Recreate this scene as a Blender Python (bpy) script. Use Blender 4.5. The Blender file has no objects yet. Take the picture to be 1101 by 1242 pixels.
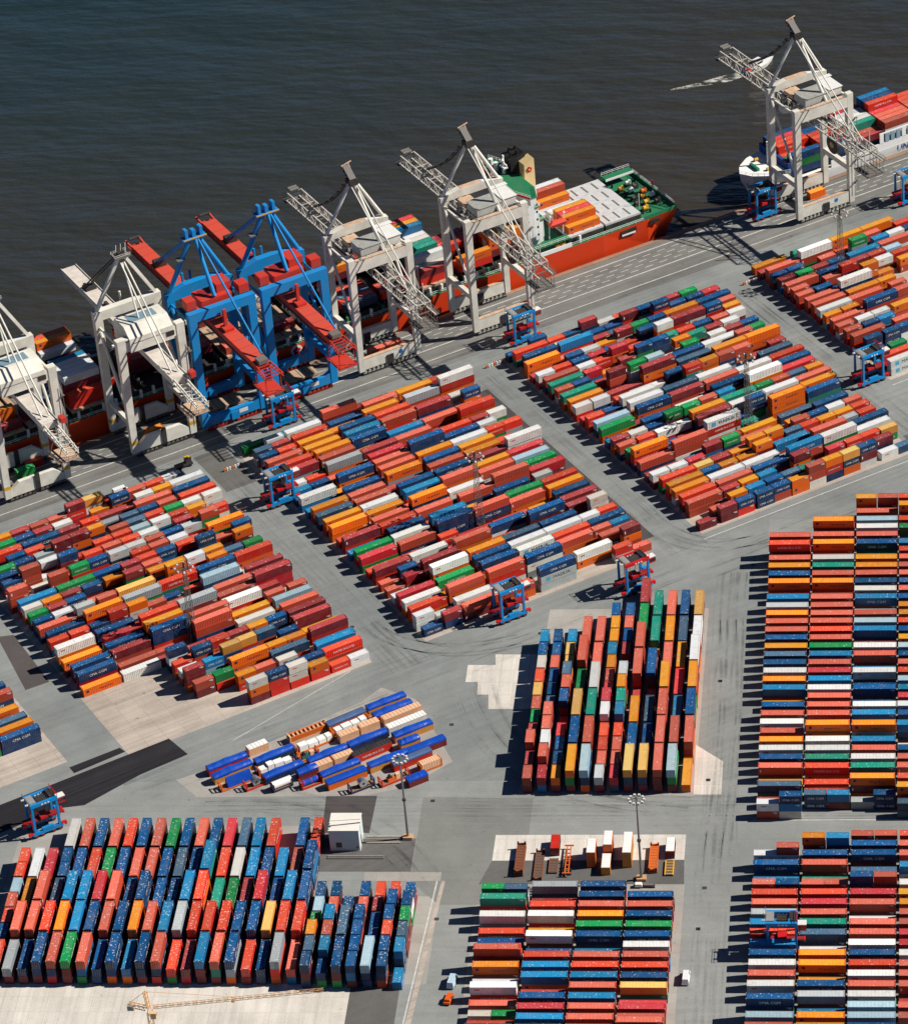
import bpy, math, random
from mathutils import Vector, Matrix
C = bpy.context.scene.collection
PI = math.pi
R = math.radians
rng = random.Random(11)
QA = R(34.488)
QE = Vector((math.cos(QA), math.sin(QA), 0))
QN = Vector((math.sin(QA), -math.cos(QA), 0))
def qp(e, r, z=0.0):
    return QE * e + QN * r + Vector((0, 0, z))

CAMP = (0.591076, -0.091627, 0.143718); CAMXYZ = (53.2767, -892.8087, 705.6284)
ROOF_FADE = 0.25
# ---------------------------------------------------------------- camera
W_PX, H_PX, F_PX = 1101.0, 1242.0, 5019.531
DEP, ROLL, YAW = CAMP
cam = bpy.data.cameras.new('camera'); cam.sensor_fit = 'HORIZONTAL'; cam.sensor_width = 36.0
cam.lens = 36.0 * F_PX / W_PX
cam.clip_start = 10; cam.clip_end = 20000
co = bpy.data.objects.new('camera', cam); C.objects.link(co)
look = Vector((-math.sin(YAW) * math.cos(DEP), math.cos(YAW) * math.cos(DEP), -math.sin(DEP)))
rt = Vector((math.cos(YAW), math.sin(YAW), 0)); up = rt.cross(look)
rt2 = math.cos(ROLL) * rt + math.sin(ROLL) * up
up2 = -math.sin(ROLL) * rt + math.cos(ROLL) * up
M = Matrix((rt2, up2, -look)).transposed().to_4x4(); M.translation = Vector(CAMXYZ)
co.matrix_world = M
bpy.context.scene.camera = co

# ---------------------------------------------------------------- light
SUN_EL, SUN_AZ = R(41.0), R(9.5)          # azimuth measured from +X towards +Y
world = bpy.data.worlds.new('World'); bpy.context.scene.world = world; world.use_nodes = True
nt = world.node_tree
sky = nt.nodes.new('ShaderNodeTexSky'); sky.sky_type = 'NISHITA'; sky.sun_disc = False
sky.sun_elevation = SUN_EL; sky.sun_rotation = PI / 2 - SUN_AZ
sky.air_density = 0.55; sky.dust_density = 0.0; sky.ozone_density = 8.0; sky.altitude = 700
bg = nt.nodes['Background']; bg.inputs[1].default_value = 0.05
nt.links.new(sky.outputs[0], bg.inputs[0])
sl = bpy.data.lights.new('sun', 'SUN'); sl.energy = 5.0; sl.angle = R(0.53); sl.color = (1.0, 0.955, 0.88)
so = bpy.data.objects.new('sun', sl); C.objects.link(so)
sd = Vector((math.cos(SUN_AZ) * math.cos(SUN_EL), math.sin(SUN_AZ) * math.cos(SUN_EL), math.sin(SUN_EL)))
so.rotation_euler = sd.to_track_quat('Z', 'Y').to_euler(); so.location = sd * 600
vs = bpy.context.scene.view_settings
vs.view_transform = 'Standard'; vs.look = 'None'; vs.exposure = 0.2; vs.gamma = 1.0
bpy.context.scene.render.film_transparent = False
try:
    bpy.context.scene.cycles.max_bounces = 4; bpy.context.scene.cycles.diffuse_bounces = 1
    bpy.context.scene.cycles.glossy_bounces = 2
except Exception: pass

# ---------------------------------------------------------------- materials
def lin(c):
    return tuple(((v / 255) / 12.92 if v / 255 <= 0.04045 else ((v / 255 + 0.055) / 1.055) ** 2.4) for v in c)
MATS = {}
def N(nt, typ, **kw):
    n = nt.nodes.new(typ)
    for k, v in kw.items(): setattr(n, k, v)
    return n
def mixcol(nt, blend, fac, a, b):
    n = N(nt, 'ShaderNodeMix', data_type='RGBA', blend_type=blend)
    for sock, v in ((0, fac), (6, a), (7, b)):
        if hasattr(v, 'is_linked') or hasattr(v, 'links'): nt.links.new(v, n.inputs[sock])
        elif sock == 0: n.inputs[0].default_value = v
        else: n.inputs[sock].default_value = (*v, 1) if len(v) == 3 else v
    return n.outputs[2]
def ramp(nt, src, stops):
    n = N(nt, 'ShaderNodeValToRGB'); cr = n.color_ramp
    while len(cr.elements) > 1: cr.elements.remove(cr.elements[-1])
    cr.elements[0].position = stops[0][0]; cr.elements[0].color = (*[stops[0][1]] * 3, 1)
    for p, v in stops[1:]:
        el = cr.elements.new(p); el.color = (v, v, v, 1)
    nt.links.new(src, n.inputs[0]); return n.outputs[0]
def noise(nt, scale, detail=4, vec=None, rough=0.6):
    n = N(nt, 'ShaderNodeTexNoise'); n.inputs['Scale'].default_value = scale; n.inputs['Detail'].default_value = detail
    n.inputs['Roughness'].default_value = rough
    if vec: nt.links.new(vec, n.inputs['Vector'])
    return n.outputs['Fac']
def mapped(nt, coord='Object', scale=(1, 1, 1), rot=(0, 0, 0)):
    tc = N(nt, 'ShaderNodeTexCoord'); mp = N(nt, 'ShaderNodeMapping')
    mp.inputs['Scale'].default_value = scale; mp.inputs['Rotation'].default_value = rot
    nt.links.new(tc.outputs[coord], mp.inputs[0]); return mp.outputs[0]
def mat(name, rgb=None, rough=0.6, metal=0.0, grime=0.25, gscale=0.35, src=None, spec=0.3):
    """painted surface: flat colour (or per-object / per-face colour) with uneven weathering"""
    if name in MATS: return MATS[name]
    m = bpy.data.materials.new(name); m.use_nodes = True; t = m.node_tree; b = t.nodes['Principled BSDF']
    b.inputs['Roughness'].default_value = rough; b.inputs['Metallic'].default_value = metal
    b.inputs['Specular IOR Level'].default_value = spec
    if src == 'object':
        oi = N(t, 'ShaderNodeObjectInfo'); col = oi.outputs['Color']
    elif src == 'attr':
        col = paint_attr(t)
    else:
        v = N(t, 'ShaderNodeRGB'); v.outputs[0].default_value = (*lin(rgb), 1); col = v.outputs[0]
    geo = N(t, 'ShaderNodeNewGeometry')
    f = ramp(t, noise(t, gscale, 5, geo.outputs['Position']), [(0.38, 0.0), (0.75, 1.0)])
    mm = N(t, 'ShaderNodeMath', operation='MULTIPLY'); t.links.new(f, mm.inputs[0]); mm.inputs[1].default_value = grime
    col = mixcol(t, 'MIX', mm.outputs[0], col, (0.16, 0.13, 0.10))
    t.links.new(col, b.inputs['Base Color'])
    MATS[name] = m; return m
def paint_attr(t):
    at = N(t, 'ShaderNodeAttribute'); at.attribute_name = 'Col'
    oi = N(t, 'ShaderNodeObjectInfo'); mr = N(t, 'ShaderNodeMapRange'); t.links.new(oi.outputs['Random'], mr.inputs[0])
    mr.inputs[3].default_value = 0.74; mr.inputs[4].default_value = 1.18
    sc = N(t, 'ShaderNodeVectorMath', operation='SCALE'); t.links.new(at.outputs['Color'], sc.inputs[0]); t.links.new(mr.outputs[0], sc.inputs['Scale'])
    return sc.outputs[0]
def roof_paint(name, src):
    """container roof: the same paint, bleached and painted lighter as if sunlit, with rust blotches and painted glint spots"""
    m = bpy.data.materials.new(name); m.use_nodes = True; t = m.node_tree; b = t.nodes['Principled BSDF']
    b.inputs['Roughness'].default_value = 0.55; b.inputs['Specular IOR Level'].default_value = 0.3
    if src == 'object': col = N(t, 'ShaderNodeObjectInfo').outputs['Color']
    else:
        col = paint_attr(t)
    geo = N(t, 'ShaderNodeNewGeometry'); pos = geo.outputs['Position']
    f1 = ramp(t, noise(t, 0.55, 6, pos, 0.7), [(0.52, 0.0), (0.72, 1.0)])
    mm = N(t, 'ShaderNodeMath', operation='MULTIPLY'); t.links.new(f1, mm.inputs[0]); mm.inputs[1].default_value = 0.3
    col = mixcol(t, 'MIX', mm.outputs[0], col, (0.12, 0.085, 0.06))
    # pale painted water glints, thick on the big block at bottom left, sparse elsewhere
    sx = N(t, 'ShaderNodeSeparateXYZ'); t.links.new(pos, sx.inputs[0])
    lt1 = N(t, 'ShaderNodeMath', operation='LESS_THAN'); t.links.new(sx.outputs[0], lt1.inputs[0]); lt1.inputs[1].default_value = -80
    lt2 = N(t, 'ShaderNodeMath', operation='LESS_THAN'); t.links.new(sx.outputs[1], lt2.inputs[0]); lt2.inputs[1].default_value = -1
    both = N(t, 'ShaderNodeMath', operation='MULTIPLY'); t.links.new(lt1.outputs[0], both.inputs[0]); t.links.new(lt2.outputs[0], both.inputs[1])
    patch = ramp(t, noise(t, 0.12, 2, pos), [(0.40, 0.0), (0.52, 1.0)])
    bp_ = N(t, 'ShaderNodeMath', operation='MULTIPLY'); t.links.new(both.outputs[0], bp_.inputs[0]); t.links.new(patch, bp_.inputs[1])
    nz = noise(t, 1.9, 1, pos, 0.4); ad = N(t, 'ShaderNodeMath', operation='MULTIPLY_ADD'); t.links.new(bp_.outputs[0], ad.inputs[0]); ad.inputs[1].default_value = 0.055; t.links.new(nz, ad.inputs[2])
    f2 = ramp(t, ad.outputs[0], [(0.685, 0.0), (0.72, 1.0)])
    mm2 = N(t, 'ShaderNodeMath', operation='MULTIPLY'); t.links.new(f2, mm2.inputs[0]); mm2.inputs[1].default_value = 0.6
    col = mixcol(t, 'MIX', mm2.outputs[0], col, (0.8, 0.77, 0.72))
    # rust along the roof, a little different on every box
    f3 = ramp(t, noise(t, 0.19, 4, pos, 0.7), [(0.45, 0.0), (0.7, 1.0)])
    mm3 = N(t, 'ShaderNodeMath', operation='MULTIPLY'); t.links.new(f3, mm3.inputs[0]); mm3.inputs[1].default_value = 0.12
    col = mixcol(t, 'MIX', mm3.outputs[0], col, (0.42, 0.34, 0.30))
    t.links.new(col, b.inputs['Base Color'])
    MATS[name] = m; return m
def ground_mat(name, rgb, rgb2, tracks=0.0, joints=0.0, dark=0.25, ang=0.0, fine_tracks=0.55):
    """asphalt or concrete: broad patches, small stains, worn wheel tracks along 'ang', slab joints"""
    m = bpy.data.materials.new(name); m.use_nodes = True; t = m.node_tree; b = t.nodes['Principled BSDF']
    b.inputs['Roughness'].default_value = 0.9; b.inputs['Specular IOR Level'].default_value = 0.15
    geo = N(t, 'ShaderNodeNewGeometry'); pos = geo.outputs['Position']
    mp = N(t, 'ShaderNodeMapping'); mp.inputs['Rotation'].default_value = (0, 0, -ang); t.links.new(pos, mp.inputs[0])
    big = ramp(t, noise(t, 0.018, 4, pos), [(0.35, 0.0), (0.68, 1.0)])
    col = mixcol(t, 'MIX', big, lin(rgb), lin(rgb2))
    st = N(t, 'ShaderNodeMapping'); st.inputs['Scale'].default_value = (0.012, fine_tracks, 1); t.links.new(mp.outputs[0], st.inputs[0])
    tr = ramp(t, noise(t, 1.0, 3, st.outputs[0]), [(0.42, 0.0), (0.66, 1.0)])
    mm = N(t, 'ShaderNodeMath', operation='MULTIPLY'); t.links.new(tr, mm.inputs[0]); mm.inputs[1].default_value = tracks
    col = mixcol(t, 'MIX', mm.outputs[0], col, tuple(0.45 * v for v in lin(rgb)))
    sp = ramp(t, noise(t, 0.22, 6, pos, 0.75), [(0.56, 0.0), (0.74, 1.0)])
    mm = N(t, 'ShaderNodeMath', operation='MULTIPLY'); t.links.new(sp, mm.inputs[0]); mm.inputs[1].default_value = dark
    col = mixcol(t, 'MIX', mm.outputs[0], col, tuple(0.4 * v for v in lin(rgb)))
    med = ramp(t, noise(t, 0.07, 5, pos, 0.65), [(0.35, 0.88), (0.65, 1.08)])
    col = mixcol(t, 'MULTIPLY', 1.0, col, med)
    oil = ramp(t, noise(t, 0.42, 2, pos, 0.5), [(0.70, 0.0), (0.76, 1.0)])
    mm = N(t, 'ShaderNodeMath', operation='MULTIPLY'); t.links.new(oil, mm.inputs[0]); mm.inputs[1].default_value = dark * 1.6
    col = mixcol(t, 'MIX', mm.outputs[0], col, tuple(0.3 * v for v in lin(rgb)))
    fine = ramp(t, noise(t, 2.5, 3, pos), [(0.3, 0.86), (0.7, 1.08)])
    col = mixcol(t, 'MULTIPLY', 1.0, col, fine)
    if joints:
        br = N(t, 'ShaderNodeTexBrick'); t.links.new(mp.outputs[0], br.inputs['Vector'])
        br.inputs['Scale'].default_value = 1.0; br.inputs['Brick Width'].default_value = 6.0; br.inputs['Row Height'].default_value = 4.0
        br.inputs['Mortar Size'].default_value = 0.09; br.offset = 0.0
        br.inputs['Color1'].default_value = (1, 1, 1, 1); br.inputs['Color2'].default_value = (0.9, 0.9, 0.9, 1)
        br.inputs['Mortar'].default_value = (1 - joints, 1 - joints, 1 - joints, 1)
        col = mixcol(t, 'MULTIPLY', 1.0, col, br.outputs['Color'])
    t.links.new(col, b.inputs['Base Color'])
    MATS[name] = m; return m

# ---------------------------------------------------------------- mesh builder
class MB:
    def __init__(s): s.v = []; s.f = []; s.mi = []; s.mats = []; s.xf = None
    def m(s, material):
        if material not in s.mats: s.mats.append(material)
        return s.mats.index(material)
    def add(s, vs, fs, material):
        k = len(s.v); i = s.m(material)
        if s.xf is not None: vs = [s.xf @ Vector(p) for p in vs]
        s.v += [tuple(p) for p in vs]; s.f += [tuple(k + a for a in f) for f in fs]; s.mi += [i] * len(fs)
    def hexa(s, b, t, material):
        s.add(list(b) + list(t), [(3, 2, 1, 0), (4, 5, 6, 7), (0, 1, 5, 4), (1, 2, 6, 5), (2, 3, 7, 6), (3, 0, 4, 7)], material)
    def box(s, x0, x1, y0, y1, z0, z1, material, tx=0.0, ty=0.0):
        s.hexa([(x0, y0, z0), (x1, y0, z0), (x1, y1, z0), (x0, y1, z0)],
               [(x0 + tx, y0 + ty, z1), (x1 - tx, y0 + ty, z1), (x1 - tx, y1 - ty, z1), (x0 + tx, y1 - ty, z1)], material)
    def bar(s, p, q, w, h, material):
        p, q = Vector(p), Vector(q); d = (q - p).normalized()
        u = d.cross(Vector((0, 0, 1)))
        if u.length < 1e-4: u = Vector((1, 0, 0))
        u.normalize(); v = u.cross(d)
        u = u * w / 2; v = v * h / 2
        s.hexa([p - u - v, p + u - v, p + u + v, p - u + v], [q - u - v, q + u - v, q + u + v, q - u + v], material)
    def tube(s, p, q, r, material, n=8, r2=None):
        p, q = Vector(p), Vector(q); d = (q - p).normalized(); r2 = r if r2 is None else r2
        u = d.cross(Vector((0, 0, 1)))
        if u.length < 1e-4: u = Vector((1, 0, 0))
        u.normalize(); v = d.cross(u)
        vs = [p + (u * math.cos(2 * PI * i / n) + v * math.sin(2 * PI * i / n)) * r for i in range(n)] + \
             [q + (u * math.cos(2 * PI * i / n) + v * math.sin(2 * PI * i / n)) * r2 for i in range(n)]
        fs = [(i, (i + 1) % n, n + (i + 1) % n, n + i) for i in range(n)] + [tuple(range(n - 1, -1, -1)), tuple(range(n, 2 * n))]
        s.add(vs, fs, material)
    def prism(s, poly, z0, z1, material, poly2=None):
        n = len(poly); p2 = poly2 or poly
        s.add([(x, y, z0) for x, y in poly] + [(x, y, z1) for x, y in p2],
              [(i, (i + 1) % n, n + (i + 1) % n, n + i) for i in range(n)] + [tuple(range(n - 1, -1, -1)), tuple(range(n, 2 * n))], material)
    def extrude_x(s, prof, x0, x1, material):      # profile in (y, z)
        n = len(prof)
        s.add([(x0, y, z) for y, z in prof] + [(x1, y, z) for y, z in prof],
              [(i, n + i, n + (i + 1) % n, (i + 1) % n) for i in range(n)] + [tuple(range(n)), tuple(range(2 * n - 1, n - 1, -1))], material)
    def mesh(s, name):
        me = bpy.data.meshes.new(name); me.from_pydata(s.v, [], s.f)
        for m_ in s.mats: me.materials.append(m_)
        me.polygons.foreach_set('material_index', s.mi); me.update(); return me
    def obj(s, name, parent=None, **kw):
        o = bpy.data.objects.new(name, s.mesh(name)); C.objects.link(o)
        if parent is not None: o.parent = parent
        return tag(o, **kw)
def tag(o, label=None, cat=None, group=None, kind=None):
    if label: o['label'] = label
    if cat: o['category'] = cat
    if group: o['group'] = group
    if kind: o['kind'] = kind
    return o
def empty(name, loc, rz=0.0, **kw):
    o = bpy.data.objects.new(name, None); C.objects.link(o); o.location = loc; o.rotation_euler = (0, 0, rz)
    o.empty_display_size = 0.5
    return tag(o, **kw)
def copy_tree(o, parent=None):
    c = o.copy(); C.objects.link(c)
    if parent is not None: c.parent = parent
    for ch in list(o.children): copy_tree(ch, c)
    return c
def text_mesh(word, size):
    cu = bpy.data.curves.new('t', 'FONT'); cu.body = word; cu.size = size; cu.resolution_u = 1; cu.align_x = 'CENTER'; cu.align_y = 'CENTER'
    o = bpy.data.objects.new('t', cu); C.objects.link(o)
    dg = bpy.context.evaluated_depsgraph_get(); dg.update()
    me = bpy.data.meshes.new_from_object(o.evaluated_get(dg))
    vs = [tuple(v.co) for v in me.vertices]; fs = [tuple(p.vertices) for p in me.polygons]
    bpy.data.objects.remove(o); bpy.data.curves.remove(cu); bpy.data.meshes.remove(me)
    return vs, fs
# ================================================================ the setting
asph = ground_mat('asphalt', (150, 152, 148), (126, 130, 129), tracks=0.2, dark=0.2, ang=QA)
asph2 = ground_mat('asphalt_yard', (155, 156, 152), (138, 140, 137), tracks=0.15, dark=0.2, ang=0.0)
apron_m = ground_mat('apron_asphalt', (136, 134, 129), (116, 116, 113), tracks=0.4, dark=0.3, ang=QA)
conc = ground_mat('pale_concrete', (206, 192, 178), (182, 168, 154), tracks=0.45, joints=0.22, dark=0.45, ang=QA)
conc0 = ground_mat('pale_concrete_square', (232, 224, 212), (214, 206, 194), tracks=0.25, joints=0.2, dark=0.25, ang=PI / 2)
conc_g = ground_mat('grey_concrete', (178, 172, 163), (164, 160, 152), joints=0.12, dark=0.2)
darkp = ground_mat('dark_asphalt_patch', (92, 86, 84), (78, 74, 74), dark=0.2, ang=QA)
blackp = ground_mat('black_rubber_marks', (56, 54, 57), (34, 34, 38), tracks=0.95, dark=0.2, ang=R(36), fine_tracks=1.3)
midp = ground_mat('mid_asphalt_patch', (112, 110, 106), (98, 96, 94), tracks=0.2, dark=0.2, ang=QA)
kerb_m = ground_mat('quay_kerb', (176, 142, 116), (150, 124, 104), joints=0.3, dark=0.3, ang=QA)
wall_m = ground_mat('quay_wall_concrete', (70, 64, 58), (52, 48, 45), dark=0.3)
paint_m = mat('white_road_paint', (214, 211, 202), 0.8, grime=0.5, gscale=0.8)
wm = bpy.data.materials.new('river_water'); wm.use_nodes = True; t = wm.node_tree; b = t.nodes['Principled BSDF']
geo = N(t, 'ShaderNodeNewGeometry'); pos = geo.outputs['Position']
# silty brown along the quay, clearer and greener out in the stream
dt = N(t, 'ShaderNodeVectorMath', operation='DOT_PRODUCT'); t.links.new(pos, dt.inputs[0]); dt.inputs[1].default_value = tuple(-QN)
big = noise(t, 0.006, 5, pos); mr = N(t, 'ShaderNodeMath', operation='MULTIPLY_ADD'); t.links.new(big, mr.inputs[0]); mr.inputs[1].default_value = 260; t.links.new(dt.outputs['Value'], mr.inputs[2])
mg = N(t, 'ShaderNodeMapRange'); t.links.new(mr.outputs[0], mg.inputs[0]); mg.inputs[1].default_value = 400; mg.inputs[2].default_value = 760
col = mixcol(t, 'MIX', mg.outputs[0], (0.044, 0.036, 0.026), (0.012, 0.032, 0.038))
t.links.new(col, b.inputs['Base Color']); b.inputs['Roughness'].default_value = 0.22; b.inputs['IOR'].default_value = 1.33
mp = N(t, 'ShaderNodeMapping'); mp.inputs['Rotation'].default_value = (0, 0, R(-8)); mp.inputs['Scale'].default_value = (0.35, 1.0, 1); t.links.new(pos, mp.inputs[0])
n1 = noise(t, 0.13, 5, mp.outputs[0], 0.65); n2 = noise(t, 0.05, 3, mp.outputs[0])
ad = N(t, 'ShaderNodeMath', operation='MULTIPLY_ADD'); t.links.new(n2, ad.inputs[0]); ad.inputs[1].default_value = 3.0; t.links.new(n1, ad.inputs[2])
bp = N(t, 'ShaderNodeBump'); bp.inputs['Strength'].default_value = 1.0; bp.inputs['Distance'].default_value = 1.5
t.links.new(ad.outputs[0], bp.inputs['Height']); t.links.new(bp.outputs[0], b.inputs['Normal'])

def qpoly(pts): return [tuple((QE * e + QN * r)[:2]) for e, r in pts]
EDGE = -280.3
def sheet(name, poly, z, m, kind='structure'):
    mb = MB(); mb.add([(x, y, z) for x, y in poly], [tuple(range(len(poly)))], m)
    o = mb.obj(name, kind=kind)
    if o.data.polygons[0].normal.z < 0: o.data.flip_normals()
    return o
mb = MB(); mb.add([(-3500, -1500, -4.5), (3500, -1500, -4.5), (3500, 6000, -4.5), (-3500, 6000, -4.5)], [(0, 1, 2, 3)], wm)
mb.obj('river', kind='structure')
mb = MB(); P_ = qpoly([(-2500, EDGE), (2500, EDGE), (2500, 2500), (-2500, 2500)])
mb.add([(x, y, 0) for x, y in P_], [(3, 2, 1, 0)], asph)
mb.add([(P_[0][0], P_[0][1], 0), (P_[1][0], P_[1][1], 0), (P_[1][0], P_[1][1], -9), (P_[0][0], P_[0][1], -9)], [(0, 1, 2, 3)], wall_m)
mb.obj('ground', kind='structure')
sheet('apron', qpoly([(-700, EDGE + 1.6), (700, EDGE + 1.6), (700, -254), (-700, -254)]), 0.004, apron_m)
# raised quay kerb and fender timber
mb = MB()
a_, b_ = qp(-700, EDGE + 0.8, 0.12), qp(700, EDGE + 0.8, 0.12)
mb.bar(a_, b_, 1.7, 0.24, kerb_m)
for k in range(-160, 160): mb.bar(qp(k * 4.0, EDGE - 0.45, -3.6), qp(k * 4.0, EDGE - 0.45, -0.3), 0.7, 0.8, wall_m)
mb.obj('quay_kerb', kind='structure')
sheet('yard_road', [(-260, 14), (60, 14), (60, -160), (-260, -160)], 0.004, asph2)
# container pads
for nm, e0, e1, r0, r1 in (('a', -132.6, -54.2, -240, -122.6), ('b', -36.4, 40.6, -246, -122.4), ('c', 59.0, 136.4, -242, -122.6), ('d', 153.2, 236, -240, -161.0), ('e', -260, -148.6, -240, -130.5)):
    sheet('container_pad', qpoly([(e0, r0), (e1, r0), (e1, r1), (e0, r1)]), 0.008, conc)
sheet('container_pad', [(-215, -72.6), (-91.0, -72.6), (-91.0, -120), (-215, -120)], 0.009, conc0)
sheet('container_pad', [(-204, -6), (-120.6, -6), (-120.6, -72.6), (-204, -72.6)], 0.008, conc_g)
sheet('container_pad', [(-114.5, -36.5), (-84.2, -36.5), (-84.2, -72.6), (-114.5, -72.6)], 0.008, conc_g)
sheet('container_pad', [(-66.4, 7.6), (-17.6, 6.6), (-17.2, 96), (-64, 96)], 0.008, conc_g)
sheet('container_pad', [(-74, -31.5), (-18.4, -31.5), (-18.4, -125), (-74, -125)], 0.009, conc_g)
sheet('container_pad', [(-0.8, -1.6), (70, -1.6), (70, 142), (-0.8, 142)], 0.007, asph2)
sheet('container_pad', [(-0.6, -15.5), (70, -15.5), (70, -125), (-0.6, -125)], 0.007, asph2)
PALE = [[(-78.3, 73.7), (-70.5, 73.6), (-70.4, 47.3), (-78.1, 47.3), (-78.7, 54.2), (-81.9, 54.2), (-82.3, 60.3), (-85.9, 60.3), (-85.9, 68.6), (-77.8, 68.5)],
        [(-70.45, 73.6), (-64.2, 73.6), (-64.2, 47.3), (-70.35, 47.3)],
        [(-18.1, 30.1), (-10.2, 22.4), (-10.1, 7.5), (-17.8, 7.5)],
        [(-163.7, 14.8), (-156.9, 18.7), (-115.1, 51.1), (-110.1, 57.9), (-99.6, 52.3), (-86.1, 22.8), (-97.9, 11.2), (-109.5, 7.4), (-156.8, 7.0)],
        [(-71.1, -10.2), (-19.0, -10.1), (-19.0, -21.0), (-71.2, -21.3)]]
for i, pl in enumerate(PALE): sheet('concrete_pad', pl, 0.012, conc_g if i == 3 else conc0)
sheet('concrete_pad', [(-71.2, -21.4), (-19, -21.1), (-18.6, -31.4), (-74, -31.4)], 0.012, midp)
for pl in ([(-228.1, 84.3), (-223.3, 85.3), (-208.3, 61.7), (-214.7, 57.7)],): sheet('asphalt_patch', pl, 0.014, darkp)
for pl in ([(-214.1, 2.4), (-168.7, 34.1), (-162.1, 26.7), (-174.4, 17.3), (-188.1, 3.5), (-194.7, 2.2), (-211.8, -10.4)],
           [(-195.4, 20.8), (-182.3, 29.9), (-180.4, 28.0), (-193.5, 18.1)]): sheet('tyre_marked_patch', pl, 0.016, blackp)
sheet('asphalt_patch', [(-120.1, 7.2), (-105.8, 7.4), (-106.2, -9.2), (-119.4, -9.2)], 0.014, darkp)
sheet('asphalt_patch', [(-119, -11.6), (-93, -11.6), (-93, -26), (-119, -26)], 0.013, midp)
sheet('asphalt_patch', [(-105.5, -30), (-84.5, -30), (-84.5, -26.2), (-105.5, -26.2)], 0.013, conc_g)
sheet('asphalt_patch', [(-92.8, 6.5), (-62, 6.2), (-62, -40), (-84, -40), (-92.8, -30)], 0.010, ground_mat('asphalt_patch_b', (138, 138, 132), (126, 126, 122), tracks=0.1, dark=0.15))
for e0, e1, r0, r1 in ((42.6, 46.6, -232, -130), (-49.0, -38.4, -252, -228), (138, 151.4, -132, -118)):
    sheet('asphalt_patch', qpoly([(e0, r0), (e1, r0), (e1, r1), (e0, r1)]), 0.012, midp if e0 != 42.6 else darkp)
sheet('asphalt_patch', [(-104, -72.6), (-91, -72.6), (-91, -90), (-104, -90)], 0.016, midp)
sheet('concrete_strip', [(-83.2, -30), (-84.2, -30), (-90.4, -120), (-88.6, -120)], 0.014, conc)
# apron lane markings: three long lines and rows of dashes, one sheet of paint
mb = MB()
def stripe(e0, e1, r, w=0.28, z=0.02):
    mb.add([qp(e0, r - w / 2, z), qp(e1, r - w / 2, z), qp(e1, r + w / 2, z), qp(e0, r + w / 2, z)], [(3, 2, 1, 0)], paint_m)
for r, w in ((-275.9, .42), (-264.3, .42), (-258.0, .36)): stripe(-300, 400, r, w)
for i, r in enumerate((-273.4, -271.2, -269.0, -266.8)):
    for k in range(-60, 80): stripe(k * 5.6 + (i % 2) * 2.6 + 1, k * 5.6 + (i % 2) * 2.6 + 4.1, r, .26)
mb.obj('lane_markings', kind='structure')
mb = MB()
def line(p, q, w):
    p, q = Vector((*p, .02)), Vector((*q, .02)); d = (q - p).normalized(); u = Vector((-d.y, d.x, 0)) * w / 2
    mb.add([p - u, q - u, q + u, p + u], [(0, 1, 2, 3)], paint_m)
line((-150, 33), (-120, 66), .2); line((-1, -3.9), (60, -3.9), .35); line(qp(58, -120.0)[:2], qp(150, -119.4)[:2], .3); line(qp(152, -158.2)[:2], qp(236, -158.2)[:2], .3)
line((-85.4, -30), (-90.5, -120), .4)
mb.obj('yard_markings', kind='structure')
# flat drain covers in the roads
iron = mat('cast_iron', (60, 56, 54), 0.7)
mb = MB()
for x, y in ((3, 134), (-14, 14), (-13, -33), (-14, -50), (-12.5, 60), (-88, 40), (-90, 5), (-66, 84), (-61, 78), (-84, -46), (-122, 88), (-5, 118)):
    mb.box(x - .6, x + .6, y - .6, y + .6, 0.02, 0.03, iron)
mb.obj('drain_covers', kind='structure')
# the small boat's wake is foam lying on the river
foam = bpy.data.materials.new('foam'); foam.use_nodes = True; t = foam.node_tree; b = t.nodes['Principled BSDF']
b.inputs['Base Color'].default_value = (.55, .54, .48, 1); b.inputs['Roughness'].default_value = .8
geo = N(t, 'ShaderNodeNewGeometry'); mp = N(t, 'ShaderNodeMapping'); mp.inputs['Scale'].default_value = (.5, 1, 1); t.links.new(geo.outputs['Position'], mp.inputs[0])
a_ = ramp(t, noise(t, .45, 5, mp.outputs[0], .7), [(.46, 0.0), (.6, 1.0)]); t.links.new(a_, b.inputs['Alpha'])
mb = MB(); W0 = [(233, -369.4, .8), (229, -369.2, 2.0), (224, -369.6, 2.6), (218, -370.6, 2.2), (212, -372.0, 1.4), (203, -374.5, .5)]
vs_ = []
for e, r, w in W0: vs_ += [qp(e, r - w, -4.46), qp(e, r + w, -4.46)]
mb.add(vs_, [(2 * i, 2 * i + 1, 2 * i + 3, 2 * i + 2) for i in range(len(W0) - 1)], foam)
mb.obj('wake_foam', kind='structure')

# worn wheel tracks left by the carriers in the lanes
tm = bpy.data.materials.new('tyre_marks'); tm.use_nodes = True; t = tm.node_tree; b = t.nodes['Principled BSDF']
b.inputs['Base Color'].default_value = (.035, .035, .037, 1); b.inputs['Roughness'].default_value = .9
geo = N(t, 'ShaderNodeNewGeometry'); a_ = ramp(t, noise(t, .06, 5, geo.outputs['Position'], .7), [(.42, 0.0), (.75, .17)]); t.links.new(a_, b.inputs['Alpha'])
mb = MB(); r3 = random.Random(5)
def track(pts, w=.55):
    P2 = [Vector((x, y, .03)) for x, y in pts]
    for off in (0, 4.6):
        vs = []
        for i, p in enumerate(P2):
            d = (P2[min(i + 1, len(P2) - 1)] - P2[max(i - 1, 0)]).normalized(); u = Vector((-d.y, d.x, 0))
            vs += [p + u * (off - w / 2), p + u * (off + w / 2)]
        mb.add(vs, [(2 * i, 2 * i + 2, 2 * i + 3, 2 * i + 1) for i in range(len(P2) - 1)], tm)
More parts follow.
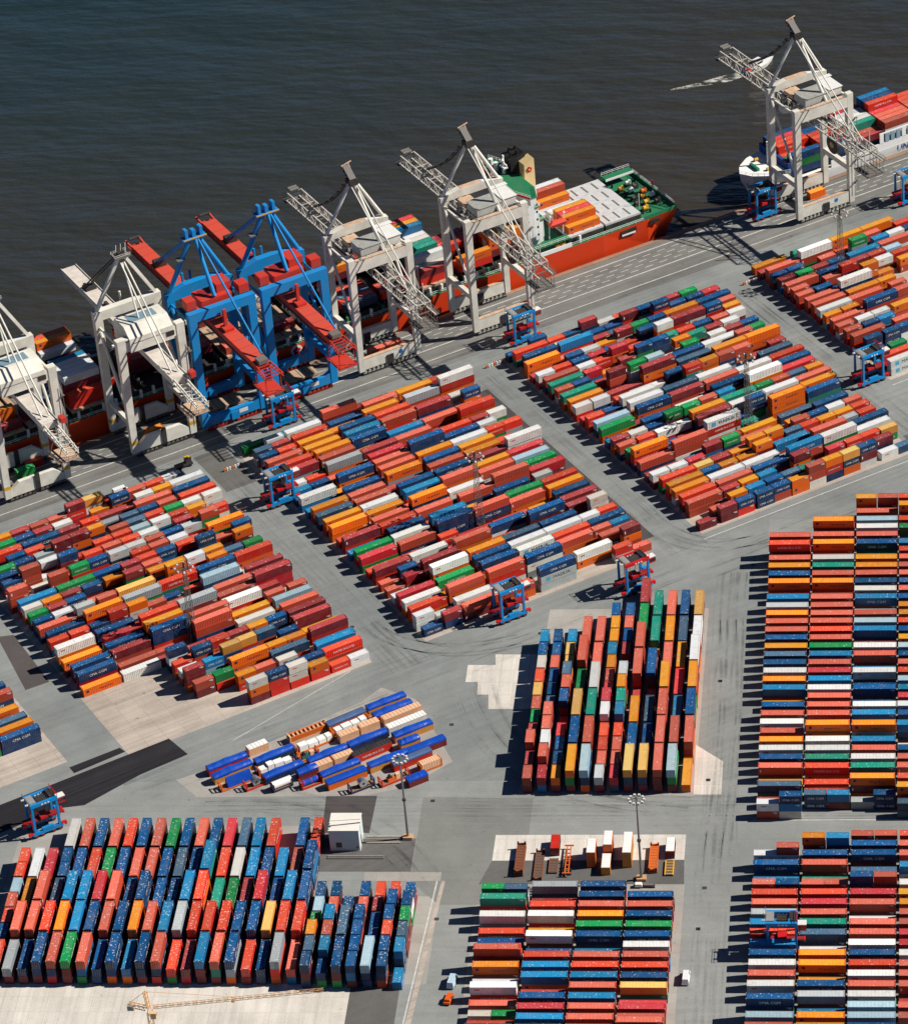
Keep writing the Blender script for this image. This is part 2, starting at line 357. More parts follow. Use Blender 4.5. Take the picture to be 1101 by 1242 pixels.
def bez(p0, p1, p2, n=14): return [tuple((Vector(p0) * (1 - k) ** 2 + Vector(p1) * 2 * k * (1 - k) + Vector(p2) * k * k)) for k in [i / n for i in range(n + 1)]]
for i in range(7):
    x = r3.uniform(-15, -5); track([(x + r3.uniform(-.6, .6), y) for y in range(-120, 130, 18)])
    y = r3.uniform(-4, 3); track([(x_, y + r3.uniform(-.5, .5)) for x_ in range(-150, 45, 16)])
    for e0, e1, ra, rb in ((43, 53, -240, -112), (-52, -42, -240, -112), (138, 148, -235, -112)):
        e = r3.uniform(e0, e1); track([tuple(qp(e + r3.uniform(-.5, .5), r)[:2]) for r in range(ra, rb, 14)])
    r = r3.uniform(-119, -98); track([tuple(qp(e, r + r3.uniform(-.6, .6))[:2]) for e in range(-140, 150, 15)])
    r = r3.uniform(-255, -246); track([tuple(qp(e, r + r3.uniform(-.5, .5))[:2]) for e in range(-140, 230, 16)])
for i in range(9):
    s = r3.uniform(-6, 6)
    track(bez((-84 + s, 60 + s), (-74, 6 + s), (-20 + s, 1 + s * .5))); track(bez((-12 + s * .4, 90), (-10, 40 + s), (-12 + s * .5, -20)))
    track(bez(tuple(qp(48 + s * .6, -140)[:2]), tuple(qp(48 + s * .6, -108)[:2]), tuple(qp(80 + s, -107 + s * .4)[:2]))); track(bez(tuple(qp(-46 + s * .6, -140)[:2]), tuple(qp(-46, -108 + s)[:2]), tuple(qp(-10 + s, -104 + s * .4)[:2])))
    track(bez((-150 + s, 4 + s), (-110, 8 + s), (-90 + s * .5, -30 + s)))
mb.obj('tyre_marks', kind='structure')
# block, heading of the long side, then one list per stack: x, y, row or column, length in feet, paint numbers from the ground up
STACKS = [
    ('Q1', 34.488, [
        [-146.8,49.8,0,20,1,4,11], [-141.5,53.5,0,20,3,3,6], [-136.3,57.0,0,20,3,11,11], [-130.6,60.9,0,20,3,4], [-125.0,64.8,0,20,3], [-119.9,68.3,0,20,11],
        [-137.3,61.1,1,40,1,6], [-127.1,68.1,1,40,0,3], [-151.3,56.3,2,20,3,4], [-146.0,59.9,2,20,1,0], [-140.2,63.9,2,20,4,11], [-129.9,71.0,2,40,11,7],
        [-163.1,52.9,3,20,1,0], [-157.8,56.6,3,20,3,9], [-142.5,67.1,3,40,0,8], [-130.2,75.6,3,40,7], [-152.7,60.1,3,20,0], [-166.1,55.6,4,20,4,1,1],
        [-154.2,63.9,4,40,4,4], [-143.9,70.9,4,20,6,4], [-138.8,74.4,4,20,0,4], [-132.7,78.6,4,40,3,1], [-161.0,59.2,4,20,10], [-168.3,58.9,5,20,0,11],
        [-161.9,63.3,5,20,13,7], [-156.8,66.9,5,20,1,6,5], [-141.7,77.2,5,20,0,6], [-135.2,81.7,5,40,4], [-151.6,70.4,5,20,6], [-170.6,62.1,6,20,4,3],
        [-165.3,65.8,6,20,4,0,6], [-153.6,73.8,6,20,3,5], [-148.4,77.4,6,20,0,8], [-138.3,84.3,6,40,1,1], [-160.2,69.3,6,20,0], [-172.8,65.4,7,20,6,11,6],
        [-161.3,73.3,7,20,4,3], [-156.2,76.8,7,20,0,1], [-151.1,80.3,7,20,10,4], [-145.9,83.9,7,20,6,6], [-140.3,87.7,7,40,1,1], [-167.7,68.9,7,20,0],
        [-196.5,53.9,8,40,4], [-186.0,61.2,8,40,11], [-168.0,73.5,8,20,1], [-154.7,82.6,8,40,2,11], [-142.6,90.9,8,40,6,0], [-175.7,68.2,8,20,1],
        [-162.9,77.0,8,20,2], [-198.4,57.4,9,40,2,6], [-187.5,64.9,9,40,0], [-166.8,79.1,9,40,6,0,0], [-156.6,86.1,9,40,6,4], [-145.2,94.0,9,40,4,13],
        [-177.3,71.9,9,20,0], [-200.5,60.7,10,40,1,6], [-189.8,68.1,10,40,0,1], [-179.0,75.5,10,40,3,6,6], [-168.1,83.0,10,40,6,0,0], [-147.9,96.9,10,20,1,0],
        [-141.9,101.0,10,20,3,0], [-157.9,90.0,10,20,0], [-203.5,63.5,11,40,1,4], [-192.0,71.3,11,40,6,6], [-181.3,78.7,11,40,6,1,4], [-160.2,93.2,11,40,3,11],
        [-150.0,100.2,11,20,6,1], [-171.1,85.7,11,40,4], [-205.8,66.6,12,40,10,4,11], [-193.5,75.1,12,40,11,2], [-183.3,82.1,12,40,0,1,3], [-172.8,89.3,12,40,6,1,12],
        [-162.4,96.4,12,40,6,0], [-152.2,103.5,12,40,2,2,1], [-196.2,78.0,13,40,6,6], [-163.7,100.4,13,40,9,0], [-153.4,107.4,13,40,2,1], [-206.8,70.7,13,40,1],
        [-186.0,85.1,13,40,3], [-175.7,92.1,13,40,0], [-209.4,73.7,14,20,6,3], [-203.8,77.6,14,20,0,3], [-198.4,81.3,14,20,2,6], [-193.3,84.8,14,20,6,1,3],
        [-188.1,88.3,14,20,6,11,4], [-183.0,91.9,14,20,4,0], [-167.8,102.3,14,40,3,8,13], [-155.7,110.6,14,40,4,1], [-177.9,95.4,14,20,0], [-210.8,77.6,15,40,4,6],
        [-200.4,84.7,15,40,3,3,4], [-189.9,91.9,15,40,1,9,12], [-173.6,103.1,15,20,3], [-168.5,106.6,15,20,8,6], [-162.8,110.5,15,20,11], [-179.6,99.0,15,20,6],
        [-213.8,80.3,16,40,8,0], [-203.5,87.3,16,20,0,1,12], [-180.9,102.8,16,40,10,3], [-170.3,110.2,16,40,6,6], [-160.0,117.2,16,40,4,3], [-198.4,90.9,16,40,1],
        [-188.1,97.9,16,20,11], [-215.8,83.6,17,20,6,6], [-210.6,87.3,17,20,6,11], [-203.7,92.0,17,20,3], [-198.6,95.5,17,20,3,0], [-193.0,99.3,17,40,9,5],
        [-179.5,108.6,17,20,3,4,4], [-168.2,116.4,17,20,2,4], [-174.4,112.1,17,20,3], [-218.0,87.0,18,20,1,9], [-212.8,90.5,18,20,6,1], [-207.6,94.1,18,20,4,6],
        [-191.8,104.9,18,20,1,9,1], [-185.2,109.5,18,40,7,4], [-174.9,116.5,18,20,3,11], [-169.8,120.0,18,20,1,4], [-164.4,123.7,18,20,8], [-158.9,127.5,18,20,9],
        [-202.5,97.6,18,40,0], [-220.2,90.2,19,20,4,11], [-214.9,93.8,19,20,0,4], [-209.7,97.4,19,20,11,1], [-204.2,101.2,19,20,1,6], [-198.2,105.3,19,20,0,4],
        [-193.0,108.9,19,20,6,7,1], [-187.5,112.7,19,20,6,0], [-172.5,123.0,19,20,10,8,6], [-162.3,130.0,19,20,1,4], [-182.4,116.2,19,20,6], [-222.2,93.6,20,40,3,7],
        [-211.6,100.9,20,40,11,9], [-201.4,107.9,20,40,3,6], [-189.5,116.1,20,20,2,3], [-184.4,119.6,20,20,7,6], [-178.8,123.4,20,20,6,3], [-168.4,130.6,20,20,0],
        [-163.3,134.1,20,20,6,6], [-173.7,126.9,20,20,3], [-225.6,96.0,21,20,0,0,0], [-214.6,103.6,21,20,3,0,0], [-208.6,107.7,21,20,4,3,9], [-203.4,111.3,21,20,11,3,6],
        [-192.0,119.1,21,20,11,3], [-186.9,122.7,21,20,0,0], [-181.7,126.2,21,20,0,11], [-171.0,133.5,21,40,9,4], [-220.5,99.6,21,20,12], [-198.2,114.9,21,20,4],
        [-176.6,129.7,21,20,0], [-220.3,104.5,22,20,11], [-199.0,119.1,22,20,6,11], [-193.9,122.6,22,20,11,11], [-188.7,126.2,22,20,10,0], [-183.6,129.7,22,20,4,6],
        [-178.5,133.2,22,20,3,11], [-173.4,136.7,22,20,4,9,0], [-226.9,99.9,22,20,11], [-215.2,108.0,22,40,3], [-204.9,115.1,22,20,11], [-228.8,103.4,23,20,3,6],
        [-223.7,107.0,23,20,0,0,0], [-213.2,114.1,23,20,4,1,6], [-206.7,118.6,23,20,3,3], [-201.4,122.3,23,20,1,0], [-196.2,125.8,23,20,2,3], [-191.1,129.3,23,20,1,11],
        [-181.4,136.0,23,20,6,1], [-171.6,142.8,23,20,11,3], [-218.5,110.5,23,20,11], [-230.9,106.8,24,20,1,6], [-219.6,114.5,24,20,3,11], [-209.7,121.4,24,20,3],
        [-204.5,124.9,24,20,8,3], [-199.4,128.4,24,20,3,3], [-194.2,131.9,24,20,1,13], [-188.5,135.9,24,20,7,11], [-183.4,139.4,24,20,1,3], [-178.3,142.9,24,20,4,4],
        [-225.8,110.3,24,20,0], [-232.2,110.6,25,20,4,9], [-227.1,114.1,25,20,6,6], [-221.7,117.9,25,20,0,12], [-216.6,121.4,25,20,4,1,1], [-211.4,124.9,25,20,6,4,1],
        [-206.1,128.6,25,20,6], [-200.9,132.1,25,20,3,0], [-195.8,135.7,25,20,1,8], [-190.7,139.2,25,20,10,3], [-185.5,142.7,25,20,4,9], [-180.4,146.2,25,20,6,11],
        [-174.7,150.2,25,20,11,11], [-230.1,116.9,26,20,4,6], [-225.0,120.4,26,20,3,3], [-208.4,131.8,26,20,6,4], [-198.6,138.5,26,20,4,8], [-193.2,142.2,26,20,11,6],
        [-188.0,145.8,26,20,4,0], [-182.0,149.9,26,40,3,3], [-235.8,112.9,26,20,3], [-219.9,123.9,26,40,9], [-236.9,117.0,27,40,1,3], [-226.6,124.0,27,40,0,6],
        [-216.4,131.1,27,20,1,1], [-204.6,139.2,27,20,12], [-195.1,145.7,27,40,1,0], [-184.4,153.1,27,40,1,6], [-211.3,134.6,27,20,1], [-234.3,123.6,28,20,1,9],
        [-229.2,127.1,28,20,0,6], [-224.0,130.7,28,20,6,1], [-218.7,134.2,28,20,6,11], [-211.2,139.4,28,20,3], [-206.1,142.9,28,40,1], [-195.8,150.0,28,20,1,11],
        [-190.7,153.5,28,20,3,4], [-240.3,119.4,28,20,11], [-236.4,126.9,29,20,0,4], [-231.2,130.4,29,20,1,1], [-226.0,134.0,29,20,4,0], [-220.9,137.5,29,20,6,0],
        [-215.8,141.1,29,20,2,3,1], [-209.4,145.4,29,20,4], [-203.6,149.4,29,20,4,6], [-198.5,152.9,29,20,6,0], [-193.4,156.4,29,20,3,3], [-187.7,160.4,29,40,11],
        [-242.5,122.7,29,20,3], [-211.9,148.5,30,20,11,5], [-190.4,163.3,30,20,11], [-244.7,125.9,30,40,1], [-234.4,133.0,30,40,11], [-224.1,140.1,30,40,6],
        [-206.7,152.0,30,40,2], [-196.4,159.1,30,20,11],
    ]),
    ('Q2', 34.488, [
        [-99.7,82.3,0,20,6], [-94.0,86.2,0,20,6,1], [-88.6,89.9,0,40,1,0], [-67.1,104.7,0,40,14,14,6], [-45.9,119.2,0,20,11,3], [-40.5,123.0,0,20,0],
        [-78.8,96.7,0,40,4,0], [-102.3,85.3,1,20,11,11], [-96.5,89.3,1,20,11], [-91.1,93.0,1,40,7,11], [-57.0,116.4,1,40,4,11], [-43.7,125.6,1,20,0,4,1],
        [-104.1,88.9,2,40,4,3], [-93.4,96.2,2,40,8,4,0], [-82.2,103.9,2,40,11,3,0], [-71.6,111.2,2,40,12,11,6], [-50.3,125.9,2,40,6,0], [-106.2,92.2,3,40,4,11],
        [-62.9,122.0,3,40,4,0], [-52.7,129.0,3,20,0,0], [-47.5,132.6,3,20,4,7], [-96.0,99.3,3,40,4], [-85.7,106.3,3,40,4], [-75.4,113.4,3,40,4],
        [-108.3,95.6,4,40,2,2], [-97.5,103.0,4,40,4,9], [-85.0,111.6,4,40,0,6], [-74.5,118.8,4,40,14,14], [-64.3,125.8,4,40,1,3], [-54.1,132.9,4,40,0,6],
        [-110.4,98.9,5,20,11], [-99.2,106.6,5,40,4,4,11], [-87.5,114.7,5,40,1,6], [-77.3,121.7,5,40,1,11], [-67.0,128.8,5,40,3,11], [-56.8,135.8,5,20,2,11],
        [-51.7,139.3,5,20,0,3], [-105.3,102.5,5,20,1], [-112.8,102.1,6,20,0], [-107.4,105.8,6,20,0,2], [-102.3,109.3,6,40,6,0,1], [-89.5,118.1,6,40,1,4],
        [-79.3,125.1,6,40,6,8], [-68.7,132.4,6,40,0,6], [-54.6,142.1,6,20,11,11,11], [-114.9,105.5,7,20,0], [-109.5,109.2,7,20,2,6], [-102.5,114.0,7,20,12],
        [-93.7,120.1,7,40,0,4,0], [-72.5,134.6,7,40,0,1,6], [-61.5,142.1,7,40,1,1], [-83.4,127.1,7,40,3], [-116.9,108.9,8,40,3,1], [-106.4,116.1,8,40,1,11],
        [-84.1,131.5,8,40,11,6], [-63.3,145.7,8,40,2,1], [-96.1,123.2,8,40,2], [-73.8,138.5,8,20,4], [-98.9,126.1,9,20,1,3], [-65.9,148.7,9,40,1,6],
        [-119.4,112.0,9,40,3], [-109.1,119.1,9,20,3], [-93.7,129.6,9,40,2], [-83.4,136.7,9,40,3], [-73.1,143.8,9,20,4], [-121.7,115.2,10,40,9,2],
        [-110.9,122.6,10,40,6,0], [-99.9,130.2,10,40,6,6,6], [-89.6,137.2,10,40,1,6,0], [-79.3,144.4,10,40,4,0], [-68.2,152.0,10,40,4,4], [-123.6,118.7,11,40,3,9],
        [-113.0,126.0,11,40,0,11], [-102.2,133.4,11,40,0,1,7], [-80.3,148.5,11,40,7,9], [-70.1,155.5,11,40,3,3], [-92.0,140.4,11,40,4], [-114.7,129.6,12,40,11,6],
        [-84.2,150.6,12,40,1,6], [-72.9,158.4,12,20,6,12], [-126.1,121.8,12,40,7], [-104.5,136.7,12,40,3], [-94.2,143.7,12,20,4], [-128.1,125.3,13,40,3,1],
        [-117.7,132.4,13,40,0,3], [-107.1,139.7,13,40,1,0], [-95.0,148.0,13,40,6,0], [-84.8,155.0,13,40,3,0,0], [-74.5,162.0,13,40,1,2], [-130.2,128.6,14,20,3],
        [-120.2,135.4,14,40,6,0], [-109.2,143.0,14,40,0,6,4], [-98.4,150.4,14,40,7,11], [-77.1,165.1,14,40,6,9], [-88.2,157.4,14,40,11], [-132.7,131.7,15,40,4,4],
        [-122.3,138.8,15,40,11,4], [-100.6,153.7,15,40,0,4,0], [-90.1,161.0,15,40,11,0], [-79.8,168.0,15,40,3,13], [-112.0,145.9,15,40,3], [-134.9,135.0,16,40,3,4],
        [-124.2,142.3,16,40,1,11], [-111.9,150.8,16,40,3,7], [-91.9,164.5,16,40,8,4], [-81.6,171.6,16,40,1,2], [-101.7,157.8,16,20,6], [-137.5,138.0,17,40,6,8],
        [-126.7,145.4,17,40,6,0], [-114.3,154.0,17,40,8,6], [-103.6,161.3,17,40,6,6], [-92.9,168.7,17,40,3,1], [-82.6,175.7,17,40,2,11,11], [-139.4,141.5,18,40,2,4],
        [-128.7,148.8,18,40,3,0], [-105.9,164.5,18,40,12,0], [-95.3,171.8,18,40,8,4], [-118.5,155.9,18,40,1], [-130.8,152.2,19,40,1,6], [-118.8,160.5,19,40,12,4],
        [-107.6,168.2,19,40,1,6], [-97.3,175.2,19,40,10,4], [-86.7,182.5,19,20,3], [-141.8,144.6,19,40,7], [-144.0,147.9,20,40,7,11], [-121.1,163.7,20,40,12,0],
        [-110.2,171.2,20,40,1,4], [-100.0,178.2,20,40,1,11], [-89.7,185.2,20,20,9,3], [-84.6,188.7,20,20,12,3], [-133.8,155.0,20,40,4], [-133.8,159.8,21,40,4,6],
        [-123.1,167.1,21,40,6,0], [-112.9,174.1,21,40,3,8,6], [-102.6,181.2,21,40,9,6], [-92.4,188.2,21,20,0,11], [-146.3,151.2,21,40,6], [-147.5,155.2,22,20,7],
        [-142.1,158.8,22,20,6], [-125.1,170.5,22,40,3,2], [-105.3,184.1,22,40,4,3], [-95.1,191.2,22,20,3,1], [-90.0,194.7,22,20,9,11], [-137.0,162.4,22,40,0],
        [-114.9,177.5,22,20,8], [-149.4,158.7,23,20,11], [-144.0,162.3,23,20,3], [-138.0,166.5,23,40,4,12], [-127.8,173.5,23,40,11,1], [-117.5,180.5,23,40,2,0],
        [-98.9,193.3,23,40,3,4,3], [-107.3,187.6,23,20,1], [-151.3,162.1,24,40,12,1], [-140.4,169.6,24,40,9,0], [-120.5,183.3,24,40,3,7], [-110.2,190.4,24,40,3,0],
        [-130.1,176.7,24,20,4], [-153.6,165.4,25,40,1,3], [-142.3,173.2,25,40,0,4], [-131.8,180.3,25,40,6,6], [-100.6,201.8,25,20,0], [-121.6,187.4,25,40,3],
        [-111.3,194.4,25,40,0], [-156.9,167.9,26,40,1,0], [-145.9,175.5,26,40,4,4], [-134.0,183.6,26,40,1,7], [-123.5,190.8,26,40,3,0], [-113.0,198.0,26,40,6,1],
        [-99.4,207.4,26,20,4,6], [-159.5,171.0,27,20,1,6], [-154.3,174.5,27,20,4,3], [-148.4,178.5,27,40,2,4], [-136.2,186.9,27,40,2,6], [-125.8,194.1,27,40,0,3],
        [-103.8,209.2,27,20,11], [-115.6,201.1,27,40,3], [-161.7,174.2,28,20,11,8], [-156.6,177.7,28,20,3,1], [-150.6,181.8,28,40,12,3], [-129.8,196.2,28,40,11,4],
        [-117.5,204.6,28,40,0,12], [-107.2,211.6,28,40,4,3,11], [-140.4,188.8,28,40,4], [-159.1,180.8,29,20,11,11], [-153.2,184.9,29,40,1,11], [-140.7,193.5,29,40,6],
        [-130.4,200.5,29,40,4,0], [-120.2,207.5,29,40,8,4], [-143.2,196.5,30,40,1,0], [-111.9,218.0,30,20,3], [-166.5,180.5,30,40,9], [-156.2,187.6,30,40,7],
        [-133.0,203.6,30,40,1], [-122.7,210.6,30,40,4],
    ]),
    ('Q3', 34.488, [
        [-21.5,135.8,0,20,1], [-15.3,140.0,0,20,1,1], [-10.2,143.5,0,20,3,6], [-4.5,147.5,0,20,6,6], [0.6,151.0,0,20,0,6], [5.8,154.5,0,20,4,4],
        [10.9,158.0,0,20,11,0,0], [16.0,161.5,0,20,6,3,4], [21.2,165.1,0,20,4,8,5], [26.3,168.6,0,20,11,1,6], [32.8,173.1,0,20,11], [37.9,176.6,0,20,8],
        [-17.8,143.1,1,20,0], [-12.4,146.8,1,20,4,4], [-7.1,150.4,1,20,8,7], [-1.6,154.2,1,20,2,6], [3.5,157.7,1,20,3,8], [8.6,161.2,1,20,0,10],
        [31.1,176.6,1,20,6,1], [-25.0,142.8,2,40,0,0], [-14.7,149.9,2,20,12,1], [-9.3,153.7,2,20,9,4], [-3.9,157.3,2,20,4,7], [6.2,164.3,2,20,4,4,1],
        [16.7,171.5,2,20,4,2], [22.2,175.3,2,20,7,3], [27.3,178.8,2,20,0,3], [32.5,182.3,2,20,9,5], [-27.1,146.2,3,40,1,3], [-16.3,153.6,3,40,1,0],
        [-5.7,160.9,3,40,1,6], [4.8,168.1,3,40,1,0,7], [15.1,175.1,3,40,6,9,11], [25.4,182.2,3,40,4,11], [-29.4,149.4,4,40,11,4], [-18.8,156.6,4,40,1,11],
        [-8.5,163.7,4,40,2,11], [12.1,177.8,4,40,2,10,0], [24.8,186.6,4,40,4,6], [1.8,170.7,4,20,12], [-31.4,152.7,5,40,3,4], [-21.1,159.8,5,20,1,6],
        [-16.0,163.3,5,20,6,4], [-10.6,167.0,5,20,6,4], [-5.5,170.5,5,20,1,1,4], [0.4,174.6,5,40,0,7], [20.5,188.4,5,20,0,12], [25.9,192.1,5,20,12,3],
        [10.7,181.6,5,20,11], [-33.7,155.9,6,40,9,3], [-23.5,162.9,6,20,11,5], [-18.3,166.5,6,20,0,1], [-12.9,170.2,6,20,6,4], [-7.7,173.7,6,20,1,7,4],
        [-2.5,177.3,6,20,4,3,4], [3.4,181.4,6,20,1,8], [8.6,184.9,6,20,10,3], [13.7,188.4,6,20,1,4], [18.8,191.9,6,20,0,4], [23.9,195.5,6,20,3,3],
        [-36.6,158.6,7,20,1,11], [-31.2,162.3,7,20,7,11], [-25.9,166.0,7,20,6,2], [5.7,187.7,7,20,3,0], [10.8,191.2,7,20,3,6], [16.2,194.9,7,20,6,11],
        [21.5,198.5,7,20,4,0], [-20.7,169.5,7,40,1], [-10.4,176.6,7,40,3], [-0.1,183.7,7,20,6], [-26.7,170.2,8,20,7], [-21.3,173.9,8,20,7,1],
        [-15.7,177.7,8,20,6,9], [3.6,191.0,8,20,4], [12.2,196.9,8,40,7,6], [-38.5,162.1,8,40,1], [-10.6,181.2,8,40,0], [-40.9,165.1,9,40,6,0],
        [-30.7,172.2,9,40,11,0,0], [1.2,194.1,9,40,8], [-20.5,179.2,9,40,3], [-10.1,186.3,9,40,4], [-42.9,168.5,10,40,6,3,4], [-20.9,183.6,10,40,14,3,14],
        [-1.4,197.0,10,40,4,4,4], [9.6,204.6,10,40,10,6], [-32.7,175.5,10,40,6], [-10.7,190.7,10,20,10], [-44.9,171.9,11,20,1,9], [-23.9,186.3,11,40,6,6,1],
        [-8.5,196.9,11,20,9,6,6], [-1.9,201.4,11,40,0,2], [8.3,208.5,11,40,4,4], [-39.8,175.4,11,40,6], [-29.5,182.5,11,20,1], [-13.7,193.3,11,20,6],
        [-47.8,174.7,12,20,8,0], [-42.1,178.6,12,20,1,3], [-36.5,182.4,12,40,2,11], [-26.0,189.6,12,40,8,0,4], [-13.9,197.9,12,40,12,11], [-3.7,205.0,12,40,1,11],
        [6.6,212.0,12,40,1,0], [-49.8,178.0,13,20,4,1], [-44.6,181.6,13,20,2,11], [-39.2,185.3,13,20,9,6], [-34.1,188.8,13,20,1,1,9], [-28.6,192.5,13,20,0,6,9],
        [-16.5,200.9,13,40,3,10], [-6.2,207.9,13,20,11,9], [-1.1,211.5,13,20,6,0], [4.0,215.0,13,20,6,8], [9.2,218.5,13,20,6,4], [-23.5,196.1,13,20,1],
        [-51.9,181.3,14,20,7], [-41.0,188.8,14,40,8,6], [-23.7,200.7,14,20,0,0], [-18.2,204.5,14,20,6,7], [-8.8,210.9,14,40,0,4,11], [1.4,217.9,14,40,1,2],
        [-46.7,184.9,14,20,4], [-30.8,195.8,14,20,8], [-54.0,184.6,15,40,4,9], [-30.9,200.5,15,40,11], [-20.1,207.9,15,40,4,6], [-0.1,221.6,15,40,0,6],
        [-43.8,191.6,15,40,1], [-9.8,215.0,15,20,3], [-55.9,188.1,16,40,8,13], [-43.4,196.6,16,40,4,6], [-33.2,203.7,16,40,0,1], [-22.6,210.9,16,40,6,0],
        [-12.4,217.9,16,40,4,11], [-2.2,225.0,16,40,6,3], [-58.7,190.9,17,20,0,3], [-46.0,199.6,17,40,4,11], [-35.2,207.0,17,40,3,8], [-25.0,214.1,17,40,2,11],
        [-6.1,227.0,17,40,6,8], [-53.6,194.4,17,20,0], [-14.7,221.1,17,20,7], [-53.9,198.9,18,20,6], [-48.5,202.6,18,40,11,11], [-29.2,215.8,18,20,3,10,3],
        [-24.0,219.4,18,20,6,4,4], [-18.9,222.9,18,20,12,6,0], [-13.8,226.5,18,20,6,4,0], [-3.2,233.7,18,20,1,1], [-60.6,194.3,18,20,2], [-38.2,209.7,18,20,6],
        [-8.7,230.0,18,20,1], [-63.0,197.4,19,20,3,11], [-57.7,201.0,19,20,6,11], [-50.8,205.8,19,20,3], [-35.2,216.5,19,20,1,6], [-20.5,226.6,19,40,1,4,4],
        [-10.2,233.6,19,40,1,4,4], [-45.7,209.3,19,40,11], [-30.0,220.1,19,20,6], [-64.9,200.8,20,40,4,4], [-53.0,209.0,20,40,1], [-42.7,216.1,20,40,3,4,1],
        [-31.8,223.6,20,40,0,8], [-13.5,236.2,20,20,1,11,0], [-21.6,230.6,20,20,4], [-67.2,204.0,21,40,4,10], [-53.2,213.6,21,20,1,0,1], [-46.8,218.0,21,20,11,11,9],
        [-41.5,221.7,21,20,8,3,13], [-34.3,226.6,21,40,1,6], [-23.9,233.7,21,40,8,11], [-10.1,243.2,21,20,1,9], [-69.4,207.2,22,20,11,0], [-64.1,210.9,22,20,11,6],
        [-57.3,215.5,22,20,1], [-52.2,219.1,22,20,11], [-36.0,230.2,22,20,11], [-30.8,233.7,22,20,3,9], [-22.4,239.5,22,20,1,11], [-17.3,243.0,22,20,3,1],
        [-12.2,246.5,22,20,1,6], [-47.1,222.6,22,40,9], [-71.7,210.4,23,40,1,10], [-61.1,217.7,23,20,7,2], [-50.4,225.0,23,20,0,1], [-45.3,228.5,23,20,4,9,6],
        [-40.2,232.1,23,20,1,6,6], [-33.8,236.4,23,20,11,4], [-28.7,240.0,23,20,1,10], [-23.5,243.5,23,20,1,1], [-18.4,247.0,23,20,9,11], [-56.0,221.2,23,20,4],
        [-73.7,213.7,24,40,6,0], [-63.5,220.8,24,20,4,11], [-58.4,224.3,24,20,3,3], [-53.3,227.8,24,20,1,4,2], [-37.7,238.5,24,20,3,10], [-32.6,242.0,24,20,3,3],
        [-27.3,245.6,24,20,0,6], [-21.9,249.3,24,20,9,0], [-16.8,252.9,24,20,1,11], [-48.1,231.3,24,20,4], [-76.3,216.7,25,20,0,11], [-71.0,220.4,25,20,3,3],
        [-65.5,224.1,25,20,6,6], [-60.4,227.6,25,20,4,2], [-48.2,236.1,25,20,3], [-39.6,241.9,25,20,9,4,11], [-34.5,245.5,25,20,0,3,1], [-29.4,249.0,25,20,4,11,1],
        [-24.1,252.6,25,20,3,3,6], [-18.4,256.5,25,20,6,4], [-55.3,231.2,25,20,3], [-67.7,227.4,26,20,1,6], [-62.5,230.9,26,20,8,11], [-55.9,235.5,26,20,6],
        [-45.3,242.8,26,20,6,6], [-20.1,260.1,26,20,1,0], [-78.3,220.1,26,40,2], [-50.8,239.0,26,20,3], [-40.2,246.3,26,40,6], [-29.9,253.4,26,20,0],
        [-80.4,223.4,27,40,4,4], [-58.2,238.7,27,20,4], [-52.9,242.3,27,20,11,1], [-47.6,245.9,27,20,0,9], [-42.5,249.5,27,20,3,6], [-37.3,253.0,27,40,3,4],
        [-27.1,260.0,27,40,0,6], [-70.2,230.4,27,40,0], [-81.2,227.6,28,40,1,6], [-70.6,234.9,28,40,3,7], [-60.0,242.2,28,20,1], [-41.4,254.9,28,20,7,3,6],
        [-36.2,258.5,28,20,1,6], [-30.7,262.3,28,20,10,6], [-25.5,265.8,28,20,4,2], [-54.9,245.7,28,40,8], [-84.5,230.1,29,40,10,3], [-61.8,245.6,29,20,6],
        [-56.7,249.2,29,20,6], [-51.6,252.7,29,20,3,1], [-46.4,256.2,29,20,11,6], [-38.3,261.8,29,20,4,1], [-32.9,265.5,29,20,1,9], [-26.2,270.1,29,20,0],
        [-74.2,237.1,29,40,11], [-80.2,237.7,30,20,6,6], [-74.9,241.4,30,20,3], [-69.8,244.9,30,20,6], [-64.6,248.4,30,20,6,1], [-59.3,252.1,30,20,11],
        [-54.2,255.6,30,20,3], [-87.2,233.0,30,20,6],
    ]),
    ('Q4', 34.488, [
        [35.4,221.8,0,40,14,14], [33.3,225.1,1,40,6,3], [35.4,231.2,2,20,6,9], [29.0,231.6,3,20,6], [27.7,235.4,4,20,6,6], [33.4,239.3,4,20,6,6],
        [38.5,242.8,4,40,11,6], [23.5,237.3,5,40,3,0], [36.5,246.2,5,40,0,0], [21.3,240.5,6,20,3,0], [26.7,244.2,6,20,0,6], [31.8,247.7,6,20,12,7],
        [18.7,243.5,7,20,11,0], [24.7,247.5,7,20,1,11], [29.9,251.1,7,20,4,11], [36.1,255.4,7,40,0,4], [16.7,246.8,8,40,3,0], [27.5,254.2,8,40,2,0,6],
        [14.5,250.0,9,20,12,4], [20.2,253.9,9,20,3,4], [37.2,265.6,9,40,0,0], [25.3,257.4,9,40,0], [12.4,253.3,10,40,2,14], [22.6,260.3,10,40,1,0],
        [35.1,268.9,10,20,0,0], [10.5,256.8,11,40,3,0], [21.5,264.3,11,40,1,4], [31.7,271.3,11,20,4,4], [8.4,260.0,12,40,0,0], [19.0,267.3,12,40,3,6,11],
        [5.4,262.7,13,20,3,0], [11.2,266.7,13,20,2,6], [26.0,276.8,13,20,1,4,4], [38.0,285.1,13,20,0,4], [16.3,270.2,13,20,6], [31.1,280.3,13,20,4],
        [3.6,266.2,14,20,1,0], [13.9,273.3,14,20,1,0], [19.1,276.8,14,20,3,1,3], [30.6,284.8,14,20,0,11], [36.1,288.5,14,40,1,3], [8.7,269.7,14,20,6],
